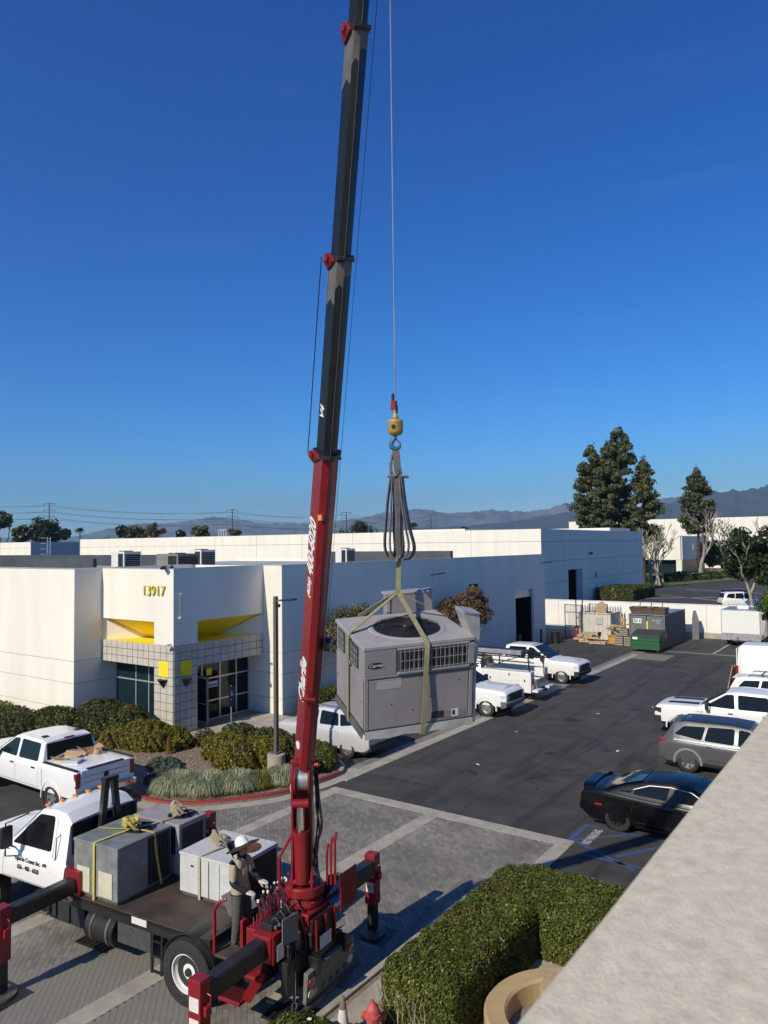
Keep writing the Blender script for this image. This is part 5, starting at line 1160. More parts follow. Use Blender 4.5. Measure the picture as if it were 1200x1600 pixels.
for T, wd in ((T2, .30), (T3, .258)):   # scuffed bare ends: long on the sunny flank, short on the next face
    for (a, c), wl in (((0, 1), .62), ((1, 2), .36), ((2, 3), .22)):
        (p0, q0), (p1, q1) = HEX[a], HEX[c]; k_ = 1.012
        P = [bpt(T-wl, p0*k_, q0*k_, wd), bpt(T-wl*.8, (p0+p1)/2*k_, (q0+q1)/2*k_+.003, wd), bpt(T-wl*.9, p1*k_, q1*k_, wd), bpt(T, p1*k_, q1*k_, wd), bpt(T, p0*k_, q0*k_, wd)]
        b = MB(); b.add(P, [(0, 1, 2, 3, 4)]); b.build('worn_end', M_worn if a else mat('worn_bright', (.15, .145, .138), .6, col2=(.09, .088, .085), vscale=6, detail=8), tk, fix=False)
for T, wd in ((T1, .36), (T2, .30), (T3, .258)):
    b = MB(); b.loft([bsec(T-.02, wd*1.13), bsec(T+.05, wd*1.13)]); b.build('section_collar', M_cblk, tk, bevel=.006)
    b = MB(); b.beam(bpt(T+.02, -.60, .30, wd), bpt(T+.02, .1, .60, wd), .035, .04); b.build('collar_bar', M_cblk, tk)
    # red sheave cheek on the sunny side
    P = [bpt(T-.16, .46, -.3, wd), bpt(T-.02, .20, .30, wd), bpt(T+.06, .44, .1, wd), bpt(T+.05, .62, -.1, wd), bpt(T-.05, .66, -.2, wd)]
    n_ = Vector(bpt(0, .1, .1, wd))-Vector(bpt(0, 0, 0, wd)); n_ = n_.normalized()*.03
    b = MB(); b.add([p-n_ for p in P]+[p+n_ for p in P], [(4, 3, 2, 1, 0), (5, 6, 7, 8, 9)]+[(i, (i+1) % 5, (i+1) % 5+5, i+5) for i in range(5)]); b.build('sheave_cheek', M_cred, tk, bevel=.008)
    c_ = bpt(T+.0, .54, .0, wd); b = MB(); b.lathe([(.001, -.035), (.035, -.035), (.035, .035), (.001, .035)], c_, n_, 14); b.build('sheave_pin', M_cred, tk)
# light seam down the dark sections and the lines that run beside them
b = MB(); b.tube([bpt(T1, -.22, .512, .30), bpt(T2, -.22, .512, .30)], .004, 4); b.tube([bpt(T2, -.22, .512, .258), bpt(T4, -.22, .512, .24)], .004, 4); b.build('weld_seam', M_worn, tk)
b = MB(); b.tube([bpt(T1, .72, -.1, .36), bpt(T2, .80, -.1, .30)], .007, 5); b.tube([bpt(bt(1080), -.60, 0, .36), bpt(T4, -.66, 0, .30)], .003, 5); b.build('extension_cable', M_hose, tk)
# lettering on the sunny flank
fl = Vector((HEX[0][0]-HEX[1][0], HEX[0][1]-HEX[1][1], 0)); fdir = (lv*fl.x+fv*fl.y).normalized(); fnrm = BD.cross(fdir).normalized()
def btext(body, py, size, wd, frac, m=M_letw, sx=1, shear=.25, bold=.006):
    t = bt(py); p = B0+BD*t+lv*((HEX[1][0]+fl.x*frac)*wd)+fv*((HEX[1][1]+fl.y*frac)*wd)+fnrm*.004
    Mr = Matrix((BD, fdir, fnrm)).transposed(); Mw = Matrix.Translation(p) @ Mr.to_4x4(); Ml = TKI @ Mw
    o = text('lettering', body, size, m, tk, (0, 0, 0), (0, 0, 0), shear=shear, bold=bold, ext=.001, sx=sx); o.location = Ml.to_translation(); o.rotation_euler = Ml.to_euler()
btext('Charlie', 1096, .34, .36, .2, sx=.86, bold=.011); btext('400-6020', 898, .34, .36, .2, sx=.70, bold=.011); btext('(626)', 932, .15, .36, .36)
btext('V4', 655, .18, .30, .3, sx=.9)
# oval maker's plates at the boom heel
for py, fr in ((1165, .55),):
    p = TL(B0+BD*bt(py)+lv*((HEX[1][0]+fl.x*fr)*.36)+fv*((HEX[1][1]+fl.y*fr)*.36)); nn = (TKI.to_3x3() @ fnrm); b = MB(); b.lathe([(.001, .012), (.07, .012), (.075, 0)], p, nn, 16); b.build('maker_plate', M_letw, tk)
# knob halfway up the base section
b = MB(); p = B0+BD*bt(1078); b.tube([TL(p+lv*.1+fv*.24), TL(p-lv*.12+fv*.24)], .035, 10); b.tube([TL(p+lv*.0+fv*.1), TL(p+lv*.0+fv*.24)], .03, 8); b.build('stow_pin', M_cred, tk)
b = MB(); p = B0+BD*bt(800); b.box(TL(p+lv*.0+fv*.2), (.06, .06, .08)); b.build('boom_lamp', M_amber, tk)
b = MB(); p = B0+BD*bt(1005)-lv*.24; b.lathe([(.001, -.05), (.11, -.05), (.11, .05), (.001, .05)], TL(p), TKI.to_3x3() @ lv, 18); b.build('hose_reel', M_cblk, tk, smooth=40)
# mast: two cheek plates from the ring to the boom heel, winch drum, lift cylinder
heel = TL(B0); topm = Vector((heel.x, heel.y, heel.z+.05))
lw = TKI.to_3x3() @ lv; fw = TKI.to_3x3() @ fv; lw = Vector((lw.x, lw.y, 0)).normalized(); fw = Vector((fw.x, fw.y, 0)).normalized()
base = Vector((1.22, 0, 1.9))
for sgn in (-1, 1):
    a0 = base+lw*(.17*sgn); a1 = topm+lw*(.155*sgn)
    pr = [(a0, -.30, .30), (base.lerp(topm, .35)+lw*(.165*sgn), -.20, .18), (base.lerp(topm, .75)+lw*(.16*sgn), -.17, .14), (a1+Vector((0, 0, .08)), -.20, .22), (a1+Vector((0, 0, .32)), -.14, .12)]
    b = MB(); b.loft([[p+fw*f0-lw*.02, p+fw*f1-lw*.02, p+fw*f1+lw*.02, p+fw*f0+lw*.02] for p, f0, f1 in pr]); b.build('mast_cheek', M_cred, tk, bevel=.006)
b = MB(); b.loft([[base+lw*.165+fw*f-fw*.0, base-lw*.165+fw*f, base-lw*.165+fw*(f-.03), base+lw*.165+fw*(f-.03)] if k == 0 else [topm+lw*.15+fw*f, topm-lw*.15+fw*f, topm-lw*.15+fw*(f-.03), topm+lw*.15+fw*(f-.03)] for k, f in ((0, -.2), (1, -.12))]); b.build('mast_web', M_cred, tk)
cb0 = base+fw*.22+Vector((0, 0, .12)); cb1 = topm+fw*.26+Vector((0, 0, -.30))
mid = cb0.lerp(cb1, .66)
b = MB(); b.cyl(cb0, mid, .125, n=24); b.lathe([(.125, 0), (.135, .0), (.135, .08), (.07, .08)], mid-(mid-cb0).normalized()*.08, (mid-cb0), 24); b.build('lift_cylinder', M_cred, tk, smooth=40)
b = MB(); b.cyl(mid, cb1, .07, n=20); b.build('cylinder_rod', M_steel, tk, smooth=40)
b = MB(); b.lathe([(.001, -.14), (.08, -.14), (.08, .14), (.001, .14)], cb1, lw, 16); b.build('pivot_pin', M_cred, tk, smooth=40)
b = MB(); b.lathe([(.001, -.2), (.06, -.2), (.06, .2), (.001, .2)], cb0, lw, 16); b.build('pivot_pin', M_cred, tk, smooth=40)
dr = topm+fw*.24+Vector((0, 0, .10))
b = MB(); b.lathe([(.001, -.09), (.17, -.09), (.17, .09), (.001, .09)], dr-lw*.04, lw, 24); b.build('winch_drum', M_galv, tk, smooth=40)
for s_ in (-.15, .09):
    b = MB(); b.lathe([(.001, -.015), (.24, -.015), (.24, .015), (.001, .015)], dr+lw*s_, lw, 24); b.build('drum_flange', M_cred, tk, smooth=40)
b = MB(); b.beam(dr+lw*.17+Vector((0, 0, .3)), dr-lw*.24+Vector((0, 0, .3)), .12, .06); b.beam(dr+lw*.1+Vector((0, 0, .36)), dr-lw*.2+Vector((0, 0, .38)), .03, .03); b.build('drum_guard', M_cred, tk, bevel=.01)
b = MB(); b.lathe([(.001, .01), (.09, .01), (.095, 0)], topm+lw*.18+fw*.02+Vector((0, 0, -.12)), lw+fw*.3, 18); o = b.build('maker_plate', M_letw, tk); o.scale = (1, 1, 1)
for k in range(6):   # hoses hanging down the right side of the mast
    q = -lw*(.21+.015*k)+fw*(.02+.035*k); dv = [Vector((random.uniform(-.035, .035), random.uniform(-.035, .035), 0)) for _ in range(6)]
    P = [topm+q+Vector((0, 0, .2)), topm.lerp(base, .22)+q-lw*.04+dv[0], topm.lerp(base, .40)+q*1.1-lw*.05+dv[1], topm.lerp(base, .6)+q+dv[2], topm.lerp(base, .8)+q*.9+dv[3], base+q*.9+Vector((0, 0, .3))+dv[4], base+q*1.3+Vector((0, 0, .05))]
    b = MB(); b.tube(spline3(P, 5), .014, 6); b.build('mast_hose', M_hose, tk, smooth=60)
b = MB(); b.tube([base+lw*.42+Vector((0, 0, -.1)), base+lw*.40+fw*.1+Vector((0, 0, .5)), base+lw*.2+fw*.05+Vector((0, 0, .85))], .03, 8); b.build('mast_rail', M_cred, tk)
b = MB()   # second lever cluster on the far side
for k in range(3): p = base-lw*(.42+.07*k)+fw*.1; b.tube([p, p+Vector((0, 0, .55+.1*k)), p-lw*.03+Vector((0, 0, .7+.1*k))], .022, 6)
b.build('far_levers', M_cred, tk)
# tail board with lamps
tbx('rear_frame', 1.58, 1.70, -.5, .5, .55, 1.0, M_cblk); tbx('pedestal_back', 1.60, 1.66, -.36, .36, 1.0, 1.50, M_cblk)
for k in range(3): tbx('rib', 1.662, 1.70, -.30+k*.28, -.26+k*.28, .9, 1.48, M_cred, 0)
pl = tbx('number_plate', 1.705, 1.72, -.22, .12, .98, 1.20, mat('plate', (.6, .62, .66), .5), .004)
b = MB(); b.loft([[(1.66, y, .30), (1.73, y, .30), (1.78, y, .80), (1.69, y, .81)] for y in (-.66, -.3, 0, .4, .76)]); tbo = b.build('tail_board', mat('tail_board_grey', (.16, .155, .14), .55, var=.2, vscale=4), tk, bevel=.01)
for k in range(5):
    b = MB(); b.lathe([(.001, .014), (.055, .012), (.06, 0)], (1.728, -.40+k*.22, .40), (1, 0, -.1), 14); b.build('lamp_hole' if k else 'lit_marker', M_black if k else M_amber, tbo)
for sy in (-1, 1):
    b = MB(); b.lathe([(.001, .03), (.085, .025), (.09, 0)], (1.758, .05+sy*.60, .64), (1, 0, -.1), 18); b.build('tail_light', M_tail, tbo, smooth=40)
    b = MB(); b.lathe([(.001, .03), (.075, .025), (.08, 0)], (1.738, .05+sy*.60, .45), (1, 0, -.1), 18); b.build('reverse_light', M_stk, tbo, smooth=40)
tbx('under_bar', 1.66, 1.76, -.95, .95, .18, .26, M_worn, .01); tbx('drawbar_foot', 1.77, 2.1, -.95, -.75, .10, .2, M_cblk)
b = MB(); b.cyl((1.6, -.80, .26), (1.6, -.80, .95), .03); b.cyl((1.6, -.80, .18), (1.6, -.80, .4), .05); b.build('drop_leg', M_steel, tk)
# pads and boards lying under the crane
b = MB(); b.bx(-.6, .6, -.42, .42, 0, .03); o = b.build('outrigger_board', mat('plywood', (.38, .33, .25), .85, var=.15, vscale=2), loc=(-8.72, 9.95, .018), rot=(0, 0, .16)); tag(o, 'pale plywood board on the pavers below the crane tail', 'board')
b = MB(); b.bx(-.55, .55, -.3, .3, 0, .035); 
for k in range(9): b.bx(-.53+k*.12, -.47+k*.12, -.3, .3, .035, .05)
o = b.build('crane_mat', M_black, loc=(-8.5, 9.45, .018), rot=(0, 0, .12)); tag(o, 'black ribbed mat on the pavers at the end of the plywood board', 'mat')
b = MB(); b.bx(-.42, .42, -.24, .24, 0, .03)
for k in range(7): b.bx(-.40+k*.12, -.34+k*.12, -.22, .22, .03, .04)
o = b.build('crane_mat', M_black, loc=(-13.35, 9.0, .018), rot=(0, 0, .1)); tag(o, 'black ribbed mat on the pavers below the battery boxes', 'mat')

# ------------------------------------------------------------------ air units strapped on the deck
M_strapy = mat('strap_yellow', (.52, .43, .09), .75, var=.12, vscale=14); M_strapt = mat('strap_tan', (.40, .35, .22), .8, var=.15, vscale=14)
def ribbon(pts, wd, th=.006, side=None):
    b = MB(); pts = [Vector(p) for p in pts]; secs = []
    for i, p in enumerate(pts):
        d = (pts[min(i+1, len(pts)-1)]-pts[max(0, i-1)]).normalized(); s_ = Vector(side) if side else d.cross(Vector((0, 0, 1)))
        s_ = (s_-d*s_.dot(d)).normalized(); n = s_.cross(d)
        secs.append([p-s_*wd/2-n*th/2, p+s_*wd/2-n*th/2, p+s_*wd/2+n*th/2, p-s_*wd/2+n*th/2])
    b.loft(secs); return b
def bundle(loc, m, s=1.):
    b = MB()
    for k in range(8):
        a = random.uniform(0, 6.28); pts = []
        for j in range(6):
            t = j/5; pts.append((s*(.24*math.cos(a+t*2.6)*(.4+t)*.6), s*(.16*math.sin(a+t*2.1)*(.5+t)*.6), s*(.02+.09*math.sin(PI*t)+.012*k)))
        b2 = ribbon(pts, .05*s, .006); b.add(b2.v, b2.f)
    return b
def T2W(p): return TKM @ Vector(p)
def packaged(label, x0, x1, y0, y1, z0, hgt, m, lidm=None, fan=None, rust=False):
    t = thing('packaged_air_unit', label, 'air conditioner', T2W(((x0+x1)/2, (y0+y1)/2, z0)), TR, 'used air units on the truck deck')
    a, c = (x1-x0)/2, (y1-y0)/2
    b = MB(); b.bx(-a, a, -c, c, .06, hgt-.05); b.build('casing', m, t, bevel=.012)
    b = MB(); b.bx(-a-.012, a+.012, -c-.012, c+.012, hgt-.05, hgt); o = b.build('lid', lidm or m, t, bevel=.008)
    b = MB(); b.bx(-a+.03, a-.03, -c+.03, c-.03, 0, .06); b.build('base_rail', M_worn, t)
    if fan:
        fx, fy, fr = fan; b = MB(); b.lathe([(.001, .004), (fr, .004), (fr+.01, .012), (fr+.03, .006), (fr+.035, 0)], (fx, fy, hgt), (0, 0, 1), 28)
        f = b.build('fan_opening', mat('rusty_coil', (.20, .075, .03), .8, col2=(.07, .03, .018), vscale=9, detail=8) if rust else M_black, t, smooth=40)
        b = MB()
        for k in range(5):
            rr = fr*(k+1)/5.2; b.tube([(fx+rr*math.cos(u), fy+rr*math.sin(u), hgt+.016) for u in [2*PI*i/20 for i in range(21)]], .004, 4)
        for k in range(6): u = PI*k/6; b.tube([(fx-fr*math.cos(u), fy-fr*math.sin(u), hgt+.012), (fx+fr*math.cos(u), fy+fr*math.sin(u), hgt+.012)], .005, 4)
        b.build('fan_guard', M_black if not rust else mat('rust_wire', (.16, .07, .035), .8), f)
    return t, a, c
M_ua = mat('unit_grey_green', (.13, .145, .145), .6, col2=(.25, .265, .26), vscale=4.5, detail=8)
M_ub = mat('unit_mauve', (.30, .28, .29), .65, var=.12, vscale=3)
M_uc = mat('unit_white', (.58, .585, .575), .6, col2=(.46, .47, .46), vscale=5, detail=8)
M_cream = mat('panel_cream', (.60, .57, .42), .7, col2=(.48, .46, .36), vscale=4, detail=7)
tA, a, c_ = packaged('grey-green air unit with two cream panels and a yellow strap, beside the cab', -3.47, -2.25, -1.07, .27, 1.15, 1.05, M_ua, None, (.15, .30, .28))
for x0, x1 in ((-.50, -.14), (.10, .48)):
    b = MB(); b.bx(x0, x1, -c_-.018, -c_-.001, .10, .56); b.build('access_panel', M_cream, tA, bevel=.006)
for k in range(7): b = MB(); b.bx(a+.001, a+.02, .12+k*.075, .15+k*.075, .12, .98); b.build('coil_fin', M_cblk, tA)
b = MB(); b.bx(a+.0005, a+.006, .06, c_-.03, .1, 1.0); b.build('coil_face', mat('coil_navy', (.012, .016, .04), .5), tA)
b = MB(); b.bx(-.02, .0, -c_-.004, -c_-.0005, .08, 1.0); b.build('panel_seam', M_seam, tA)
tB, a2, c2 = packaged('mauve-grey air unit behind the grey-green one', -3.42, -2.12, .36, 1.12, 1.15, 1.05, M_ub, None, (.25, .1, .26))
b = MB(); b.bx(a2+.001, a2+.008, -c2+.08, c2-.08, .45, .95); b.build('coil_face', M_black, tB); b = MB(); b.bx(-a2+.1, a2-.1, -c2-.008, -c2-.001, .45, .95); b.build('coil_face', M_black, tB)
tC, a3, c3 = packaged('off-white air unit with a rusty fan opening, behind the operator', -1.62, -.22, -.12, 1.1, 1.15, .80, M_uc, None, (.32, .12, .27), True)
b = MB(); b.bx(a3+.001, a3+.01, -c3+.05, c3-.04, .06, .72); b.build('open_bay', M_black, tC); b = MB(); b.bx(a3-.06, a3+.02, c3-.04, c3, .06, .76); b.build('corner_post', M_uc, tC)
b = MB(); b.bx(-.02+.05, 0+.05, -c3-.004, -c3-.0005, .07, .74); b.bx(.3, .31, -c3-.004, -c3-.0005, .07, .74); b.build('panel_seam', M_seam, tC)
b = MB(); b.bx(-.42, -.34, -c3-.004, -c3-.0005, .56, .6); b.build('rating_plate', M_worn, tC)
b = MB(); b.box((0, 0, .3), (.03, .5, .62)); o = b.build('loose_panel', M_uc, loc=T2W((-.02, -.12, 1.16)), rot=(R(22), R(16), TR+R(-35)), bevel=.004); tag(o, 'off-white sheet-metal panel leaning on the unit behind the operator', 'panel')
def strap(label, pts, m, wd=.055, side=None):
    o = ribbon([T2W(p) for p in pts], wd, side=(TKM.to_3x3() @ Vector(side)) if side else None).build('ratchet_strap', m, smooth=50); tag(o, label, 'strap', 'straps over the deck units'); return o
strap('yellow strap over the grey-green unit, running down between its cream panels', [(-2.87, -1.10, 1.0), (-2.87, -1.10, 1.5), (-2.87, -1.095, 2.20), (-2.87, -1.06, 2.215), (-2.80, -.6, 2.23), (-2.75, -.3, 2.24)], M_strapy, side=(1, 0, 0))
strap('yellow strap down the grey-green unit\'s coil side to the deck', [(-2.75, -.3, 2.24), (-2.45, -.22, 2.23), (-2.24, -.18, 2.21), (-2.225, -.16, 1.9), (-2.22, -.08, 1.45), (-2.21, -.02, 1.17)], M_strapy, side=(0, 1, 0))
strap('tan strap from the yellow bundle back over the mauve-grey unit', [(-2.75, -.3, 2.24), (-2.6, .1, 2.225), (-2.5, .5, 2.225), (-2.45, .9, 2.225), (-2.45, 1.14, 2.2), (-2.45, 1.16, 1.3)], M_strapt, side=(1, 0, 0))
strap('thin pale strap across the grey-green unit lid to its left edge', [(-2.75, -.3, 2.235), (-3.1, -.45, 2.225), (-3.46, -.5, 2.21), (-3.49, -.5, 2.0)], M_strapy, .03, side=(0, 1, 0))
strap('tan strap down the front of the off-white unit', [(-1.1, -.14, 1.1), (-1.1, -.145, 1.5), (-1.1, -.14, 1.94), (-1.08, -.11, 1.965), (-1.0, .25, 1.98), (-.95, .45, 1.99)], M_strapt, side=(1, 0, 0))
strap('tan strap over the off-white unit lid, past the rusty fan', [(-.95, .45, 1.99), (-.7, .30, 1.98), (-.4, .18, 1.97), (-.2, .14, 1.95), (-.19, .14, 1.6)], M_strapt, side=(0, 1, 0))
for p, m, lab in (((-2.75, -.3, 2.225), M_strapy, 'knotted bundle of bright yellow strap on the grey-green unit'), ((-2.5, .75, 2.225), M_strapt, 'bundle of tan strap on the mauve-grey unit'), ((-1.15, .5, 1.97), M_strapt, 'bundle of tan strap on the off-white unit')):
    o = bundle(None, m, 1.35).build('strap_bundle', m, loc=T2W(p), rot=(0, 0, TR)); tag(o, lab, 'strap', 'straps over the deck units')

# ------------------------------------------------------------------ the unit in the air
KU = .875   # the small-footprint casing
N_ = at(569, 1144.5, 8.0*KU)
_y, _p, _r = R(35.18+19.1), R(10.6), R(2.7)
ex0 = Vector((math.cos(_y), math.sin(_y), 0)); ey0 = Vector((-math.sin(_y), math.cos(_y), 0)); ez0 = Vector((0, 0, 1))
ey = ey0*math.cos(_p)+ez0*math.sin(_p); ez1 = ez0*math.cos(_p)-ey0*math.sin(_p); ex = ex0*math.cos(_r)+ez1*math.sin(_r); ez = ez1*math.cos(_r)-ex0*math.sin(_r)
UM = Matrix((ex, ey, ez)).transposed().to_4x4(); UM.translation = N_; UMR = UM.copy(); UM = UM @ Matrix.Diagonal((KU, KU, KU*.92, 1))
hu = thing('hoisted_air_unit', 'mauve-grey packaged air conditioner hanging from the crane by slings', 'air conditioner', N_); hu.rotation_euler = UMR.to_euler(); hu.scale = (KU, KU, KU*.92)
M_hu = mat('hoisted_mauve', (.285, .262, .27), .6, col2=(.22, .20, .20), vscale=2.2, bump=.05, bscale=20, detail=9, stretch=(1, 1, .35))
M_hul = mat('hoisted_lid', (.36, .34, .345), .65, col2=(.28, .262, .265), vscale=3, detail=8)
UW, UD, UH = 1.28, 1.12, 1.03
def hb(name, x0, x1, y0, y1, z0, z1, m=M_hu, bevel=.006, parent=None):
    b = MB(); b.bx(x0, x1, y0, y1, z0, z1); return b.build(name, m, parent or hu, bevel=bevel)
hb('lower_casing', .01, UW-.01, .01, UD-.01, .0, .65); hb('upper_casing', .005, UW-.005, .005, UD-.005, .65, .985)
hb('lid', -.012, UW+.012, -.012, UD+.012, .985, UH, M_hul, .008)
# front: big panel with frame, blank plate with oval mark, coil grille
hb('front_panel', .05, UW-.06, -.006, .009, .02, .62); hb('frame_strip', 0, .045, -.01, .009, .02, .64); hb('frame_strip', UW-.05, UW-.005, -.01, .009, .02, .64); hb('frame_strip', 0, UW, -.012, .009, .64, .665)
hb('blank_panel', .0, .36, -.008, .004, .668, .98)
cf = hb('coil_face', .385, UW-.08, -.002, .004, .70, .955, M_black, 0)
for k in range(26): hb('coil_fin', .39+k*.0302, .396+k*.0302, -.012, -.0025, .70, .955, mat('fin_grey', (.10, .10, .10), .6), 0, cf)
b = MB()
for k in range(16): x = .40+k*.052; b.tube([(x, -.03, .69), (x, -.03, .965)], .004, 5)
for z in (.72, .83, .94): b.tube([(.385, -.032, z), (UW-.08, -.032, z)], .004, 5)
b.build('wire_grille', M_galv, hu)
hb('grille_rail', .37, UW-.06, -.035, .0, .667, .695); hb('grille_rail', .37, UW-.06, -.03, .0, .958, .982); hb('corner_post', UW-.075, UW, -.03, .0, .70, .955)
b = MB(); b.lathe([(.001, .006), (.085, .005), (.09, 0)], (0, 0, 0), (0, -1, 0), 24); o = b.build('oval_badge', M_letk, hu, loc=(.125, -.008, .80)); o.scale = (1, 1, .42)
text('badge_lettering', 'Carrier', .055, M_letw, hu, (.05, -.016, .785), (R(90), 0, 0), shear=.25, ext=.0005)
hb('rating_label', UW-.36, UW-.10, -.012, -.0065, .05, .14, mat('label_grey', (.2, .2, .2), .6), 0); hb('rating_label', UW-.26, UW-.18, -.0135, -.0125, .05, .15, M_stk, 0); hb('label_mark', UW-.25, UW-.22, -.0145, -.0138, .07, .13, M_letk, 0)
hb('faded_label', .14, .42, -.0085, -.0065, .50, .60, mat('label_faded', (.36, .345, .33), .8), 0)
hb('vent_slots', .78, .93, -.012, -.0065, .06, .14, M_cblk, 0)
# left flank: two lower doors, two coil windows above
for y0, y1 in ((.03, .66), (.70, UD-.03)): hb('flank_panel', -.008, .009, y0, y1, .02, .62)
hb('frame_strip', -.01, .009, .66, .70, .02, .64)
for y0, y1 in ((.22, .62), (.76, UD-.10)):
    cf = hb('coil_face', -.004, .004, y0, y1, .69, .955, mat('coil_dark', (.035, .032, .032), .6), 0)
    b = MB()
    for k in range(7): y = y0+(y1-y0)*(k+.5)/7; b.tube([(-.012, y, .69), (-.012, y, .955)], .004, 4)
    for z in (.74, .82, .90): b.tube([(-.014, y0, z), (-.014, y1, z)], .004, 4)
    b.build('wire_grille', M_galv, cf)
for x, z in ((.3, .3), (.75, .34), (1.1, .5), (.55, .2)): hb('screw', x, x+.012, -.010, -.006, z, z+.012, M_cblk, 0)
for y in (.1, .5, 1.0): hb('screw', -.012, -.008, y, y+.014, .33, .345, M_cblk, 0)
# fan in the lid
FX, FY, FR = .68, .53, .39
b = MB(); b.lathe([(.001, -.0), (FR, -.0), (FR, .006), (FR+.03, .012), (FR+.06, .004), (FR+.065, 0)], (FX, FY, UH+.001), (0, 0, 1), 40); f = b.build('fan_ring', [M_hul], hu, smooth=40)
b = MB(); b.lathe([(.001, .004), (FR-.005, .004)], (FX, FY, UH+.002), (0, 0, 1), 40); b.build('fan_throat', M_black, hu, fix=False)
b = MB()
for k in range(8):
    rr = FR*(k+1)/8.2; b.tube([(FX+rr*math.cos(u), FY+rr*math.sin(u), UH+.02+.03*(1-k/8)) for u in [2*PI*i/28 for i in range(29)]], .0035, 4)
for k in range(6): u = PI*k/6; b.tube([(FX-FR*math.cos(u), FY-FR*math.sin(u), UH+.012), (FX, FY, UH+.045), (FX+FR*math.cos(u), FY+FR*math.sin(u), UH+.012)], .005, 4)
b.build('fan_guard', M_black, f)
b = MB(); b.lathe([(.001, .055), (.07, .05), (.08, .03), (.08, .008)], (FX, FY, UH), (0, 0, 1), 18); b.build('fan_motor', M_cblk, f, smooth=40)
# galvanised roof-curb flashing hanging below, duct pieces
M_flash = mat('bright_flashing', (.50, .51, .50), .42, metal=.35, col2=(.33, .335, .33), vscale=5, detail=8)
b = MB(); b.loft([[(x, -.015, .0), (x, -.035-.01*math.sin(x*9), -.085+.008*math.sin(x*17)), (x, -.03-.01*math.sin(x*9), -.088+.008*math.sin(x*17)), (x, .0, .0)] for x in [i*UW/14 for i in range(15)]]); b.build('skirt', M_flash, hu)
b = MB(); b.loft([[(-.01, y, .0), (-.03, y, -.08), (-.025, y, -.085), (.0, y, .0)] for y in [i*UD/8 for i in range(9)]]); b.build('skirt', M_worn, hu)
hb('base_rail', .02, UW-.02, .05, UD-.02, -.075, 0, M_worn)
hb('duct_flange', UW+.015, UW+.05, .02, .34, -.08, .98, M_flash, .004); b = MB(); b.loft([[(UW+.02, .05, .70), (UW+.07, .05, .70), (UW+.07, .3, .70), (UW+.02, .3, .70)], [(UW+.0, .05, 1.02), (UW+.10, .05, 1.02), (UW+.10, .3, 1.02), (UW+.0, .3, 1.02)], [(UW-.10, .05, 1.30), (UW+.09, .05, 1.28), (UW+.09, .3, 1.28), (UW-.10, .3, 1.30)], [(UW-.10, .04, 1.335), (UW+.10, .02, 1.29), (UW+.10, .3, 1.29), (UW-.10, .3, 1.335)]]); b.build('bent_duct', M_flash, hu)
hb('rear_hood', .64, 1.25, UD+.01, UD+.14, .45, 1.28, M_hu, .01); hb('hood_rim', .62, 1.27, UD+.005, UD+.16, 1.28, 1.305, M_hul, .004); hb('hood_frame', .64, .68, UD-.004, UD+.009, 1.02, 1.28, M_hul, 0)
# slings: tan webbing under the unit, meeting at the choker
def ulw(p): return UM @ Vector(p)
apex = at(622, 925, 8.95*KU); 
def sling(label, pts, wd=.055, side=None, m=M_strapt, name='web_sling'):
    o = ribbon(pts, wd*KU, .008, side).build(name, m, smooth=50); tag(o, label, 'sling', 'webbing that lifts the unit'); return o
M_websl = mat('web_tan', (.26, .235, .13), .8, var=.18, vscale=18)
sling('tan sling leg down the hanging unit\'s grille front', [apex, ulw((.70, -.02, UH+.01)), ulw((.70, -.055, UH-.03)), ulw((.69, -.05, .65)), ulw((.675, -.075, .3)), ulw((.66, -.05, -.10)), ulw((.66, .1, -.12))], side=ex, m=M_websl)
sling('tan sling leg down the hanging unit\'s narrow left flank', [apex, ulw((-.02, .50, UH+.012)), ulw((-.03, .51, UH-.02)), ulw((-.03, .52, .6)), ulw((-.03, .53, -.10)), ulw((.1, .53, -.12))], side=ey, m=M_websl)
sling('tan sling leg to the hanging unit\'s far right edge', [apex, ulw((UW+.02, .8, UH+.01)), ulw((UW+.03, .8, .5)), ulw((UW+.03, .8, -.1))], side=ey, m=M_websl)
sling('tan sling leg to the rear of the hanging unit', [apex, ulw((.30, UD+.02, UH+.01)), ulw((.30, UD+.03, .5)), ulw((.30, UD+.03, -.1))], side=ex, m=M_websl)
top = at(623, 868, 8.92*KU)
sling('short upright tan sling between the choker and the grey loops', [apex, apex.lerp(top, .5), top+Vector((0, 0, .03))], .06, side=CR, m=M_websl)
# rigging: cable, ball, hook, shackles, grey loops
hk = at(618, 668, 8.85*KU)
rg = thing('hook_block', 'gold overhaul ball with red swivel and blue hook on the hoist cable', 'crane hook', hk); rg.scale = (KU,)*3
M_gold = mat('ball_gold', (.46, .30, .08), .5, col2=(.30, .19, .05), vscale=9, detail=7); M_hookb = mat('hook_blue', (.03, .13, .22), .5)
b = MB(); b.lathe([(.001, .10), (.05, .10), (.085, .085), (.09, .06), (.09, -.05), (.075, -.08), (.03, -.1), (.001, -.1)], (0, 0, 0), (0, 0, 1), 28); b.build('overhaul_ball', M_gold, rg, smooth=40)
for k in range(5): b = MB(); b.lathe([(.091, 0), (.094, .004), (.091, .008)], (0, 0, -.04+k*.022), (0, 0, 1), 28); b.build('ball_rib', M_gold, rg)
b = MB(); q = -CF; b.cyl(Vector(q)*.07-CR*.025, Vector(q)*.094-CR*.025, .026, n=12); b.build('ball_bolt', M_black, rg)
b = MB(); b.lathe([(.03, .10), (.04, .12), (.025, .15), (.028, .19), (.022, .22)], n=14); b.build('swivel', M_gold, rg, smooth=40)
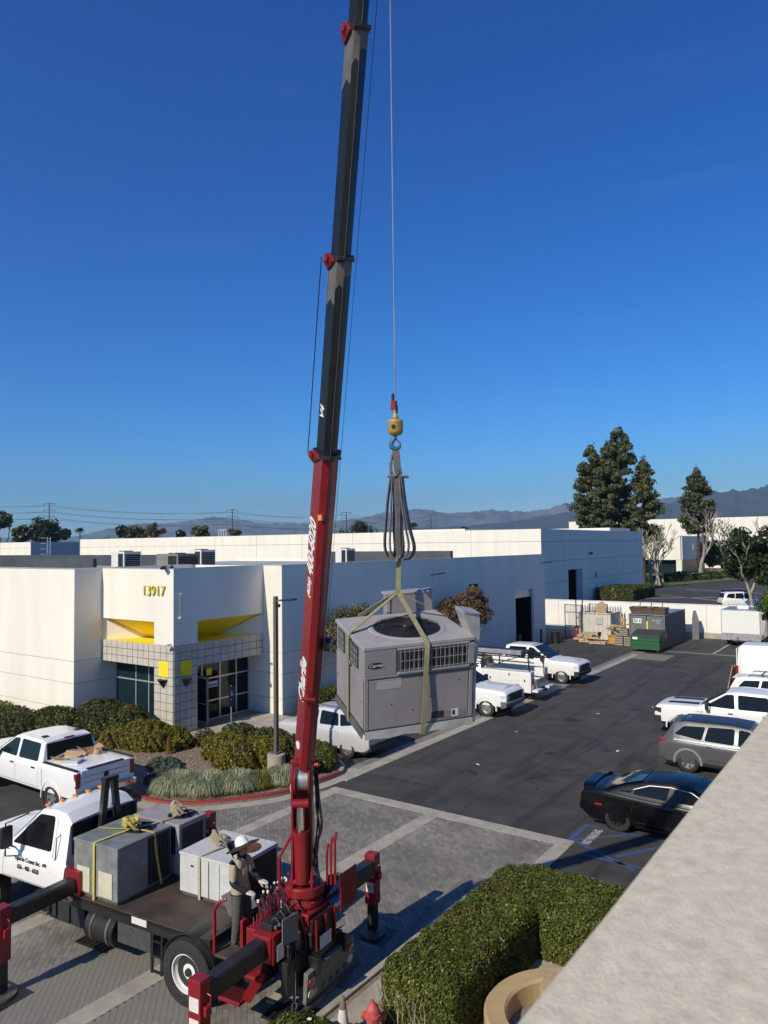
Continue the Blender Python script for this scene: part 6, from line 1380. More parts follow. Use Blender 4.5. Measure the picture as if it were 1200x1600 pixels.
b = MB(); b.box((-.02, 0, .27), (.07, .05, .11), (0, .08, 0)); b.build('cable_socket', M_cred, rg, bevel=.01); b = MB(); b.box((.0, 0, .22), (.05, .045, .1)); b.tube([(-.03, 0, .32), (-.035, 0, .38), (-.02, 0, .41)], .02, 8); b.build('wedge', M_cblk, rg, bevel=.006)
hx = CR; b = MB(); b.tube([Vector((0, 0, -.1)), Vector((0, 0, -.14))-hx*.02, Vector((0, 0, -.19))-hx*.055, Vector((0, 0, -.235))-hx*.05, Vector((0, 0, -.26))-hx*.0, Vector((0, 0, -.235))+hx*.045, Vector((0, 0, -.19))+hx*.05], [.02, .026, .03, .032, .03, .022, .012], 10); b.build('hook', M_hookb, rg, smooth=60)
b = MB(); b.beam(Vector((0, 0, -.13)), Vector((0, 0, -.19))+hx*.055, .014, .02); b.build('hook_latch', M_worn, rg)
tipw = B0+BD*(T4-.05)
b = MB(); b.tube([hk+Vector((0, 0, .36*KU)), Vector((hk.x, hk.y, tipw.z+.05))], .0075, 6); o = b.build('hoist_cable', M_galv, smooth=60); tag(o, 'thin steel hoist cable running up from the hook', 'cable')
b = MB(); hw = Vector((hk.x, hk.y, tipw.z)); b.beam(TL(tipw-BD*.1), TL(hw+Vector((0, 0, .1))), .12, .2); b.lathe([(.001, -.04), (.15, -.04), (.12, 0), (.15, .04), (.001, .04)], TL(hw+(tipw-hw).normalized()*.13), (TKI.to_3x3() @ Vector((0, 0, 1)).cross((tipw-hw).normalized())), 20); b.build('boom_head', M_cred, tk, bevel=.006)
M_loop = mat('grey_sling', (.10, .09, .095), .85, col2=(.17, .155, .16), vscale=12, detail=8)
sh = at(619, 742, 8.85*KU); ringo = hk+Vector((0, 0, -.25*KU))
b = MB(); b.tube([ringo+Vector((0, 0, .02))-CR*.012, ringo-CR*.045+Vector((0, 0, -.1)), ringo-CR*.05+Vector((0, 0, -.22)), ringo-CR*.02+Vector((0, 0, -.3)), ringo+CR*.03+Vector((0, 0, -.26)), ringo+CR*.03+Vector((0, 0, -.08)), ringo+Vector((0, 0, .02))-CR*.012], .011, 8); o = b.build('master_link', M_worn, smooth=60); tag(o, 'long dark steel link hanging in the blue hook', 'shackle', 'rigging under the hook')
b = MB(); p = sh+Vector((0, 0, .12)); b.tube([p+CR*(-.055)+Vector((0, 0, -.12)), p-CR*.06, p-CR*.03+Vector((0, 0, .06)), p-CR*.0+Vector((0, 0, .0)), p+CR*.005+Vector((0, 0, -.12))], .013, 8); b.cyl(p+CR*-.09+Vector((0, 0, -.14)), p+CR*.13+Vector((0, 0, -.14)), .014, n=8); o = b.build('bow_shackle', M_worn, smooth=60); tag(o, 'bow shackle with its pin across the top of the grey loops', 'shackle', 'rigging under the hook')
PXM = 8.85*KU/1160
def loop(label, pts, wd, dy, tw):
    P = [sh+CR*(x*PXM)-Vector((0, 0, 1))*(z*PXM)+CF*(dy*math.sin(PI*i/(len(pts)-1))+.02*i/len(pts)) for i, (x, z) in enumerate(pts)]
    P = [Vector(p) for p in spline3(P, 5)]
    o = ribbon(P, wd*KU, .013, CF*math.cos(tw)+CR*math.sin(tw)).build('sling_loop', M_loop, smooth=60); tag(o, label, 'sling', 'grey loops under the hook')
loop('leftmost grey webbing loop of the bundle under the hook', [(-8, 2), (-13, 35), (-17, 75), (-19, 110), (-15, 128), (-8, 131), (-3, 120), (-3, 70), (-3, 3)], .05, .03, .5)
loop('narrow grey loop just inside the leftmost one', [(-6, 2), (-8, 40), (-10, 80), (-11, 112), (-7, 127), (0, 130), (1, 110), (-1, 60), (-2, 3)], .055, -.03, .2)
loop('grey webbing loop in the middle of the bundle, wider than its neighbours', [(0, 2), (-1, 40), (-2, 85), (0, 115), (5, 126), (8, 112), (5, 70), (3, 3)], .075, .05, .9)
loop('narrow grey loop just inside the rightmost one', [(5, 2), (8, 40), (13, 80), (18, 108), (15, 124), (9, 130), (4, 118), (3, 60), (2, 3)], .055, -.04, .3)
loop('rightmost grey webbing loop of the bundle under the hook', [(9, 2), (13, 40), (20, 82), (27, 112), (23, 127), (14, 132), (7, 122), (6, 70), (4, 3)], .055, .03, .6)
loop('grey webbing loop at the front of the bundle, hanging straightest', [(2, 2), (2, 40), (1, 90), (3, 128), (6, 90), (5, 3)], .06, -.07, 1.2)
o = ribbon([ringo+Vector((0, 0, -.02)), ringo+CR*.015+Vector((0, 0, -.2)), sh+CR*.03+Vector((0, 0, .0))], .075, .03, CR).build('sling_shank', M_loop, smooth=60); tag(o, 'twisted grey webbing from the hook down to the shackle', 'sling', 'rigging under the hook')

# ------------------------------------------------------------------ the operator
def skin(name, joints, edges, mats, classify, parent):
    me = bpy.data.meshes.new(name); me.from_pydata([j[0] for j in joints], edges, []); o = bpy.data.objects.new(name, me); COL.objects.link(o)
    md = o.modifiers.new('skin', 'SKIN'); md.use_smooth_shade = True; md.branch_smoothing = .6
    for v, j in zip(me.skin_vertices[0].data, joints): v.radius = j[1] if isinstance(j[1], tuple) else (j[1], j[1])
    me.skin_vertices[0].data[0].use_root = True
    ss = o.modifiers.new('sub', 'SUBSURF'); ss.levels = 2; ss.render_levels = 2
    dg = bpy.context.evaluated_depsgraph_get(); m2 = bpy.data.meshes.new_from_object(o.evaluated_get(dg)); o.modifiers.clear(); o.data = m2
    m2.materials.clear()
    for m in mats: m2.materials.append(m)
    for p in m2.polygons: p.material_index = classify(p.center); p.use_smooth = True
    o.parent = parent; return o
pw = T2W((.42, -.74, .95))
pn = thing('person', 'person in tan shirt and white hard hat with wide black brim, working the crane levers', 'person', pw, TR+R(6))
M_skin = mat('skin', (.42, .23, .16), .55); M_shirt = mat('shirt_tan', (.40, .325, .235), .85, col2=(.33, .265, .19), vscale=9, bump=.5, bscale=14); M_pants = mat('trousers_charcoal', (.075, .075, .07), .85, var=.2, vscale=8, bump=.4, bscale=16); M_sleeve = mat('undershirt_navy', (.018, .016, .03), .8); M_glove = mat('glove_grey', (.55, .54, .51), .8); M_boot = mat('boot', (.03, .022, .016), .6)
J = [((0, 0, .95), (.19, .15)), ((.01, 0, 1.12), (.19, .155)), ((0, 0, 1.30), (.20, .155)), ((0, 0, 1.44), (.10, .10)), ((.025, 0, 1.53), .066), ((.045, 0, 1.60), .072), ((.05, 0, 1.685), (.078, .096)), ((.035, 0, 1.765), (.07, .08)),
     ((0, .215, 1.42), .082), ((.06, .285, 1.17), .070), ((.29, .20, 1.07), .044), ((0, -.215, 1.42), .082), ((.05, -.295, 1.18), .070), ((.27, -.17, 1.03), .044),
     ((0, .11, .86), .125), ((.05, .14, .50), .088), ((.0, .15, .10), .066), ((0, -.11, .86), .125), ((.03, -.14, .50), .088), ((-.02, -.15, .10), .066), ((.12, 0, 1.66), .03), ((0, .12, 1.45), .085), ((0, -.12, 1.45), .085)]
E_ = [(0, 1), (1, 2), (2, 3), (3, 4), (4, 5), (5, 6), (6, 7), (3, 21), (21, 8), (8, 9), (9, 10), (3, 22), (22, 11), (11, 12), (12, 13), (0, 14), (14, 15), (15, 16), (0, 17), (17, 18), (18, 19), (6, 20)]
def cls(p):
    if p.z > 1.555: return 0
    if p.z > 1.50 and abs(p.y) < .1: return 3
    fore = (p.z < 1.235) and p.z > .97 and ((abs(p.y) > .225) or (p.x > .175))
    if fore: return 3
    if p.z > .93: return 1
    return 2
skin('body', J, E_, [M_skin, M_shirt, M_pants, M_sleeve], cls, pn)
for sy in (-1, 1):
    b = MB(); b.loft([[(-.09, sy*.14-.05, .0), (-.09, sy*.14+.05, .0), (-.08, sy*.14+.045, .13), (-.08, sy*.14-.045, .13)], [(.05, sy*.145-.052, 0), (.05, sy*.145+.052, 0), (.05, sy*.145+.045, .12), (.05, sy*.145-.045, .12)], [(.17, sy*.15-.048, 0), (.17, sy*.15+.048, 0), (.16, sy*.15+.035, .06), (.16, sy*.15-.035, .06)], [(.21, sy*.15-.03, 0), (.21, sy*.15+.03, 0), (.2, sy*.15+.02, .035), (.2, sy*.15-.02, .035)]]); b.build('boot', M_boot, pn, bevel=.015)
for sy, wx, wz in ((1, .29, 1.07), (-1, .27, 1.03)):   # gloved hands closing on the levers
    y = .20 if sy > 0 else -.17
    b = MB(); b.loft([[(wx-.03, y-.034, wz-.02), (wx-.03, y+.034, wz-.02), (wx-.03, y+.034, wz+.024), (wx-.03, y-.034, wz+.024)], [(wx+.04, y-.045, wz-.02), (wx+.04, y+.045, wz-.02), (wx+.04, y+.045, wz+.018), (wx+.04, y-.045, wz+.018)], [(wx+.10, y-.043, wz-.024), (wx+.10, y+.043, wz-.024), (wx+.10, y+.043, wz+.01), (wx+.10, y-.043, wz+.01)]])
    for k in range(4):
        yy = y-.033+k*.022; ln = (.9, 1.05, 1.0, .8)[k]
        b.tube([(wx+.09, yy, wz-.004), (wx+.09+.035*ln, yy, wz-.016), (wx+.09+.045*ln, yy, wz-.05), (wx+.09+.02*ln, yy, wz-.075)], [.0115, .011, .0105, .009], 8)
    b.tube([(wx+.02, y-sy*.042, wz-.005), (wx+.055, y-sy*.068, wz-.03), (wx+.085, y-sy*.06, wz-.06)], [.014, .012, .010], 8)
    g_ = b.build('glove', M_glove, pn, smooth=60, bevel=.006)
# head gear: hard hat tipped back, brim shade, neck flap, glasses, gaiter
hm = Matrix.Translation((.035, 0, 1.735)) @ Matrix.Rotation(R(-24), 4, 'Y')
def hlathe(name, prof, m, n=32, sx=1.0, droop=0):
    b = MB(); b.lathe(prof, n=n); b.v = [tuple(hm @ Vector((x*sx, y*.88, z-droop*(math.hypot(x, y)**2)))) for x, y, z in b.v]; return b.build(name, m, pn, smooth=50, fix=False)
M_hat = mat('hard_hat_white', (.76, .76, .74), .35); M_brim = mat('brim_black', (.018, .018, .02), .8)
hlathe('hard_hat', [(.001, .14), (.05, .134), (.09, .105), (.112, .055), (.118, 0), (.122, -.004), (.116, -.01)], M_hat, sx=1.08)
hlathe('sun_brim', [(.115, .0), (.20, -.004), (.295, -.008), (.30, -.012), (.2, -.014), (.115, -.012)], M_brim, sx=1.08, droop=.35)
b = MB(); b.grid([[(.02-.25*math.cos(a_), .235*math.sin(a_), 1.70-.0+(.02 if r_ == 0 else -.13*r_)) if r_ == 0 else (.02-(.25-.05*r_)*math.cos(a_), (.235-.05*r_)*math.sin(a_), 1.72-.10*r_) for a_ in [R(-75)+R(150)*i/10 for i in range(11)]] for r_ in (0, 1, 2)]); b.build('neck_flap', M_brim, pn, smooth=60, fix=False)
b = MB(); b.loft([[(.125, y, 1.695), (.142-.5*y*y, y, 1.695), (.142-.5*y*y, y, 1.73), (.125, y, 1.73)] for y in (-.07, -.04, -.012, .012, .04, .07)]); b.build('sunglasses', M_black, pn, smooth=40)
b = MB(); b.loft([[(.128, -.016, 1.655), (.128, .016, 1.655), (.162, .006, 1.668), (.162, -.006, 1.668)], [(.122, -.012, 1.70), (.122, .012, 1.70), (.135, .005, 1.70), (.135, -.005, 1.70)]]); b.build('nose', M_skin, pn, bevel=.005)
b = MB(); b.bx(.118, .129, -.026, .026, 1.632, 1.642); b.build('mouth', mat('lips', (.30, .12, .10), .5), pn)
for sy in (-1, 1): b = MB(); b.lathe([(.001, -.012), (.025, -.01), (.03, 0), (.024, .01), (.001, .012)], (.04, sy*.098, 1.68), (.2, sy, 0), 12); b.build('ear', M_skin, pn, smooth=50)
b = MB(); b.add([(.10, -.02, 1.50), (.135, -.075, 1.46), (.11, -.1, 1.50), (.06, -.075, 1.53)], [(0, 1, 2, 3)]); b.add([(.10, .02, 1.50), (.135, .075, 1.46), (.11, .1, 1.50), (.06, .075, 1.53)], [(0, 3, 2, 1)]); b.build('collar', M_shirt, pn)
b = MB(); b.loft([[(.075*math.cos(t)+.03, .085*math.sin(t), z+.02*math.cos(t)*0) for t in [2*PI*k/14 for k in range(14)]] for z in (1.485, 1.56)], cap=False); b.build('neck_gaiter', M_sleeve, pn, smooth=60)
for sy in (-1, 1): b = MB(); b.box((.158, sy*.085, 1.33), (.012, .09, .10), (0, R(-6), sy*.25)); b.build('shirt_pocket', M_shirt, pn, bevel=.004)
b = MB(); b.loft([[(.158*math.cos(t)+.0, .198*math.sin(t), z) for t in [2*PI*k/20 for k in range(20)]] for z in (.915, .95)], cap=False); b.build('belt', M_boot, pn, smooth=60)
# ================================================================== vegetation
def core(name, secs, m, parent): b = MB(); b.loft(secs); return b.build(name, m, parent, smooth=60)
M_core = mat('shade_core', (.02, .022, .010), .95)  # for solid dark cores added inside the foliage to block light
L_hedge = leafmat('leaf_hedge', (.115, .145, .028), .6, .32, .40); L_dark = leafmat('leaf_dark', (.060, .075, .022), .55, .25, .5); L_yel = leafmat('leaf_yellow', (.20, .18, .026), .5, .35, .5)
L_olive = leafmat('leaf_olive', (.11, .10, .035), .5, .3, .5); L_pine = leafmat('leaf_pine', (.10, .115, .048), .5, .25, .7); L_bright = leafmat('leaf_bright', (.09, .16, .025), .5, .35, .45)
L_grass = leafmat('blade_blue', (.33, .36, .22), .4, .3, .6); L_mag = leafmat('leaf_magnolia', (.035, .050, .015), .5, .2, .35); L_brown = leafmat('leaf_brown', (.15, .10, .045), .5, .3, .6); L_fest = leafmat('blade_fescue', (.10, .125, .095), .4, .2, .7)
L_dry = leafmat('leaf_dry', (.15, .125, .045), .6, .3, .6); L_young = leafmat('leaf_young', (.17, .19, .035), .5, .35, .4)
M_bark = mat('bark_pale', (.42, .37, .30), .9, col2=(.24, .20, .16), vscale=2.5, detail=8); M_barkd = mat('bark_dark', (.06, .045, .035), .95)
def nz3(P, s): return np.array([mnoise.noise(Vector(p)*s) for p in P])
def field(fn, lo, hi, n, thick, size, m, parent, name='foliage', jitter=.6, rough=.05, rs=2.2, keep=None):
    """leaves in the outer shell of the solid fn(P)<0"""
    lo, hi = np.array(lo), np.array(hi); out = []; tot = 0
    while tot < n:
        P = lo+rng.random((n*3, 3))*(hi-lo); d = fn(P)
        k = (d > -thick*1.6) & (d < .03); P = P[k]; d = d[k]
        if len(P) == 0: break
        nn = rough*np.sin(P[:, 0]*rs*3.1+np.sin(P[:, 1]*rs*2.3)*1.7)*np.sin(P[:, 1]*rs*2.9+P[:, 2]*rs*2.1)+rough*.7*np.sin(P[:, 0]*rs*7.3+P[:, 1]*rs*5.1+P[:, 2]*rs*6.7)
        q = (d < nn) & (rng.random(len(P)) < np.exp((d-nn)/thick)); P = P[q]; out.append(P); tot += len(P)
    P = np.concatenate(out)[:n]; e = .02
    G = np.stack([fn(P+np.array(v)*e)-fn(P-np.array(v)*e) for v in ((1, 0, 0), (0, 1, 0), (0, 0, 1))], 1); G /= np.linalg.norm(G, axis=1)[:, None]+1e-6
    w_ = np.sin(P[:, 0]*2.3+1.7*np.sin(P[:, 1]*1.9+1))*np.sin(P[:, 1]*2.7+1.3*np.sin(P[:, 0]*1.4))*.8+.2*np.sin(P[:, 2]*5+P[:, 0]*6)+rng.normal(0, .28, len(P))
    dry = w_ > .72; tint = w_ < -.62; G = G+np.array([0, 0, .25])
    if m in (L_hedge, L_dark, L_yel) and len(P) > 3000:
        leaves('dry_leaves', P[dry], G[dry], size*.9, L_dry, parent, jitter=jitter+.2, sv=.5); leaves('young_leaves', P[tint], G[tint], size*1.05, L_young, parent, jitter=jitter, sv=.5)
        k = ~(dry | tint); P, G = P[k], G[k]
    return leaves(name, P, G, size, m, parent, jitter=jitter, sv=.5)
def sdf_box(P, c, hsz, r):
    q = np.abs(P-np.array(c))-np.array(hsz)+r; return np.linalg.norm(np.maximum(q, 0), axis=1)+np.minimum(q.max(1), 0)-r
def sdf_ell(P, c, rr):
    k = (P-np.array(c))/np.array(rr); l = np.linalg.norm(k, axis=1); return (l-1)*min(rr)
# big clipped hedge below the ledge: one leg along the court, one turning right
hg = thing('clipped_hedge', 'large box-clipped green hedge turning a rounded corner below the ledge', 'hedge', (0, 0, 0))
def f_h(P):
    x, y, z = P[:, 0], P[:, 1], P[:, 2]
    # plan: L with a generous round outer corner
    a = sdf_box(P, (-6.56, 12.3, .50), (.68, 2.40, .60), .20); b_ = sdf_box(P, (-4.8, 14.0, .50), (2.45, .88, .60), .20)
    d = np.minimum(a, b_)
    cx, cy, rr = -6.15, 13.75, 1.10
    out = (x < cx) & (y > cy); d = np.where(out, np.maximum(d, np.hypot(x-cx, y-cy)-rr), d)
    return d
def ring_pts(): pass
b = MB(); b.bx(-7.08, -6.04, 10.05, 13.6, .1, .95); b.bx(-6.7, -2.7, 13.25, 14.7, .1, .951); b.build('shade_core', M_core, hg)  # solid boxes added within the hedge so no light passes through
field(f_h, (-7.7, 9.7, .05), (-2.4, 15.0, 1.2), 115000, .07, .027, L_hedge, hg, rough=.02, jitter=.75)
b = MB()
for k in range(26):
    p = Vector((-6.8+random.uniform(-.3, .5), 9.98+random.uniform(-.05, .1), .1)); pts = [p]
    for j in range(4): p = p+Vector((random.uniform(-.10, .10), random.uniform(-.10, .03), random.uniform(.12, .22))); pts.append(p)
    b.tube(pts, [.016, .013, .01, .007, .004], 5)
b.build('bare_stems', M_bark, hg)
nb = thing('near_bush', 'low rounded green bush at the bottom edge beside the traffic cone', 'bush', (0, 0, 0))
field(lambda P: np.minimum(sdf_ell(P, (-7.62, 8.55, .2), (.75, .6, .52)), sdf_ell(P, (-7.1, 9.0, .15), (.5, .5, .40))), (-8.5, 7.8, .05), (-6.4, 9.7, .85), 15000, .08, .032, L_hedge, nb, rough=.05)
b = MB(); b.lathe([(.001, .5), (.5, .35), (.55, .1)], (-7.62, 8.55, .0), n=16); b.build('shade_core', M_core, nb)
b = MB()
for k in range(5): t = k*1.256; b.add([(-7.55, 8.62, .735), (-7.55+.03*math.cos(t-.5), 8.62+.03*math.sin(t-.5), .75), (-7.55+.045*math.cos(t), 8.62+.045*math.sin(t), .752), (-7.55+.03*math.cos(t+.5), 8.62+.03*math.sin(t+.5), .75)], [(0, 1, 2, 3)])
b.build('white_flower', M_letw, nb, fix=False)
# shrubs before the office
def shrub(label, blobs, m, n, size, name='shrub', rough=.10, cat='shrub', core_s=.75, jitter=.8, group='shrubs before the office', thick=.12):
    t = thing(name, label, cat, (0, 0, 0), 0, group)
    c = np.array([q[0] for q in blobs]); r_ = np.array([q[1] for q in blobs]); lo = (c-r_).min(0)-.15; hi = (c+r_).max(0)+.15; lo[2] = max(.06, lo[2])
    field(lambda P: np.min([sdf_ell(P, *q) for q in blobs], axis=0), lo, hi, n, thick, size, m, t, rough=rough, jitter=jitter)
    b = MB()
    for cc, rr in blobs:
        b.lathe([(.001, core_s), (.5*core_s, .82*core_s), (.85*core_s, .45*core_s), (core_s, 0), (.8*core_s, -.5*core_s)], (0, 0, 0), n=14); k = 14*5
        b.v[-k:] = [(cc[0]+x*rr[0], cc[1]+y*rr[1], max(.06, cc[2]+z*rr[2])) for x, y, z in b.v[-k:]]
    b.build('shade_core', M_core, t); return t  # dark core added to keep light from shining through the leaves
shrub('long dark green hedge row left of the yellowish shrub, below the blank white wing', [((-46+2.2*k, 16.6+.05*math.sin(k*2.), .35), (1.5, .95+.08*math.sin(k*3.1), .85+.07*math.sin(k*1.9))) for k in range(8)], L_dark, 34000, .055, name='hedge_row', cat='hedge')
shrub('tall dark green shrub against the office window wall', [((-27.6, 18.7, .5), (1.5, 1.05, 1.05)), ((-26.2, 18.9, .45), (1.1, .9, .98)), ((-29.2, 17.6, .4), (1.5, 1.1, .82))], L_dark, 22000, .055)
shrub('yellow-green shrub at the foot of the tiled pillar', [((-24.5, 18.6, .35), (1.35, .95, .70)), ((-25.6, 18.1, .3), (.8, .75, .55)), ((-23.6, 19.1, .3), (.9, .7, .52))], L_yel, 20000, .05)
shrub('thin dry brownish shrub beside the entrance walk', [((-22.7, 19.9, .3), (.5, .4, .42))], L_brown, 1500, .04, rough=.15)
shrub('broad clipped yellow-green hedge behind the lamp post', [((-20.6, 19.2, .35), (1.2, .85, .62)), ((-19.6, 18.6, .35), (1.0, .75, .60)), ((-18.9, 19.6, .35), (1.1, .9, .62))], L_yel, 22000, .045, cat='hedge')
shrub('flat-topped dark hedge along the entrance walk, behind the lamp post', [((-21.3, 20.5, .35), (1.1, .55, .62)), ((-19.8, 20.6, .35), (1.3, .5, .62)), ((-18.2, 20.4, .35), (1.0, .65, .62))], L_dark, 18000, .045, cat='hedge')
shrub('round clipped dark bush beside the silver crossover', [((-17.1, 20.0, .42), (.78, .72, .60))], L_hedge, 12000, .035, cat='bush', rough=.03)
shrub('low dark creeping shrub in the pickup\'s shadow', [((-20.3, 16.2, .1), (.75, .7, .30))], L_fest, 4000, .05)
shrub('low grey-green mound between the hedge row and the grass clumps', [((-21.6, 17.1, .1), (.7, .55, .32)), ((-20.8, 16.9, .1), (.5, .4, .25))], L_fest, 4500, .045)
shrub('low green hedge on the wall side, between the boom and the hanging unit', [((-22.7, 26.6+.9*k, .4), (.6, .8, .72)) for k in range(5)], L_hedge, 14000, .05, cat='hedge')
t = thing('ground_cover', 'pale green ground cover below the blank white wall at far left', 'plants', (0, 0, 0)); 
field(lambda P: sdf_box(P, (-42, 18.0, .3), (8, .6, .42), .2), (-50, 17.3, .1), (-34, 18.7, .8), 9000, .08, .06, L_hedge, t)
# dry orange conifer seedling
t = thing('conifer_seedling', 'small dry orange conifer standing alone in the mulch', 'plant', (-22.86, 18.3, .09)); n = 900; z = rng.random(n)**1.0*.62; a_ = rng.random(n)*6.28; rr = .16*(1-z/.68)**.7*rng.random(n)**.4
leaves('foliage', np.stack([rr*np.cos(a_), rr*np.sin(a_), z+.04], 1), np.stack([np.cos(a_), np.sin(a_), .6+0*a_], 1), .03, leafmat('leaf_orange', (.24, .12, .025), .4, .2, .7), t)
b = MB(); b.cyl((0, 0, -.02), (0, 0, .5), .015, .005, 6); b.build('stem', M_barkd, t)
def clump(label, x, y, r_, h_, n, m, name='grass_clump'):
    t = thing(name, label, 'ornamental grass', (x, y, .08), 0, 'grass clumps along the red kerb')
    a_ = rng.random(n)*2*PI; r0 = r_*.55*np.sqrt(rng.random(n)); lean = rng.random(n)**.6; hh = h_*(.6+.5*rng.random(n)); out = r_*(.25+.75*lean)
    d = np.stack([np.cos(a_), np.sin(a_), 0*a_], 1); a2 = a_+rng.normal(0, .5, n); d2 = np.stack([np.cos(a2), np.sin(a2), 0*a_], 1); up = np.array([0, 0, 1.])
    b0 = d*r0[:, None]; p1 = b0+d2*(out*.35)[:, None]+up*(hh*.65)[:, None]; p2 = b0+d2*(out*.8)[:, None]+up*(hh*(1-.35*lean))[:, None]; p3 = b0+d2*(out*1.1)[:, None]+up*(hh*(1-.75*lean))[:, None]
    s_ = np.cross(d2, up)*.0085
    V = np.concatenate([np.stack([b0-s_, b0+s_, p1+s_, p1-s_], 1), np.stack([p1-s_, p1+s_, p2+s_*.7, p2-s_*.7], 1), np.stack([p2-s_*.7, p2+s_*.7, p3+s_*.2, p3-s_*.2], 1)])
    me = quads_np('blades', V, m); o = link('blades', me, t); return t
for k, (x, y, r_, h_, lab, m) in enumerate(((-19.2, 15.65, .62, .62, 'leftmost big blue-green grass clump behind the red kerb', L_grass), (-18.35, 16.05, .62, .62, 'second big blue-green grass clump from the left behind the red kerb', L_grass), (-17.75, 16.85, .6, .58, 'middle blue-green grass clump behind the red kerb', L_grass), (-17.3, 17.45, .42, .5, 'tan-tinged grass clump left of the red boom', L_yel), (-16.95, 18.1, .5, .55, 'grass clump at the foot of the lamp post base', L_grass))):
    clump(lab, x, y, r_, h_, 2300, m)
# ---- trees
def limb_tree(b, p, d, L_, r_, depth, spread, tips, up=.15, shrink=.72, kids=(2, 3), bend=.18, seg=3, minr=.012):
    pts = [Vector(p)]; dd = Vector(d).normalized()
    for j in range(seg):
        dd = (dd+Vector((random.gauss(0, bend), random.gauss(0, bend), random.gauss(0, bend*.6)+up*.3))).normalized(); pts.append(pts[-1]+dd*L_/seg)
    r1 = max(minr, r_*.62); b.tube(pts, [r_+(r1-r_)*j/seg for j in range(seg+1)], 7 if r_ > .06 else 4, cap=False)
    if depth == 0: tips.append(pts[-1]); return
    for k in range(random.randint(*kids)):
        ax = Vector((random.gauss(0, 1), random.gauss(0, 1), random.gauss(0, .5))); ax = (ax-dd*ax.dot(dd)).normalized(); nd = (dd+ax*spread*random.uniform(.6, 1.2)+Vector((0, 0, up))).normalized()
        limb_tree(b, pts[-1 if k else random.choice((-1, -2))], nd, L_*shrink*random.uniform(.75, 1.15), r1, depth-1, spread, tips, up, shrink, kids, bend, seg, minr)
def leafy_tree(name, label, base, h_, crown, m, n, size, bark=M_bark, trunk_r=.12, group=None, depth=3, clumps=26, rs=.38, cat='tree'):
    """crown: (centre, radii); leaves sit in clumps spread through it so that gaps show"""
    t = thing(name, label, cat, base, 0, group); b = MB(); tips = []
    limb_tree(b, (0, 0, -.05), (random.gauss(0, .05), random.gauss(0, .05), 1), h_*.42, trunk_r, depth, .55, tips, kids=(2, 3)); b.build('trunk', bark, t, smooth=60)
    c, rr = np.array(crown[0]), np.array(crown[1]); P = []; N = []
    C_ = rng.normal(0, 1, (clumps, 3)); C_ /= np.linalg.norm(C_, axis=1)[:, None]; C_ = c+C_*rr*(rng.random((clumps, 1))**.45)*.82
    for q in C_:
        k = n//clumps; v = rng.normal(0, 1, (k, 3)); v /= np.linalg.norm(v, axis=1)[:, None]; s_ = rs*rr.min()*rng.uniform(.7, 1.25); P.append(q+v*s_*(rng.random((k, 1))**.5)*np.array([1.1, 1.1, .75])); N.append(v)
    leaves('crown', np.concatenate(P), np.concatenate(N)+np.array([0, 0, .3]), size, m, t, jitter=.6); return t
leafy_tree('wall_tree', 'yellow-green small tree against the shaded wall, behind the boom', (-22.3, 28.9, 0), 4.6, ((0, 0, 3.5), (1.35, 1.9, 1.5)), L_olive, 5200, .09, group='small trees along the shaded wall', clumps=22)
leafy_tree('wall_tree', 'brownish round-headed tree against the shaded wall, right of the hanging unit', (-22.2, 40.4, 0), 4.8, ((0, 0, 3.8), (1.6, 2.7, 1.45)), L_brown, 8000, .09, group='small trees along the shaded wall', clumps=34)
leafy_tree('magnolia_tree', 'dark glossy tree over the cars beyond the wall at right', (-13.9, 86.5, 0), 8, ((.7, 0, 6.1), (3.5, 3.4, 3.8)), L_mag, 11000, .24, trunk_r=.22, clumps=52, rs=.30)
leafy_tree('yard_tree', 'bright green tree beside the box trailer at the right edge', (-7.6, 57.5, 0), 4.5, ((.2, 0, 3.3), (1.5, 1.6, 1.6)), L_bright, 5000, .12, clumps=24)
def pine(label, base, h_, w_, n=9000, lean=0, low=.3):
    t = thing('pine_tree', label, 'pine tree', base, 0, 'tall pines over the warehouse'); b = MB(); b.tube([(0, 0, 0), (lean*.3, 0, h_*.4), (lean, 0, h_)], [.36, .26, .05], 8)
    P, N = [], []; nb_ = 90
    for k in range(nb_):
        f = low+(1-low)*(k+random.random())/nb_; z = h_*f; a_ = random.uniform(0, 6.28); L_ = w_*(1-f)**.62*(1-.35*max(0, (low+.18-f)/.18))*random.uniform(.55, 1.12)+.35
        tip = Vector((lean*f+L_*math.cos(a_), L_*math.sin(a_), z+L_*.22)); b.tube([(lean*f, 0, z-.2), tip], [.07*(1-f)+.03, .02], 4, cap=False)
        nc = 3 if L_ > 1.6 else 2
        for j in range(nc):
            q = np.array(Vector((lean*f, 0, z)).lerp(tip, 1-.30*j)); m_ = n//(nb_*3); v = rng.normal(0, 1, (m_, 3)); v /= np.linalg.norm(v, axis=1)[:, None]; s_ = random.uniform(.55, 1.0)*(1.1 if j == 0 else .8)*(.5+.5*min(1, L_/2)); P.append(q+v*s_*rng.random((m_, 1))**.4*np.array([1, 1, .8])); N.append(v)
    q = np.array((lean, 0, h_)); v = rng.normal(0, 1, (150, 3)); P.append(q+v*np.array([.28, .28, .5])); N.append(v)
    b.build('trunk', M_barkd, t, smooth=60); leaves('crown', np.concatenate(P), np.concatenate(N), .30, L_pine, t, aspect=2.2, jitter=.5); return t
pine('tallest pine, in the middle of the clump over the warehouse end', (-44.6, 140, 0), 28.6, 7.0, 24000, .4)
pine('left-hand slimmer pine of the clump, foliage hanging over the white roof', (-49.0, 139, 0), 25.6, 5.8, 15000, -.3, .38)
pine('pine between the tallest and the left-hand one', (-47.0, 141.5, 0), 26.2, 4.8, 12000, .1, .3)
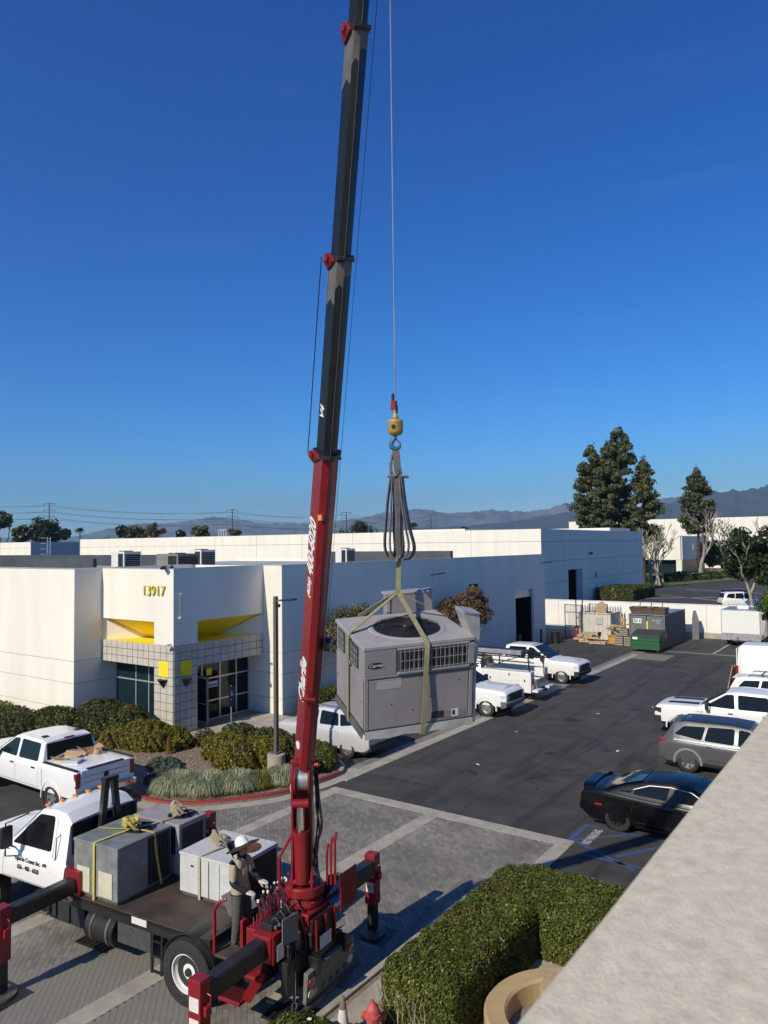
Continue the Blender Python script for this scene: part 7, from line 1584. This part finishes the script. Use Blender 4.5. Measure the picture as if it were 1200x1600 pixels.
pine('right-hand shorter pine of the clump', (-40.2, 140.5, 0), 22.4, 4.9, 12000, .3, .3)
pine('lone pine behind the bare sycamores at right', (-36.1, 166, 0), 22.4, 5.6, 15000, 0, .42)
def bare(label, base, h_, r_, depth=5, m=M_bark, sp=.5):
    t = thing('bare_sycamore', label, 'bare tree', base, 0, 'leafless sycamores along the street'); b = MB(); tips = []
    limb_tree(b, (0, 0, -.1), (random.gauss(0, .06), 0, 1), h_*.32, r_, depth, sp, tips, up=.10, shrink=.74, kids=(2, 3), minr=.045, bend=.12); b.build('trunk_and_branches', m, t, smooth=60); return t
M_barkw = mat('sycamore_white', (.50, .46, .38), .9, col2=(.28, .24, .19), vscale=.8, detail=8)
for k, (x, y, h_, r_, lab) in enumerate(((-35.9, 130.5, 10.5, .34, 'pale-trunked bare sycamore nearest the warehouse end'), (-34.9, 162.0, 15.0, .5, 'largest bare sycamore with a thick white trunk, before the lone pine'), (-38.2, 141, 10, .25, 'bare sycamore second from the warehouse end'), (-40.5, 152, 11, .25, 'bare sycamore before the office corner'), (-38.6, 147, 9.5, .22, 'thin bare sycamore before the office windows'), (-31.0, 178, 12, .26, 'bare tree right of the lone pine'), (-24.0, 186, 13, .26, 'bare tree behind the dark glossy tree'), (-18, 190, 13, .26, 'bare tree at the far right edge before the white wall'), (-45, 135, 9.5, .2, 'bare tree below the tall pines'), (-36.5, 137, 10.5, .2, 'bare sycamore close behind the pale-trunked one'), (-32.5, 170, 14, .24, 'bare tree close behind the largest sycamore'), (-28, 176, 13, .24, 'bare tree before the bright far wall, left of the dark glossy tree'), (-42.5, 144, 10, .2, 'bare tree under the right-hand pine of the clump'))):
    bare(lab, (x, y, 0), h_, r_, depth=5)
leafy_tree('street_tree', 'rust-tinged evergreen behind the thick white trunk', (-35.2, 176, 0), 9, ((0, 0, 5.2), (3.4, 3.4, 3.6)), L_olive, 5000, .3, group='far trees', clumps=24)
for k in range(9):
    shrub(['dark hedge by the far lawn, nearest the warehouse', 'second low shrub on the far lawn', 'third low shrub on the far lawn', 'fourth low shrub on the far lawn, before the office', 'low shrub by the far front walk', 'rounded shrub right of the front walk', 'shrub below the thick white trunk', 'shrub beyond the thick white trunk', 'farthest low shrub on the far lawn'][k], [((-41+1.9*k+(.8 if k % 2 else 0), 146+4.6*k, .5), (2.2, 1.5, .9+.25*(k % 3)))], L_dark, 900, .22, name='lawn_shrub', group='shrubs on the far lawn')
t = thing('clipped_hedge', 'clipped dark hedge at the foot of the blue-shaded warehouse end', 'hedge', (0, 0, 0)); field(lambda P: sdf_box(P, (-32.6, 105, .8), (2.6, 5.2, .85), .25), (-36, 99, .05), (-29.5, 111, 1.8), 14000, .12, .12, L_dark, t, rough=.03)
b = MB(); b.bx(-35, -30.2, 100, 110, 0, 1.45); b.build('shade_core', M_core, t)
# far trees on the skyline, each its own
for k, (px, top, wd, m, lab, dd) in enumerate(((2, 800, 34, L_mag, 'dark tree cut by the left edge of the skyline', 270), (68, 808, 62, L_mag, 'broad dark tree below the left-hand power pole', 270), (36, 822, 34, L_mag, 'low dark tree between the edge and the broad dark tree', 265), (100, 826, 22, L_mag, 'small dark tree at the right of the broad dark one', 280), (212, 822, 42, L_olive, 'olive tree on the skyline above the pale rooftop unit', 300), (243, 816, 34, L_brown, 'sparse brown-topped tree on the skyline', 300), (190, 822, 24, L_mag, 'small dark tree left of the olive skyline tree', 300), (314, 820, 30, L_olive, 'round olive tree left of the middle power pole', 310), (366, 824, 24, L_brown, 'bare reddish tree at the foot of the middle power pole', 320), (560, 816, 64, L_mag, 'dark flat-topped tree between boom and slings', 320), (282, 829, 16, L_mag, 'tiny dark tree right of the brown-topped one', 310), (703, 826, 18, L_mag, 'tiny dark tree above the white roof right of the slings', 330))):
    p = at(px, top, dd); zb = 6; r_ = wd/2/1160*dd
    leafy_tree('skyline_tree', lab, (p.x, p.y, 0), p.z*.8, ((0, 0, max(p.z-r_*.75, 8)), (r_, r_, r_*.85)), m, 2600, .62 if m != L_brown else .4, group='trees on the skyline', bark=M_barkd, trunk_r=.4, depth=3, clumps=30, rs=.34)
def palm(px, top, dd, lab, hgt=None):
    p = at(px, top, dd); t = thing('palm_tree', lab, 'palm tree', (p.x, p.y, 0), 0, 'palms on the skyline'); b = MB(); b.cyl((0, 0, 0), (0, 0, p.z-1), .3, .22, 8); b.build('trunk', M_barkd, t)
    P, N = [], []
    for k in range(46):
        a_ = random.uniform(0, 6.28); e = random.uniform(-.6, 1.2)
        for j in range(10):
            f = j/9; P.append((2.0*f*math.cos(a_)*math.cos(e), 2.0*f*math.sin(a_)*math.cos(e), p.z-1.2+1.6*f*math.sin(e)-.9*f*f)); N.append((0, 0, 1))
    leaves('crown', np.array(P), np.array(N), .34, L_mag, t, aspect=2.5, jitter=.5)
palm(645, 815, 300, 'palm on the skyline right of the slings'); palm(125, 823, 330, 'thin palm right of the broad dark tree'); palm(724, 822, 420, 'left of two tiny far palms above the white roof'); palm(729, 823, 420, 'right of two tiny far palms above the white roof')
# ---- power line
M_pole = mat('pole_wood', (.09, .07, .055), .9)
pol = []
for k, (px, top, dd, lab) in enumerate(((77, 785, 330, 'tall power pole over the broad dark tree at left'), (363, 795, 345, 'tall power pole in the middle of the left skyline'), (541, 799, 370, 'power pole just right of the red boom'), (673, 803, 395, 'faint power pole right of the slings'), (-260, 770, 300, 'power pole beyond the left edge'))):
    p = at(px, top, dd); t = thing('power_pole', lab, 'power pole', (p.x, p.y, 0), R(35), 'power poles on the skyline'); b = MB(); b.cyl((0, 0, 0), (0, 0, p.z), .32, .2, 8); b.build('mast', M_pole, t)
    for z in (.6, 3.4, 6.2):
        b = MB(); b.beam((-2.6, 0, p.z-z), (2.6, 0, p.z-z), .22, .22); a_ = b.build('cross_arm', M_pole, t)
        for x in (-2.4, 2.4): b = MB(); b.cyl((x, 0, p.z-z-.9), (x, 0, p.z-z), .10, n=6); b.build('insulator', M_pole, a_)
    pol.append(p)
b = MB(); order = [4, 0, 1, 2, 3]
for i in range(4):
    A, B_ = pol[order[i]], pol[order[i+1]]; c, s_ = math.cos(R(35)), math.sin(R(35))
    for z in (1.5, 4.3, 7.1):
        for x in (-2.4, 2.4):
            q = Vector((c*x, s_*x, -z)); w_ = MB(); w_.tube([A+q+(B_-A)*(j/10)+Vector((0, 0, -3.2*4*(j/10)*(1-j/10)*.6)) for j in range(11)], .055, 4)
            o = w_.build('power_line', M_pole); lv_ = {1.5: 'top', 4.3: 'middle', 7.1: 'bottom'}[z]; sp = ['left edge and the left-hand pole', 'left-hand pole and the middle pole', 'middle pole and the one beside the boom', 'boom-side pole and the faint far pole'][i]
            tag(o, f'{lv_} power wire, {"near" if x > 0 else "far"} side, strung between the {sp}', 'wire', 'power wires on the skyline')
# ---- mountains, far off, and the air between
M_mtn = mat('mountain', (.026, .033, .036), .95, col2=(.055, .058, .055), vscale=.006, detail=10)
M_snow = mat('mountain_snow', (.045, .05, .052), .95, col2=(.19, .195, .20), vscale=.004, detail=10)
def ridge(label_name, dist, prof, depth, m, seed):
    """prof: picture columns and rows of the skyline; a real massif is grown behind and before it"""
    xs = list(range(-260, 1501, 4)); rows = []; nd = 34
    for j in range(nd+1):
        f = j/nd; row = []
        for px in xs:
            base = interp(prof, px); top_ = at(px, base, dist); hh = max(5, top_.z)
            d_ = ray(px, 850); q = d_*(dist*(1-depth*(1-f))); 
            k = f**1.25
            nzv = mnoise.fractal(Vector((q.x/420+seed, q.y/420, seed)), .9, 2.1, 6)
            rid = 1-abs(mnoise.noise(Vector((q.x/260, q.y/260, seed*2)))); rid2 = 1-abs(mnoise.noise(Vector((q.x/95, q.y/95, seed*3))))
            z = hh*k*(1+(.34*nzv+.40*(rid-.7)+.16*(rid2-.7))*(1-f)**.45)+hh*(.05*mnoise.noise(Vector((px*.11, seed, 1)))+.035*mnoise.noise(Vector((px*.31, seed, 2))))*f
            row.append((q.x, q.y, z if j else -20))
        rows.append(row)
    b = MB(); b.grid(rows); o = b.build(label_name, m, fix=False, smooth=180); o['kind'] = 'structure'; return o
ridge('mountain_range', 8200, [(-260, 846), (120, 838), (170, 826), (215, 818), (270, 817), (300, 813), (335, 808), (365, 811), (410, 818), (470, 818), (520, 816), (560, 809), (600, 802), (640, 796), (665, 797), (700, 802), (735, 800), (775, 798), (810, 799), (850, 797), (880, 787), (905, 786), (960, 800), (1010, 788), (1040, 779), (1060, 776), (1100, 782), (1500, 800)], .30, M_snow, 3.3)
ridge('foothills', 5400, [(-260, 850), (480, 846), (560, 838), (640, 826), (720, 822), (800, 815), (850, 806), (895, 798), (940, 812), (990, 800), (1030, 790), (1080, 776), (1120, 768), (1160, 765), (1200, 760), (1260, 752), (1500, 740)], .32, M_mtn, 7.7)
hz = MB(); hz.bx(-8500, 5500, -600, 9500, -25, 720)
hm_ = bpy.data.materials.new('haze_air'); hm_.use_nodes = True; hn = hm_.node_tree; hn.nodes.remove(hn.nodes['Principled BSDF']); pv_ = hn.nodes.new('ShaderNodeVolumePrincipled')
pv_.inputs['Color'].default_value = (.52, .80, 1, 1); pv_.inputs['Density'].default_value = 1.0e-4; pv_.inputs['Anisotropy'].default_value = .2; hn.links.new(pv_.outputs[0], hn.nodes['Material Output'].inputs['Volume'])
o = hz.build('haze', hm_); o['kind'] = 'stuff'; o['label'] = 'thin blue haze over the far mountains'
# ================================================================== small things of the place
lp = thing('lamp_post', 'brown square lamp post on a concrete base in the planting bed', 'lamp post', (-18.04, 18.99, .08))
b = MB(); b.lathe([(.001, .60), (.27, .60), (.31, .57), (.32, .0)], n=28); b.build('concrete_base', M_conc, lp, smooth=40)
M_bronze = mat('bronze_paint', (.12, .095, .075), .5, var=.1, vscale=4)
b = MB(); b.bx(-.17, .17, -.17, .17, .60, .66); b.build('base_plate', M_bronze, lp, bevel=.01)
b = MB(); b.bx(-.065, .065, -.065, .065, .66, 5.98); b.build('post', M_bronze, lp, bevel=.01)
b = MB(); b.beam((.06, 0, 5.83), (.34, .05, 5.86), .05, .06); b.build('arm', M_bronze, lp)
b = MB(); b.box((.55, .08, 5.87), (.5, .3, .07), (0, R(-4), R(8))); o = b.build('lamp_head', M_black, lp, bevel=.02)
b = MB(); b.box((.14, .0, 5.66), (.10, .1, .12)); b.build('photo_sensor', M_black, lp, bevel=.02)
sg = thing('parking_sign', 'accessible parking sign on a grey post by the entrance', 'sign', (-22.35, 20.95, .1))
b = MB(); b.cyl((0, 0, 0), (0, 0, 2.15), .025, n=8); b.build('post', M_galv, sg)
M_adab = mat('sign_dark_blue', (.018, .028, .075), .5)
b = MB(); b.bx(.03, .045, -.16, .16, 1.6, 2.12); pl_ = b.build('plate', M_adab, sg); b = MB(); b.bx(.03, .045, -.16, .16, 1.32, 1.58); b.build('plate', M_adab, sg)
b = MB(); b.tube([(.05, .0+.055*math.cos(t), 1.80+.055*math.sin(t)) for t in [R(120)+R(300)*k/12 for k in range(13)]], .008, 5); b.tube([(.05, -.02, 1.92), (.05, -.02, 1.84), (.05, .03, 1.84), (.05, .055, 1.76)], .009, 5); b.lathe([(.001, 0), (.018, 0), (.018, .01), (.001, .01)], (.045, -.02, 1.95), (1, 0, 0), 10); b.build('wheelchair_symbol', M_letw, pl_)
def hydrant(label, loc, m, rz):
    t = thing('fire_hydrant', label, 'fire hydrant', loc, rz, 'red fire hydrants')
    b = MB(); b.lathe([(.15, 0), (.15, .04), (.11, .05), (.10, .1), (.10, .46), (.125, .47), (.125, .51), (.11, .52), (.11, .55), (.085, .62), (.04, .66), (.03, .67), (.03, .71), (.001, .71)], n=22); b.build('barrel', m, t, smooth=35)
    for a_, r_, L_ in ((0, .075, .2), (PI*.75, .055, .18), (PI*1.25, .055, .18)):
        b = MB(); d = Vector((math.cos(a_), math.sin(a_), 0)); b.lathe([(r_*.8, 0), (r_*.8, L_*.6), (r_*1.15, L_*.62), (r_*1.15, L_*.9), (r_*.5, L_), (.001, L_)], d*.06+Vector((0, 0, .38)), d, 14); n_ = b.build('outlet', m, t, smooth=35)
        b = MB(); b.lathe([(.02, 0), (.02, .04), (.001, .04)], d*(.06+L_)+Vector((0, 0, .38)), d, 6); b.build('cap_nut', m, n_)
M_hyd = mat('hydrant_red', (.42, .05, .055), .6, col2=(.50, .13, .12), vscale=8, detail=7)
hydrant('weathered red hydrant at the bottom edge, in front of the clipped hedge', (-6.98, 9.45, .10), M_hyd, R(-60)); hydrant('red hydrant on the planted island, right of the boom heel', (-16.62, 19.2, .09), mat('hydrant_deep', (.30, .03, .035), .5), R(20))
cn = thing('traffic_cone', 'worn traffic cone with white collar and dark top beside the near hydrant', 'traffic cone', (-7.45, 9.3, .10), .3)
b = MB(); b.bx(-.17, .17, -.17, .17, 0, .03); b.build('base', M_black, cn, bevel=.01)
b = MB(); b.lathe([(.125, .03), (.105, .18)], n=20); b.build('lower_cone', mat('cone_green_black', (.05, .06, .04), .7), cn, fix=False)
b = MB(); b.lathe([(.106, .18), (.06, .5)], n=20); b.build('collar', mat('cone_white', (.62, .61, .57), .7, var=.1, vscale=8), cn, smooth=40, fix=False)
b = MB(); b.lathe([(.0602, .5), (.03, .68), (.02, .69), (.001, .69)], n=20); b.build('tip', mat('cone_dull', (.16, .14, .10), .8), cn, smooth=40, fix=False)
# round tan concrete planter by the building wall
pt = thing('round_planter', 'tan concrete ring wall with an inner curved slab, below the ledge', 'planter', (-4.55, 11.25, .10))
M_tan = mat('tan_precast', (.50, .37, .20), .85, col2=(.40, .29, .16), vscale=4, bump=.3, bscale=60, detail=8)
b = MB(); b.lathe([(1.30, 0), (1.30, .38), (1.26, .42), (.98, .42), (.94, .38), (.94, 0)], n=56); b.build('ring_wall', M_tan, pt, smooth=40)
b = MB(); b.lathe([(.001, .54), (.70, .54), (.74, .50), (.74, .0)], (.10, .55, 0), n=40); b.build('inner_slab', M_tan, pt, smooth=40)
b = MB(); b.lathe([(.001, .08), (.94, .08)], n=32); b.build('floor', M_concd, pt, fix=False)
# ---- end of the lot: containers, dumpster, pallets, fence
M_cgrey = mat('container_grey', (.16, .165, .17), .6, col2=(.12, .12, .125), vscale=2, detail=7); M_ccream = mat('container_cream', (.60, .585, .52), .65, col2=(.48, .46, .40), vscale=2, detail=7)
def corrug(b, x0, x1, y0, y1, z0, z1, axis, n, dep):
    """trapezoid corrugated panel between two posts"""
    pts = []; L_ = (y1-y0) if axis == 'x' else (x1-x0)
    for k in range(n):
        for f, o_ in ((0, 0), (.3, 0), (.45, dep), (.85, dep)): pts.append(((k+f)/n, o_))
    pts.append((1, 0)); rows = []
    for z in (z0, z1): rows.append([((x0+o_, y0+L_*f, z) if axis == 'x' else (x0+L_*f, y0+o_, z)) for f, o_ in pts])
    b.grid(rows); return b
ct = thing('shipping_container', 'grey shipping container with trays on its roof, behind the green dumpster', 'container', (-14.75, 56.25, 0))
cw, cl, ch_ = 2.5, 5.9, 2.45
for x in (-cw, 0):
    for y in (0, cl): b = MB(); b.bx(x-.06, x+.06, y-.06, y+.06, .05, ch_); b.build('corner_post', M_cgrey, ct, bevel=.008)
for x in (-cw, 0):
    b = MB(); corrug(b, x+(.02 if x == 0 else 0), x, .06, cl-.06, .15, ch_-.1, 'x', 18, -.045); b.build('side_wall', M_cgrey, ct, fix=False)
    b = MB(); b.bx(x-.05, x+.05, .06, cl-.06, ch_-.1, ch_-.001); b.bx(x-.05, x+.05, .06, cl-.06, .05, .15); b.build('side_rail', M_cgrey, ct)
b = MB(); b.bx(-cw+.05, -.05, 0, cl, ch_-.06, ch_-.02); b.build('roof', M_galv, ct); b = MB(); b.bx(-cw+.05, -.05, .05, cl, .05, .12); b.build('floor', M_black, ct); b = MB(); b.bx(-cw+.06, -.06, cl-.05, cl, .12, ch_-.06); b.build('end_wall', M_cgrey, ct)
for k in range(2):
    x0 = -cw+.07+k*(cw/2-.05); b = MB(); b.bx(x0, x0+cw/2-.1, -.04, 0, .12, ch_-.12); dr_ = b.build('door', M_cgrey, ct, bevel=.01)
    for x in (x0+.3, x0+.85): b = MB(); b.cyl((x, -.06, .1), (x, -.06, ch_-.1), .02, n=8); b.build('lock_rod', M_galv, dr_)
b = MB(); b.bx(-2.22, -1.62, -.048, -.041, 1.78, 2.12); b.build('placard', M_letw, ct); text('lettering', 'EZ K', .26, M_letk, ct, (-2.18, -.052, 1.86), (R(90), 0, 0), ext=.001, bold=.006)
b = MB(); b.bx(-2.3, -1.62, -.046, -.041, 1.66, 1.76); b.build('green_stripe', mat('placard_green', (.05, .2, .06), .6), ct)
text('lettering', 'PULL WAITE S', .13, M_letw, ct, (-.85, -.045, 1.98), (R(90), 0, 0), ext=.001, sx=.75); text('lettering', '557', .13, M_letw, ct, (-.5, -.045, 1.80), (R(90), 0, 0), ext=.001); b = MB(); b.bx(-1.26, -1.16, -.07, -.045, 1.3, 1.95); b.build('yellow_tag', M_yellow, ct)
b = MB(); b.bx(.001, .08, -.05, .3, .1, 1.05); b.build('red_post', M_cred, ct)
for k, x in enumerate((-2.05, -1.2, -.4)):
    b = MB(); z0 = ch_+.01; b.add([(-.44, -.3, z0), (.36, -.3, z0), (.36, .55, z0), (-.44, .55, z0), (-.58, -.5, z0+.46), (.40, -.5, z0+.46), (.40, .75, z0+.46), (-.58, .75, z0+.46)], [(3, 2, 1, 0), (0, 1, 5, 4), (1, 2, 6, 5), (2, 3, 7, 6), (3, 0, 4, 7)]); b.beam((-.1, .7, z0+.46), (-.1, .9, z0+.8), .05, .05)
    o = b.build('steel_tray', mat('rust_brown', (.10, .075, .06), .75, col2=(.14, .09, .065), vscale=3, detail=8), loc=(-14.75+x, 57.0, 0), fix=False); tag(o, ['left-hand brown steel tray on the container roof', 'middle brown steel tray on the container roof', 'right-hand brown steel tray on the container roof'][k], 'tray', 'trays on the container roof')
dp = thing('dumpster', 'green steel dumpster with ribbed grey lid, before the container', 'dumpster', (-15.45, 54.5, 0))
M_green = mat('dumpster_green', (.012, .11, .045), .5, col2=(.02, .075, .035), vscale=3, detail=7)
b = MB(); b.prism([(-.8, .2), (.75, .2), (.75, 1.42), (-.8, 1.15)], -1.0, 1.0, 'x'); b.build('hopper', M_green, dp, bevel=.015)
for z in (.55, .86): b = MB(); b.bx(-1.02, 1.02, -.84, -.79, z-.03, z+.03); b.build('rib', M_green, dp, bevel=.008)
b = MB(); b.bx(-1.03, 1.03, -.85, -.78, 1.08, 1.16); b.build('lip', M_green, dp, bevel=.01)
for sx in (-1, 1): b = MB(); b.bx(sx*1.02-.04, sx*1.02+.04, -.3, .3, .62, .86); b.build('fork_pocket', M_green, dp, bevel=.01)
for k in range(2):
    b = MB(); b.box((-.5+k*1.0, -.03, 1.32), (.96, 1.62, .03), (R(9.5), 0, 0)); ld = b.build('lid', mat('lid_grey', (.10, .10, .105), .6), dp)
    for j in range(7): b = MB(); b.box((-.9+k*1.0+j*.135, -.03, 1.35), (.05, 1.55, .03), (R(9.5), 0, 0)); b.build('lid_rib', M_black, ld)
b = MB(); b.bx(-.85, -.5, -.832, -.822, .9, 1.06); b.build('notice', M_letw, dp)
for x in (-.85, .85):
    for y in (-.65, .6): b = MB(); b.lathe([(.001, -.03), (.09, -.03), (.09, .03), (.001, .03)], (x, y, .09), (1, 0, 0), 12); b.bx(x-.05, x+.05, y-.05, y+.05, .1, .22); b.build('caster', M_black, dp)
c2 = thing('site_box', 'cream corrugated storage box with open lid side, behind the pallets', 'container', (-19.7, 59.2, 0))
b = MB(); corrug(b, -2.6, 0, 0, 0, .05, 2.05, 'y', 7, .05); b.build('front_wall', M_ccream, c2, fix=False)
b = MB(); b.bx(-.03, .03, 0.02, 2.4, .05, 2.1); b.build('side_wall', M_ccream, c2); b = MB(); b.bx(-2.6, -.03, 2.36, 2.4, .05, 2.05); b.build('back_wall', M_ccream, c2); b = MB(); b.bx(-2.63, -2.57, 0.02, 2.4, .05, 2.05); b.build('side_wall', M_ccream, c2)
b = MB(); b.bx(-2.63, .04, -.04, .0, 2.05, 2.12); b.bx(-2.63, .04, -.04, .0, 0, .05); b.build('rail', M_ccream, c2); b = MB(); b.bx(-1.2, -.6, -.03, -.02, 1.2, 1.75); b.build('faded_stencil', mat('stencil_grey', (.42, .41, .37), .7), c2)
# pallets, each with boards of its own
M_pal = mat('pallet_wood', (.46, .36, .22), .9, var=.3, vscale=6)
def pallet(label, loc, rot):
    t = thing('pallet', label, 'pallet', loc, 0, 'pallets stacked before the cream box'); t.rotation_euler = rot
    for k in range(7): b = MB(); b.bx(-.6, .6, -.5+k*.15, -.4+k*.15, .12, .14); b.build('top_board', M_pal, t)
    for y in (-.48, -.04, .4): b = MB(); b.bx(-.6, .6, y, y+.09, .02, .119); b.build('stringer', M_pal, t)
    for x in (-.58, -.05, .48): b = MB(); b.bx(x, x+.1, -.5, .5, 0, .019); b.build('bottom_board', M_pal, t)
for k, (dx, dy, rz) in enumerate(((0, 0, .1), (-.35, .1, -.1), (.25, .05, .2), (-.1, .1, 0), (.12, .12, .3))):
    pallet(['lowest pallet of the stack before the cream box', 'second pallet up in the stack before the cream box', 'middle pallet of the stack before the cream box', 'fourth pallet up in the stack before the cream box', 'topmost pallet of the stack before the cream box'][k], (-20.9+dx*1.2, 57.3+dy, .145*k), (0, 0, rz))
pallet('single pallet flat on the asphalt right of the stack', (-19.9, 56.7, .0), (0, 0, .25))
pallet('pallet leaning upright in the timber pile', (-18.0, 58.2, .62), (R(65), .1, .5)); pallet('pallet lying tilted on top of the timber pile', (-18.9, 58.5, 1.05), (.12, .1, .2)); pallet('second tilted pallet under the topmost one of the timber pile', (-19.0, 58.6, .9), (.05, -.1, .1))
M_reel = mat('reel_orange', (.50, .26, .06), .8, var=.15, vscale=3)
rl = thing('cable_reel', 'orange wooden cable reel lying before the timber pile', 'cable reel', (-18.95, 57.6, 0)); b = MB(); b.lathe([(.001, .06), (.55, .06), (.55, 0), (.001, 0)], n=24); b.build('flange', M_reel, rl); b = MB(); b.lathe([(.38, .06), (.38, .55)], n=24); b.build('drum', M_reel, rl, smooth=40); b = MB(); b.lathe([(.001, .61), (.45, .61), (.45, .55), (.001, .55)], n=24); b.build('flange', M_reel, rl)
for k, (x, y, z, s_, rz) in enumerate(((-17.45, 56.6, 0, (.62, .7, .72), .1), (-18.15, 56.7, 0, (.62, .7, .7), -.05), (-17.8, 56.65, .73, (.6, .65, .55), .1))):
    t = thing('wooden_crate', ['grey slatted crate beside the dumpster, right of two on the ground', 'grey slatted crate, left of two on the ground beside the dumpster', 'grey slatted crate standing on the two beside the dumpster'][k], 'crate', (x, y, z), rz, 'grey crates beside the dumpster')
    b = MB(); b.bx(-s_[0]/2+.02, s_[0]/2-.02, -s_[1]/2+.02, s_[1]/2-.02, .02, s_[2]-.03); b.build('contents', M_barkd, t)
    for j in range(4):
        z0 = .02+j*(s_[2]/4); z1 = z0+s_[2]/4*.72
        for q in ((-s_[0]/2, s_[0]/2, -s_[1]/2-.02, -s_[1]/2), (s_[0]/2-.002, s_[0]/2+.02, -s_[1]/2, s_[1]/2)): b = MB(); b.bx(*q, z0, z1); b.build('slat', M_woodg, t)
for k in range(5):
    b = MB(); b.box((0, 0, 0), (random.uniform(.9, 1.7), .14, .06)); o = b.build('timber_offcut', (M_woodg, M_pal, M_wood, M_woodg, M_pal)[k], loc=(-18.6+random.uniform(-.8, .9), 58.2+random.uniform(-.6, .6), .8+.14*k), rot=(random.uniform(-.4, .4), random.uniform(-.35, .35), random.uniform(-1.2, 1.2)))
    tag(o, ['grey timber offcut lowest on the pile beside the grey container', 'pale timber offcut low in the timber pile', 'brown timber offcut in the middle of the timber pile', 'grey timber offcut high on the timber pile', 'pale timber offcut topmost on the timber pile'][k], 'timber', 'offcuts on the timber pile')
b = MB(); b.lathe([(.001, .28), (.2, .24), (.26, .1), (.24, 0), (.001, 0)], n=18); o = b.build('tan_sack', M_reel, loc=(-18.5, 58.6, 1.62), smooth=60); tag(o, 'round tan sack on top of the timber pile', 'sack')
b = MB(); b.bx(-.2, .2, -.15, .15, 0, .9); o = b.build('fuel_can', mat('can_orange', (.6, .12, .04), .6), loc=(-17.25, 57.35, .75), bevel=.03); tag(o, 'orange can between the timber pile and the grey container', 'can')
ex_ = thing('fire_extinguisher', 'dark red cylinder standing left of the pallet stack', 'extinguisher', (-22.0, 57.9, 0)); b = MB(); b.lathe([(.001, .0), (.16, 0), (.16, .8), (.1, .95), (.04, 1.0), (.001, 1.0)], n=16); b.build('tank', M_cred, ex_, smooth=40); b = MB(); b.cyl((0, 0, 1.0), (0, 0, 1.2), .03); b.bx(-.03, .12, -.02, .02, 1.15, 1.2); b.build('valve', M_black, ex_)
# chain-link gate panels and junk in the building's shade
for k, (x0, x1, y, lab) in enumerate(((-23.4, -22.0, 59.0, 'black framed gate panel nearest the office wall'), (-21.9, -20.4, 60.6, 'black framed gate panel leaning by the cream box'))):
    t = thing('mesh_gate', lab, 'gate', (0, 0, 0), 0, 'black gate panels'); b = MB()
    for x in (x0, x1): b.cyl((x, y, 0), (x, y, 2.75), .04, n=8)
    for z in (1.0, 2.1, 2.7): b.cyl((x0, y, z), (x1, y, z), .03, n=6)
    b.build('frame', M_black, t)
    b = MB()
    for j in range(22):
        x = x0+(x1-x0)*j/21; b.cyl((x, y, .1), (min(x1, x+.5), y, 2.7), .006, n=4); b.cyl((x, y+.01, 2.7), (min(x1, x+.5), y+.01, .1), .006, n=4)
    b.build('mesh', M_galv, t)
fr_ = thing('gate_post', 'tall pair of black posts left of the cream box', 'post', (-22.6, 59.4, 0)); b = MB(); b.cyl((0, 0, 0), (0, 0, 3.1), .05, n=8); b.build('post', M_black, fr_); b = MB(); b.cyl((.55, 0, 0), (.55, 0, 3.1), .05, n=8); b.build('post', M_black, fr_); b = MB(); b.bx(0, .55, -.03, .03, 1.6, 1.7); b.build('tie', M_black, fr_)
sf = thing('spiked_fence', 'grey spiked fence standing before the cream wall, left part', 'fence', (-23.5, 63.2, 0))
for k in range(16): b = MB(); b.prism([(.0+k*.22, .2), (.14+k*.22, .2), (.14+k*.22, 2.2), (.07+k*.22, 2.42), (k*.22, 2.2)], 0, .03, 'y'); b.build('picket', M_galv, sf)
for z in (.6, 1.7): b = MB(); b.bx(0, 3.5, .03, .07, z, z+.08); b.build('rail', M_galv, sf)
for k in range(4):
    b = MB(); b.box((0, 0, 0), (random.uniform(.7, 1.2), random.uniform(.4, .9), random.uniform(.4, .8)), (random.uniform(-.2, .2), random.uniform(-.2, .2), random.uniform(0, 3))); o = b.build('scrap_box', random.choice((M_black, M_barkd, M_cblk)), loc=(-22.8+.75*k, 60.3+random.uniform(-.5, 1.0), .4+.16*(k % 3)), bevel=.02)
    tag(o, ['dark scrap box in the shade, nearest the office wall', 'dark scrap box in the shade, second from the office wall', 'dark scrap box in the shade, third from the office wall', 'dark scrap box in the shade, nearest the cream storage box'][k], 'box', 'scrap heaped in the shade')
b = MB(); b.prism([(-.4, 0), (.45, 0), (.4, .75), (.1, .95), (-.35, .7)], 0, .06, 'y'); o = b.build('brown_sheet', M_card, loc=(-20.9, 60.5, 2.0)); tag(o, 'brown cardboard sheet above the cream box', 'cardboard')
for k, y in enumerate((49.8, 53.6)):
    b = MB(); b.lathe([(.1, 0), (.1, 1.15), (.07, 1.22), (.001, 1.24)], n=16); o = b.build('bollard', mat('bollard_blue', (.05, .08, .13), .5), loc=(-23.2, y, 0), smooth=40); tag(o, ['slate-blue bollard on the near side of the truck door', 'slate-blue bollard on the far side of the truck door'][k], 'bollard', 'bollards at the truck door')
b = MB(); b.lathe([(.3, 0), (.34, .85), (.36, .9), (.33, .92), (.001, .92)], n=18); o = b.build('waste_drum', M_plas, loc=(-22.7, 55.2, 0), smooth=40); tag(o, 'dark drum standing just past the truck door', 'drum')
b = MB(); b.bx(0, .5, 0, .05, 0, 1.6); b.prism([(0, 1.6), (.5, 1.6), (.3, 2.3), (.1, 2.3)], 0, .05, 'y'); o = b.build('lean_sheet', M_cgrey, loc=(-14.3, 62.7, 0)); tag(o, 'grey steel sheet leaning on the wall right of the container', 'sheet')
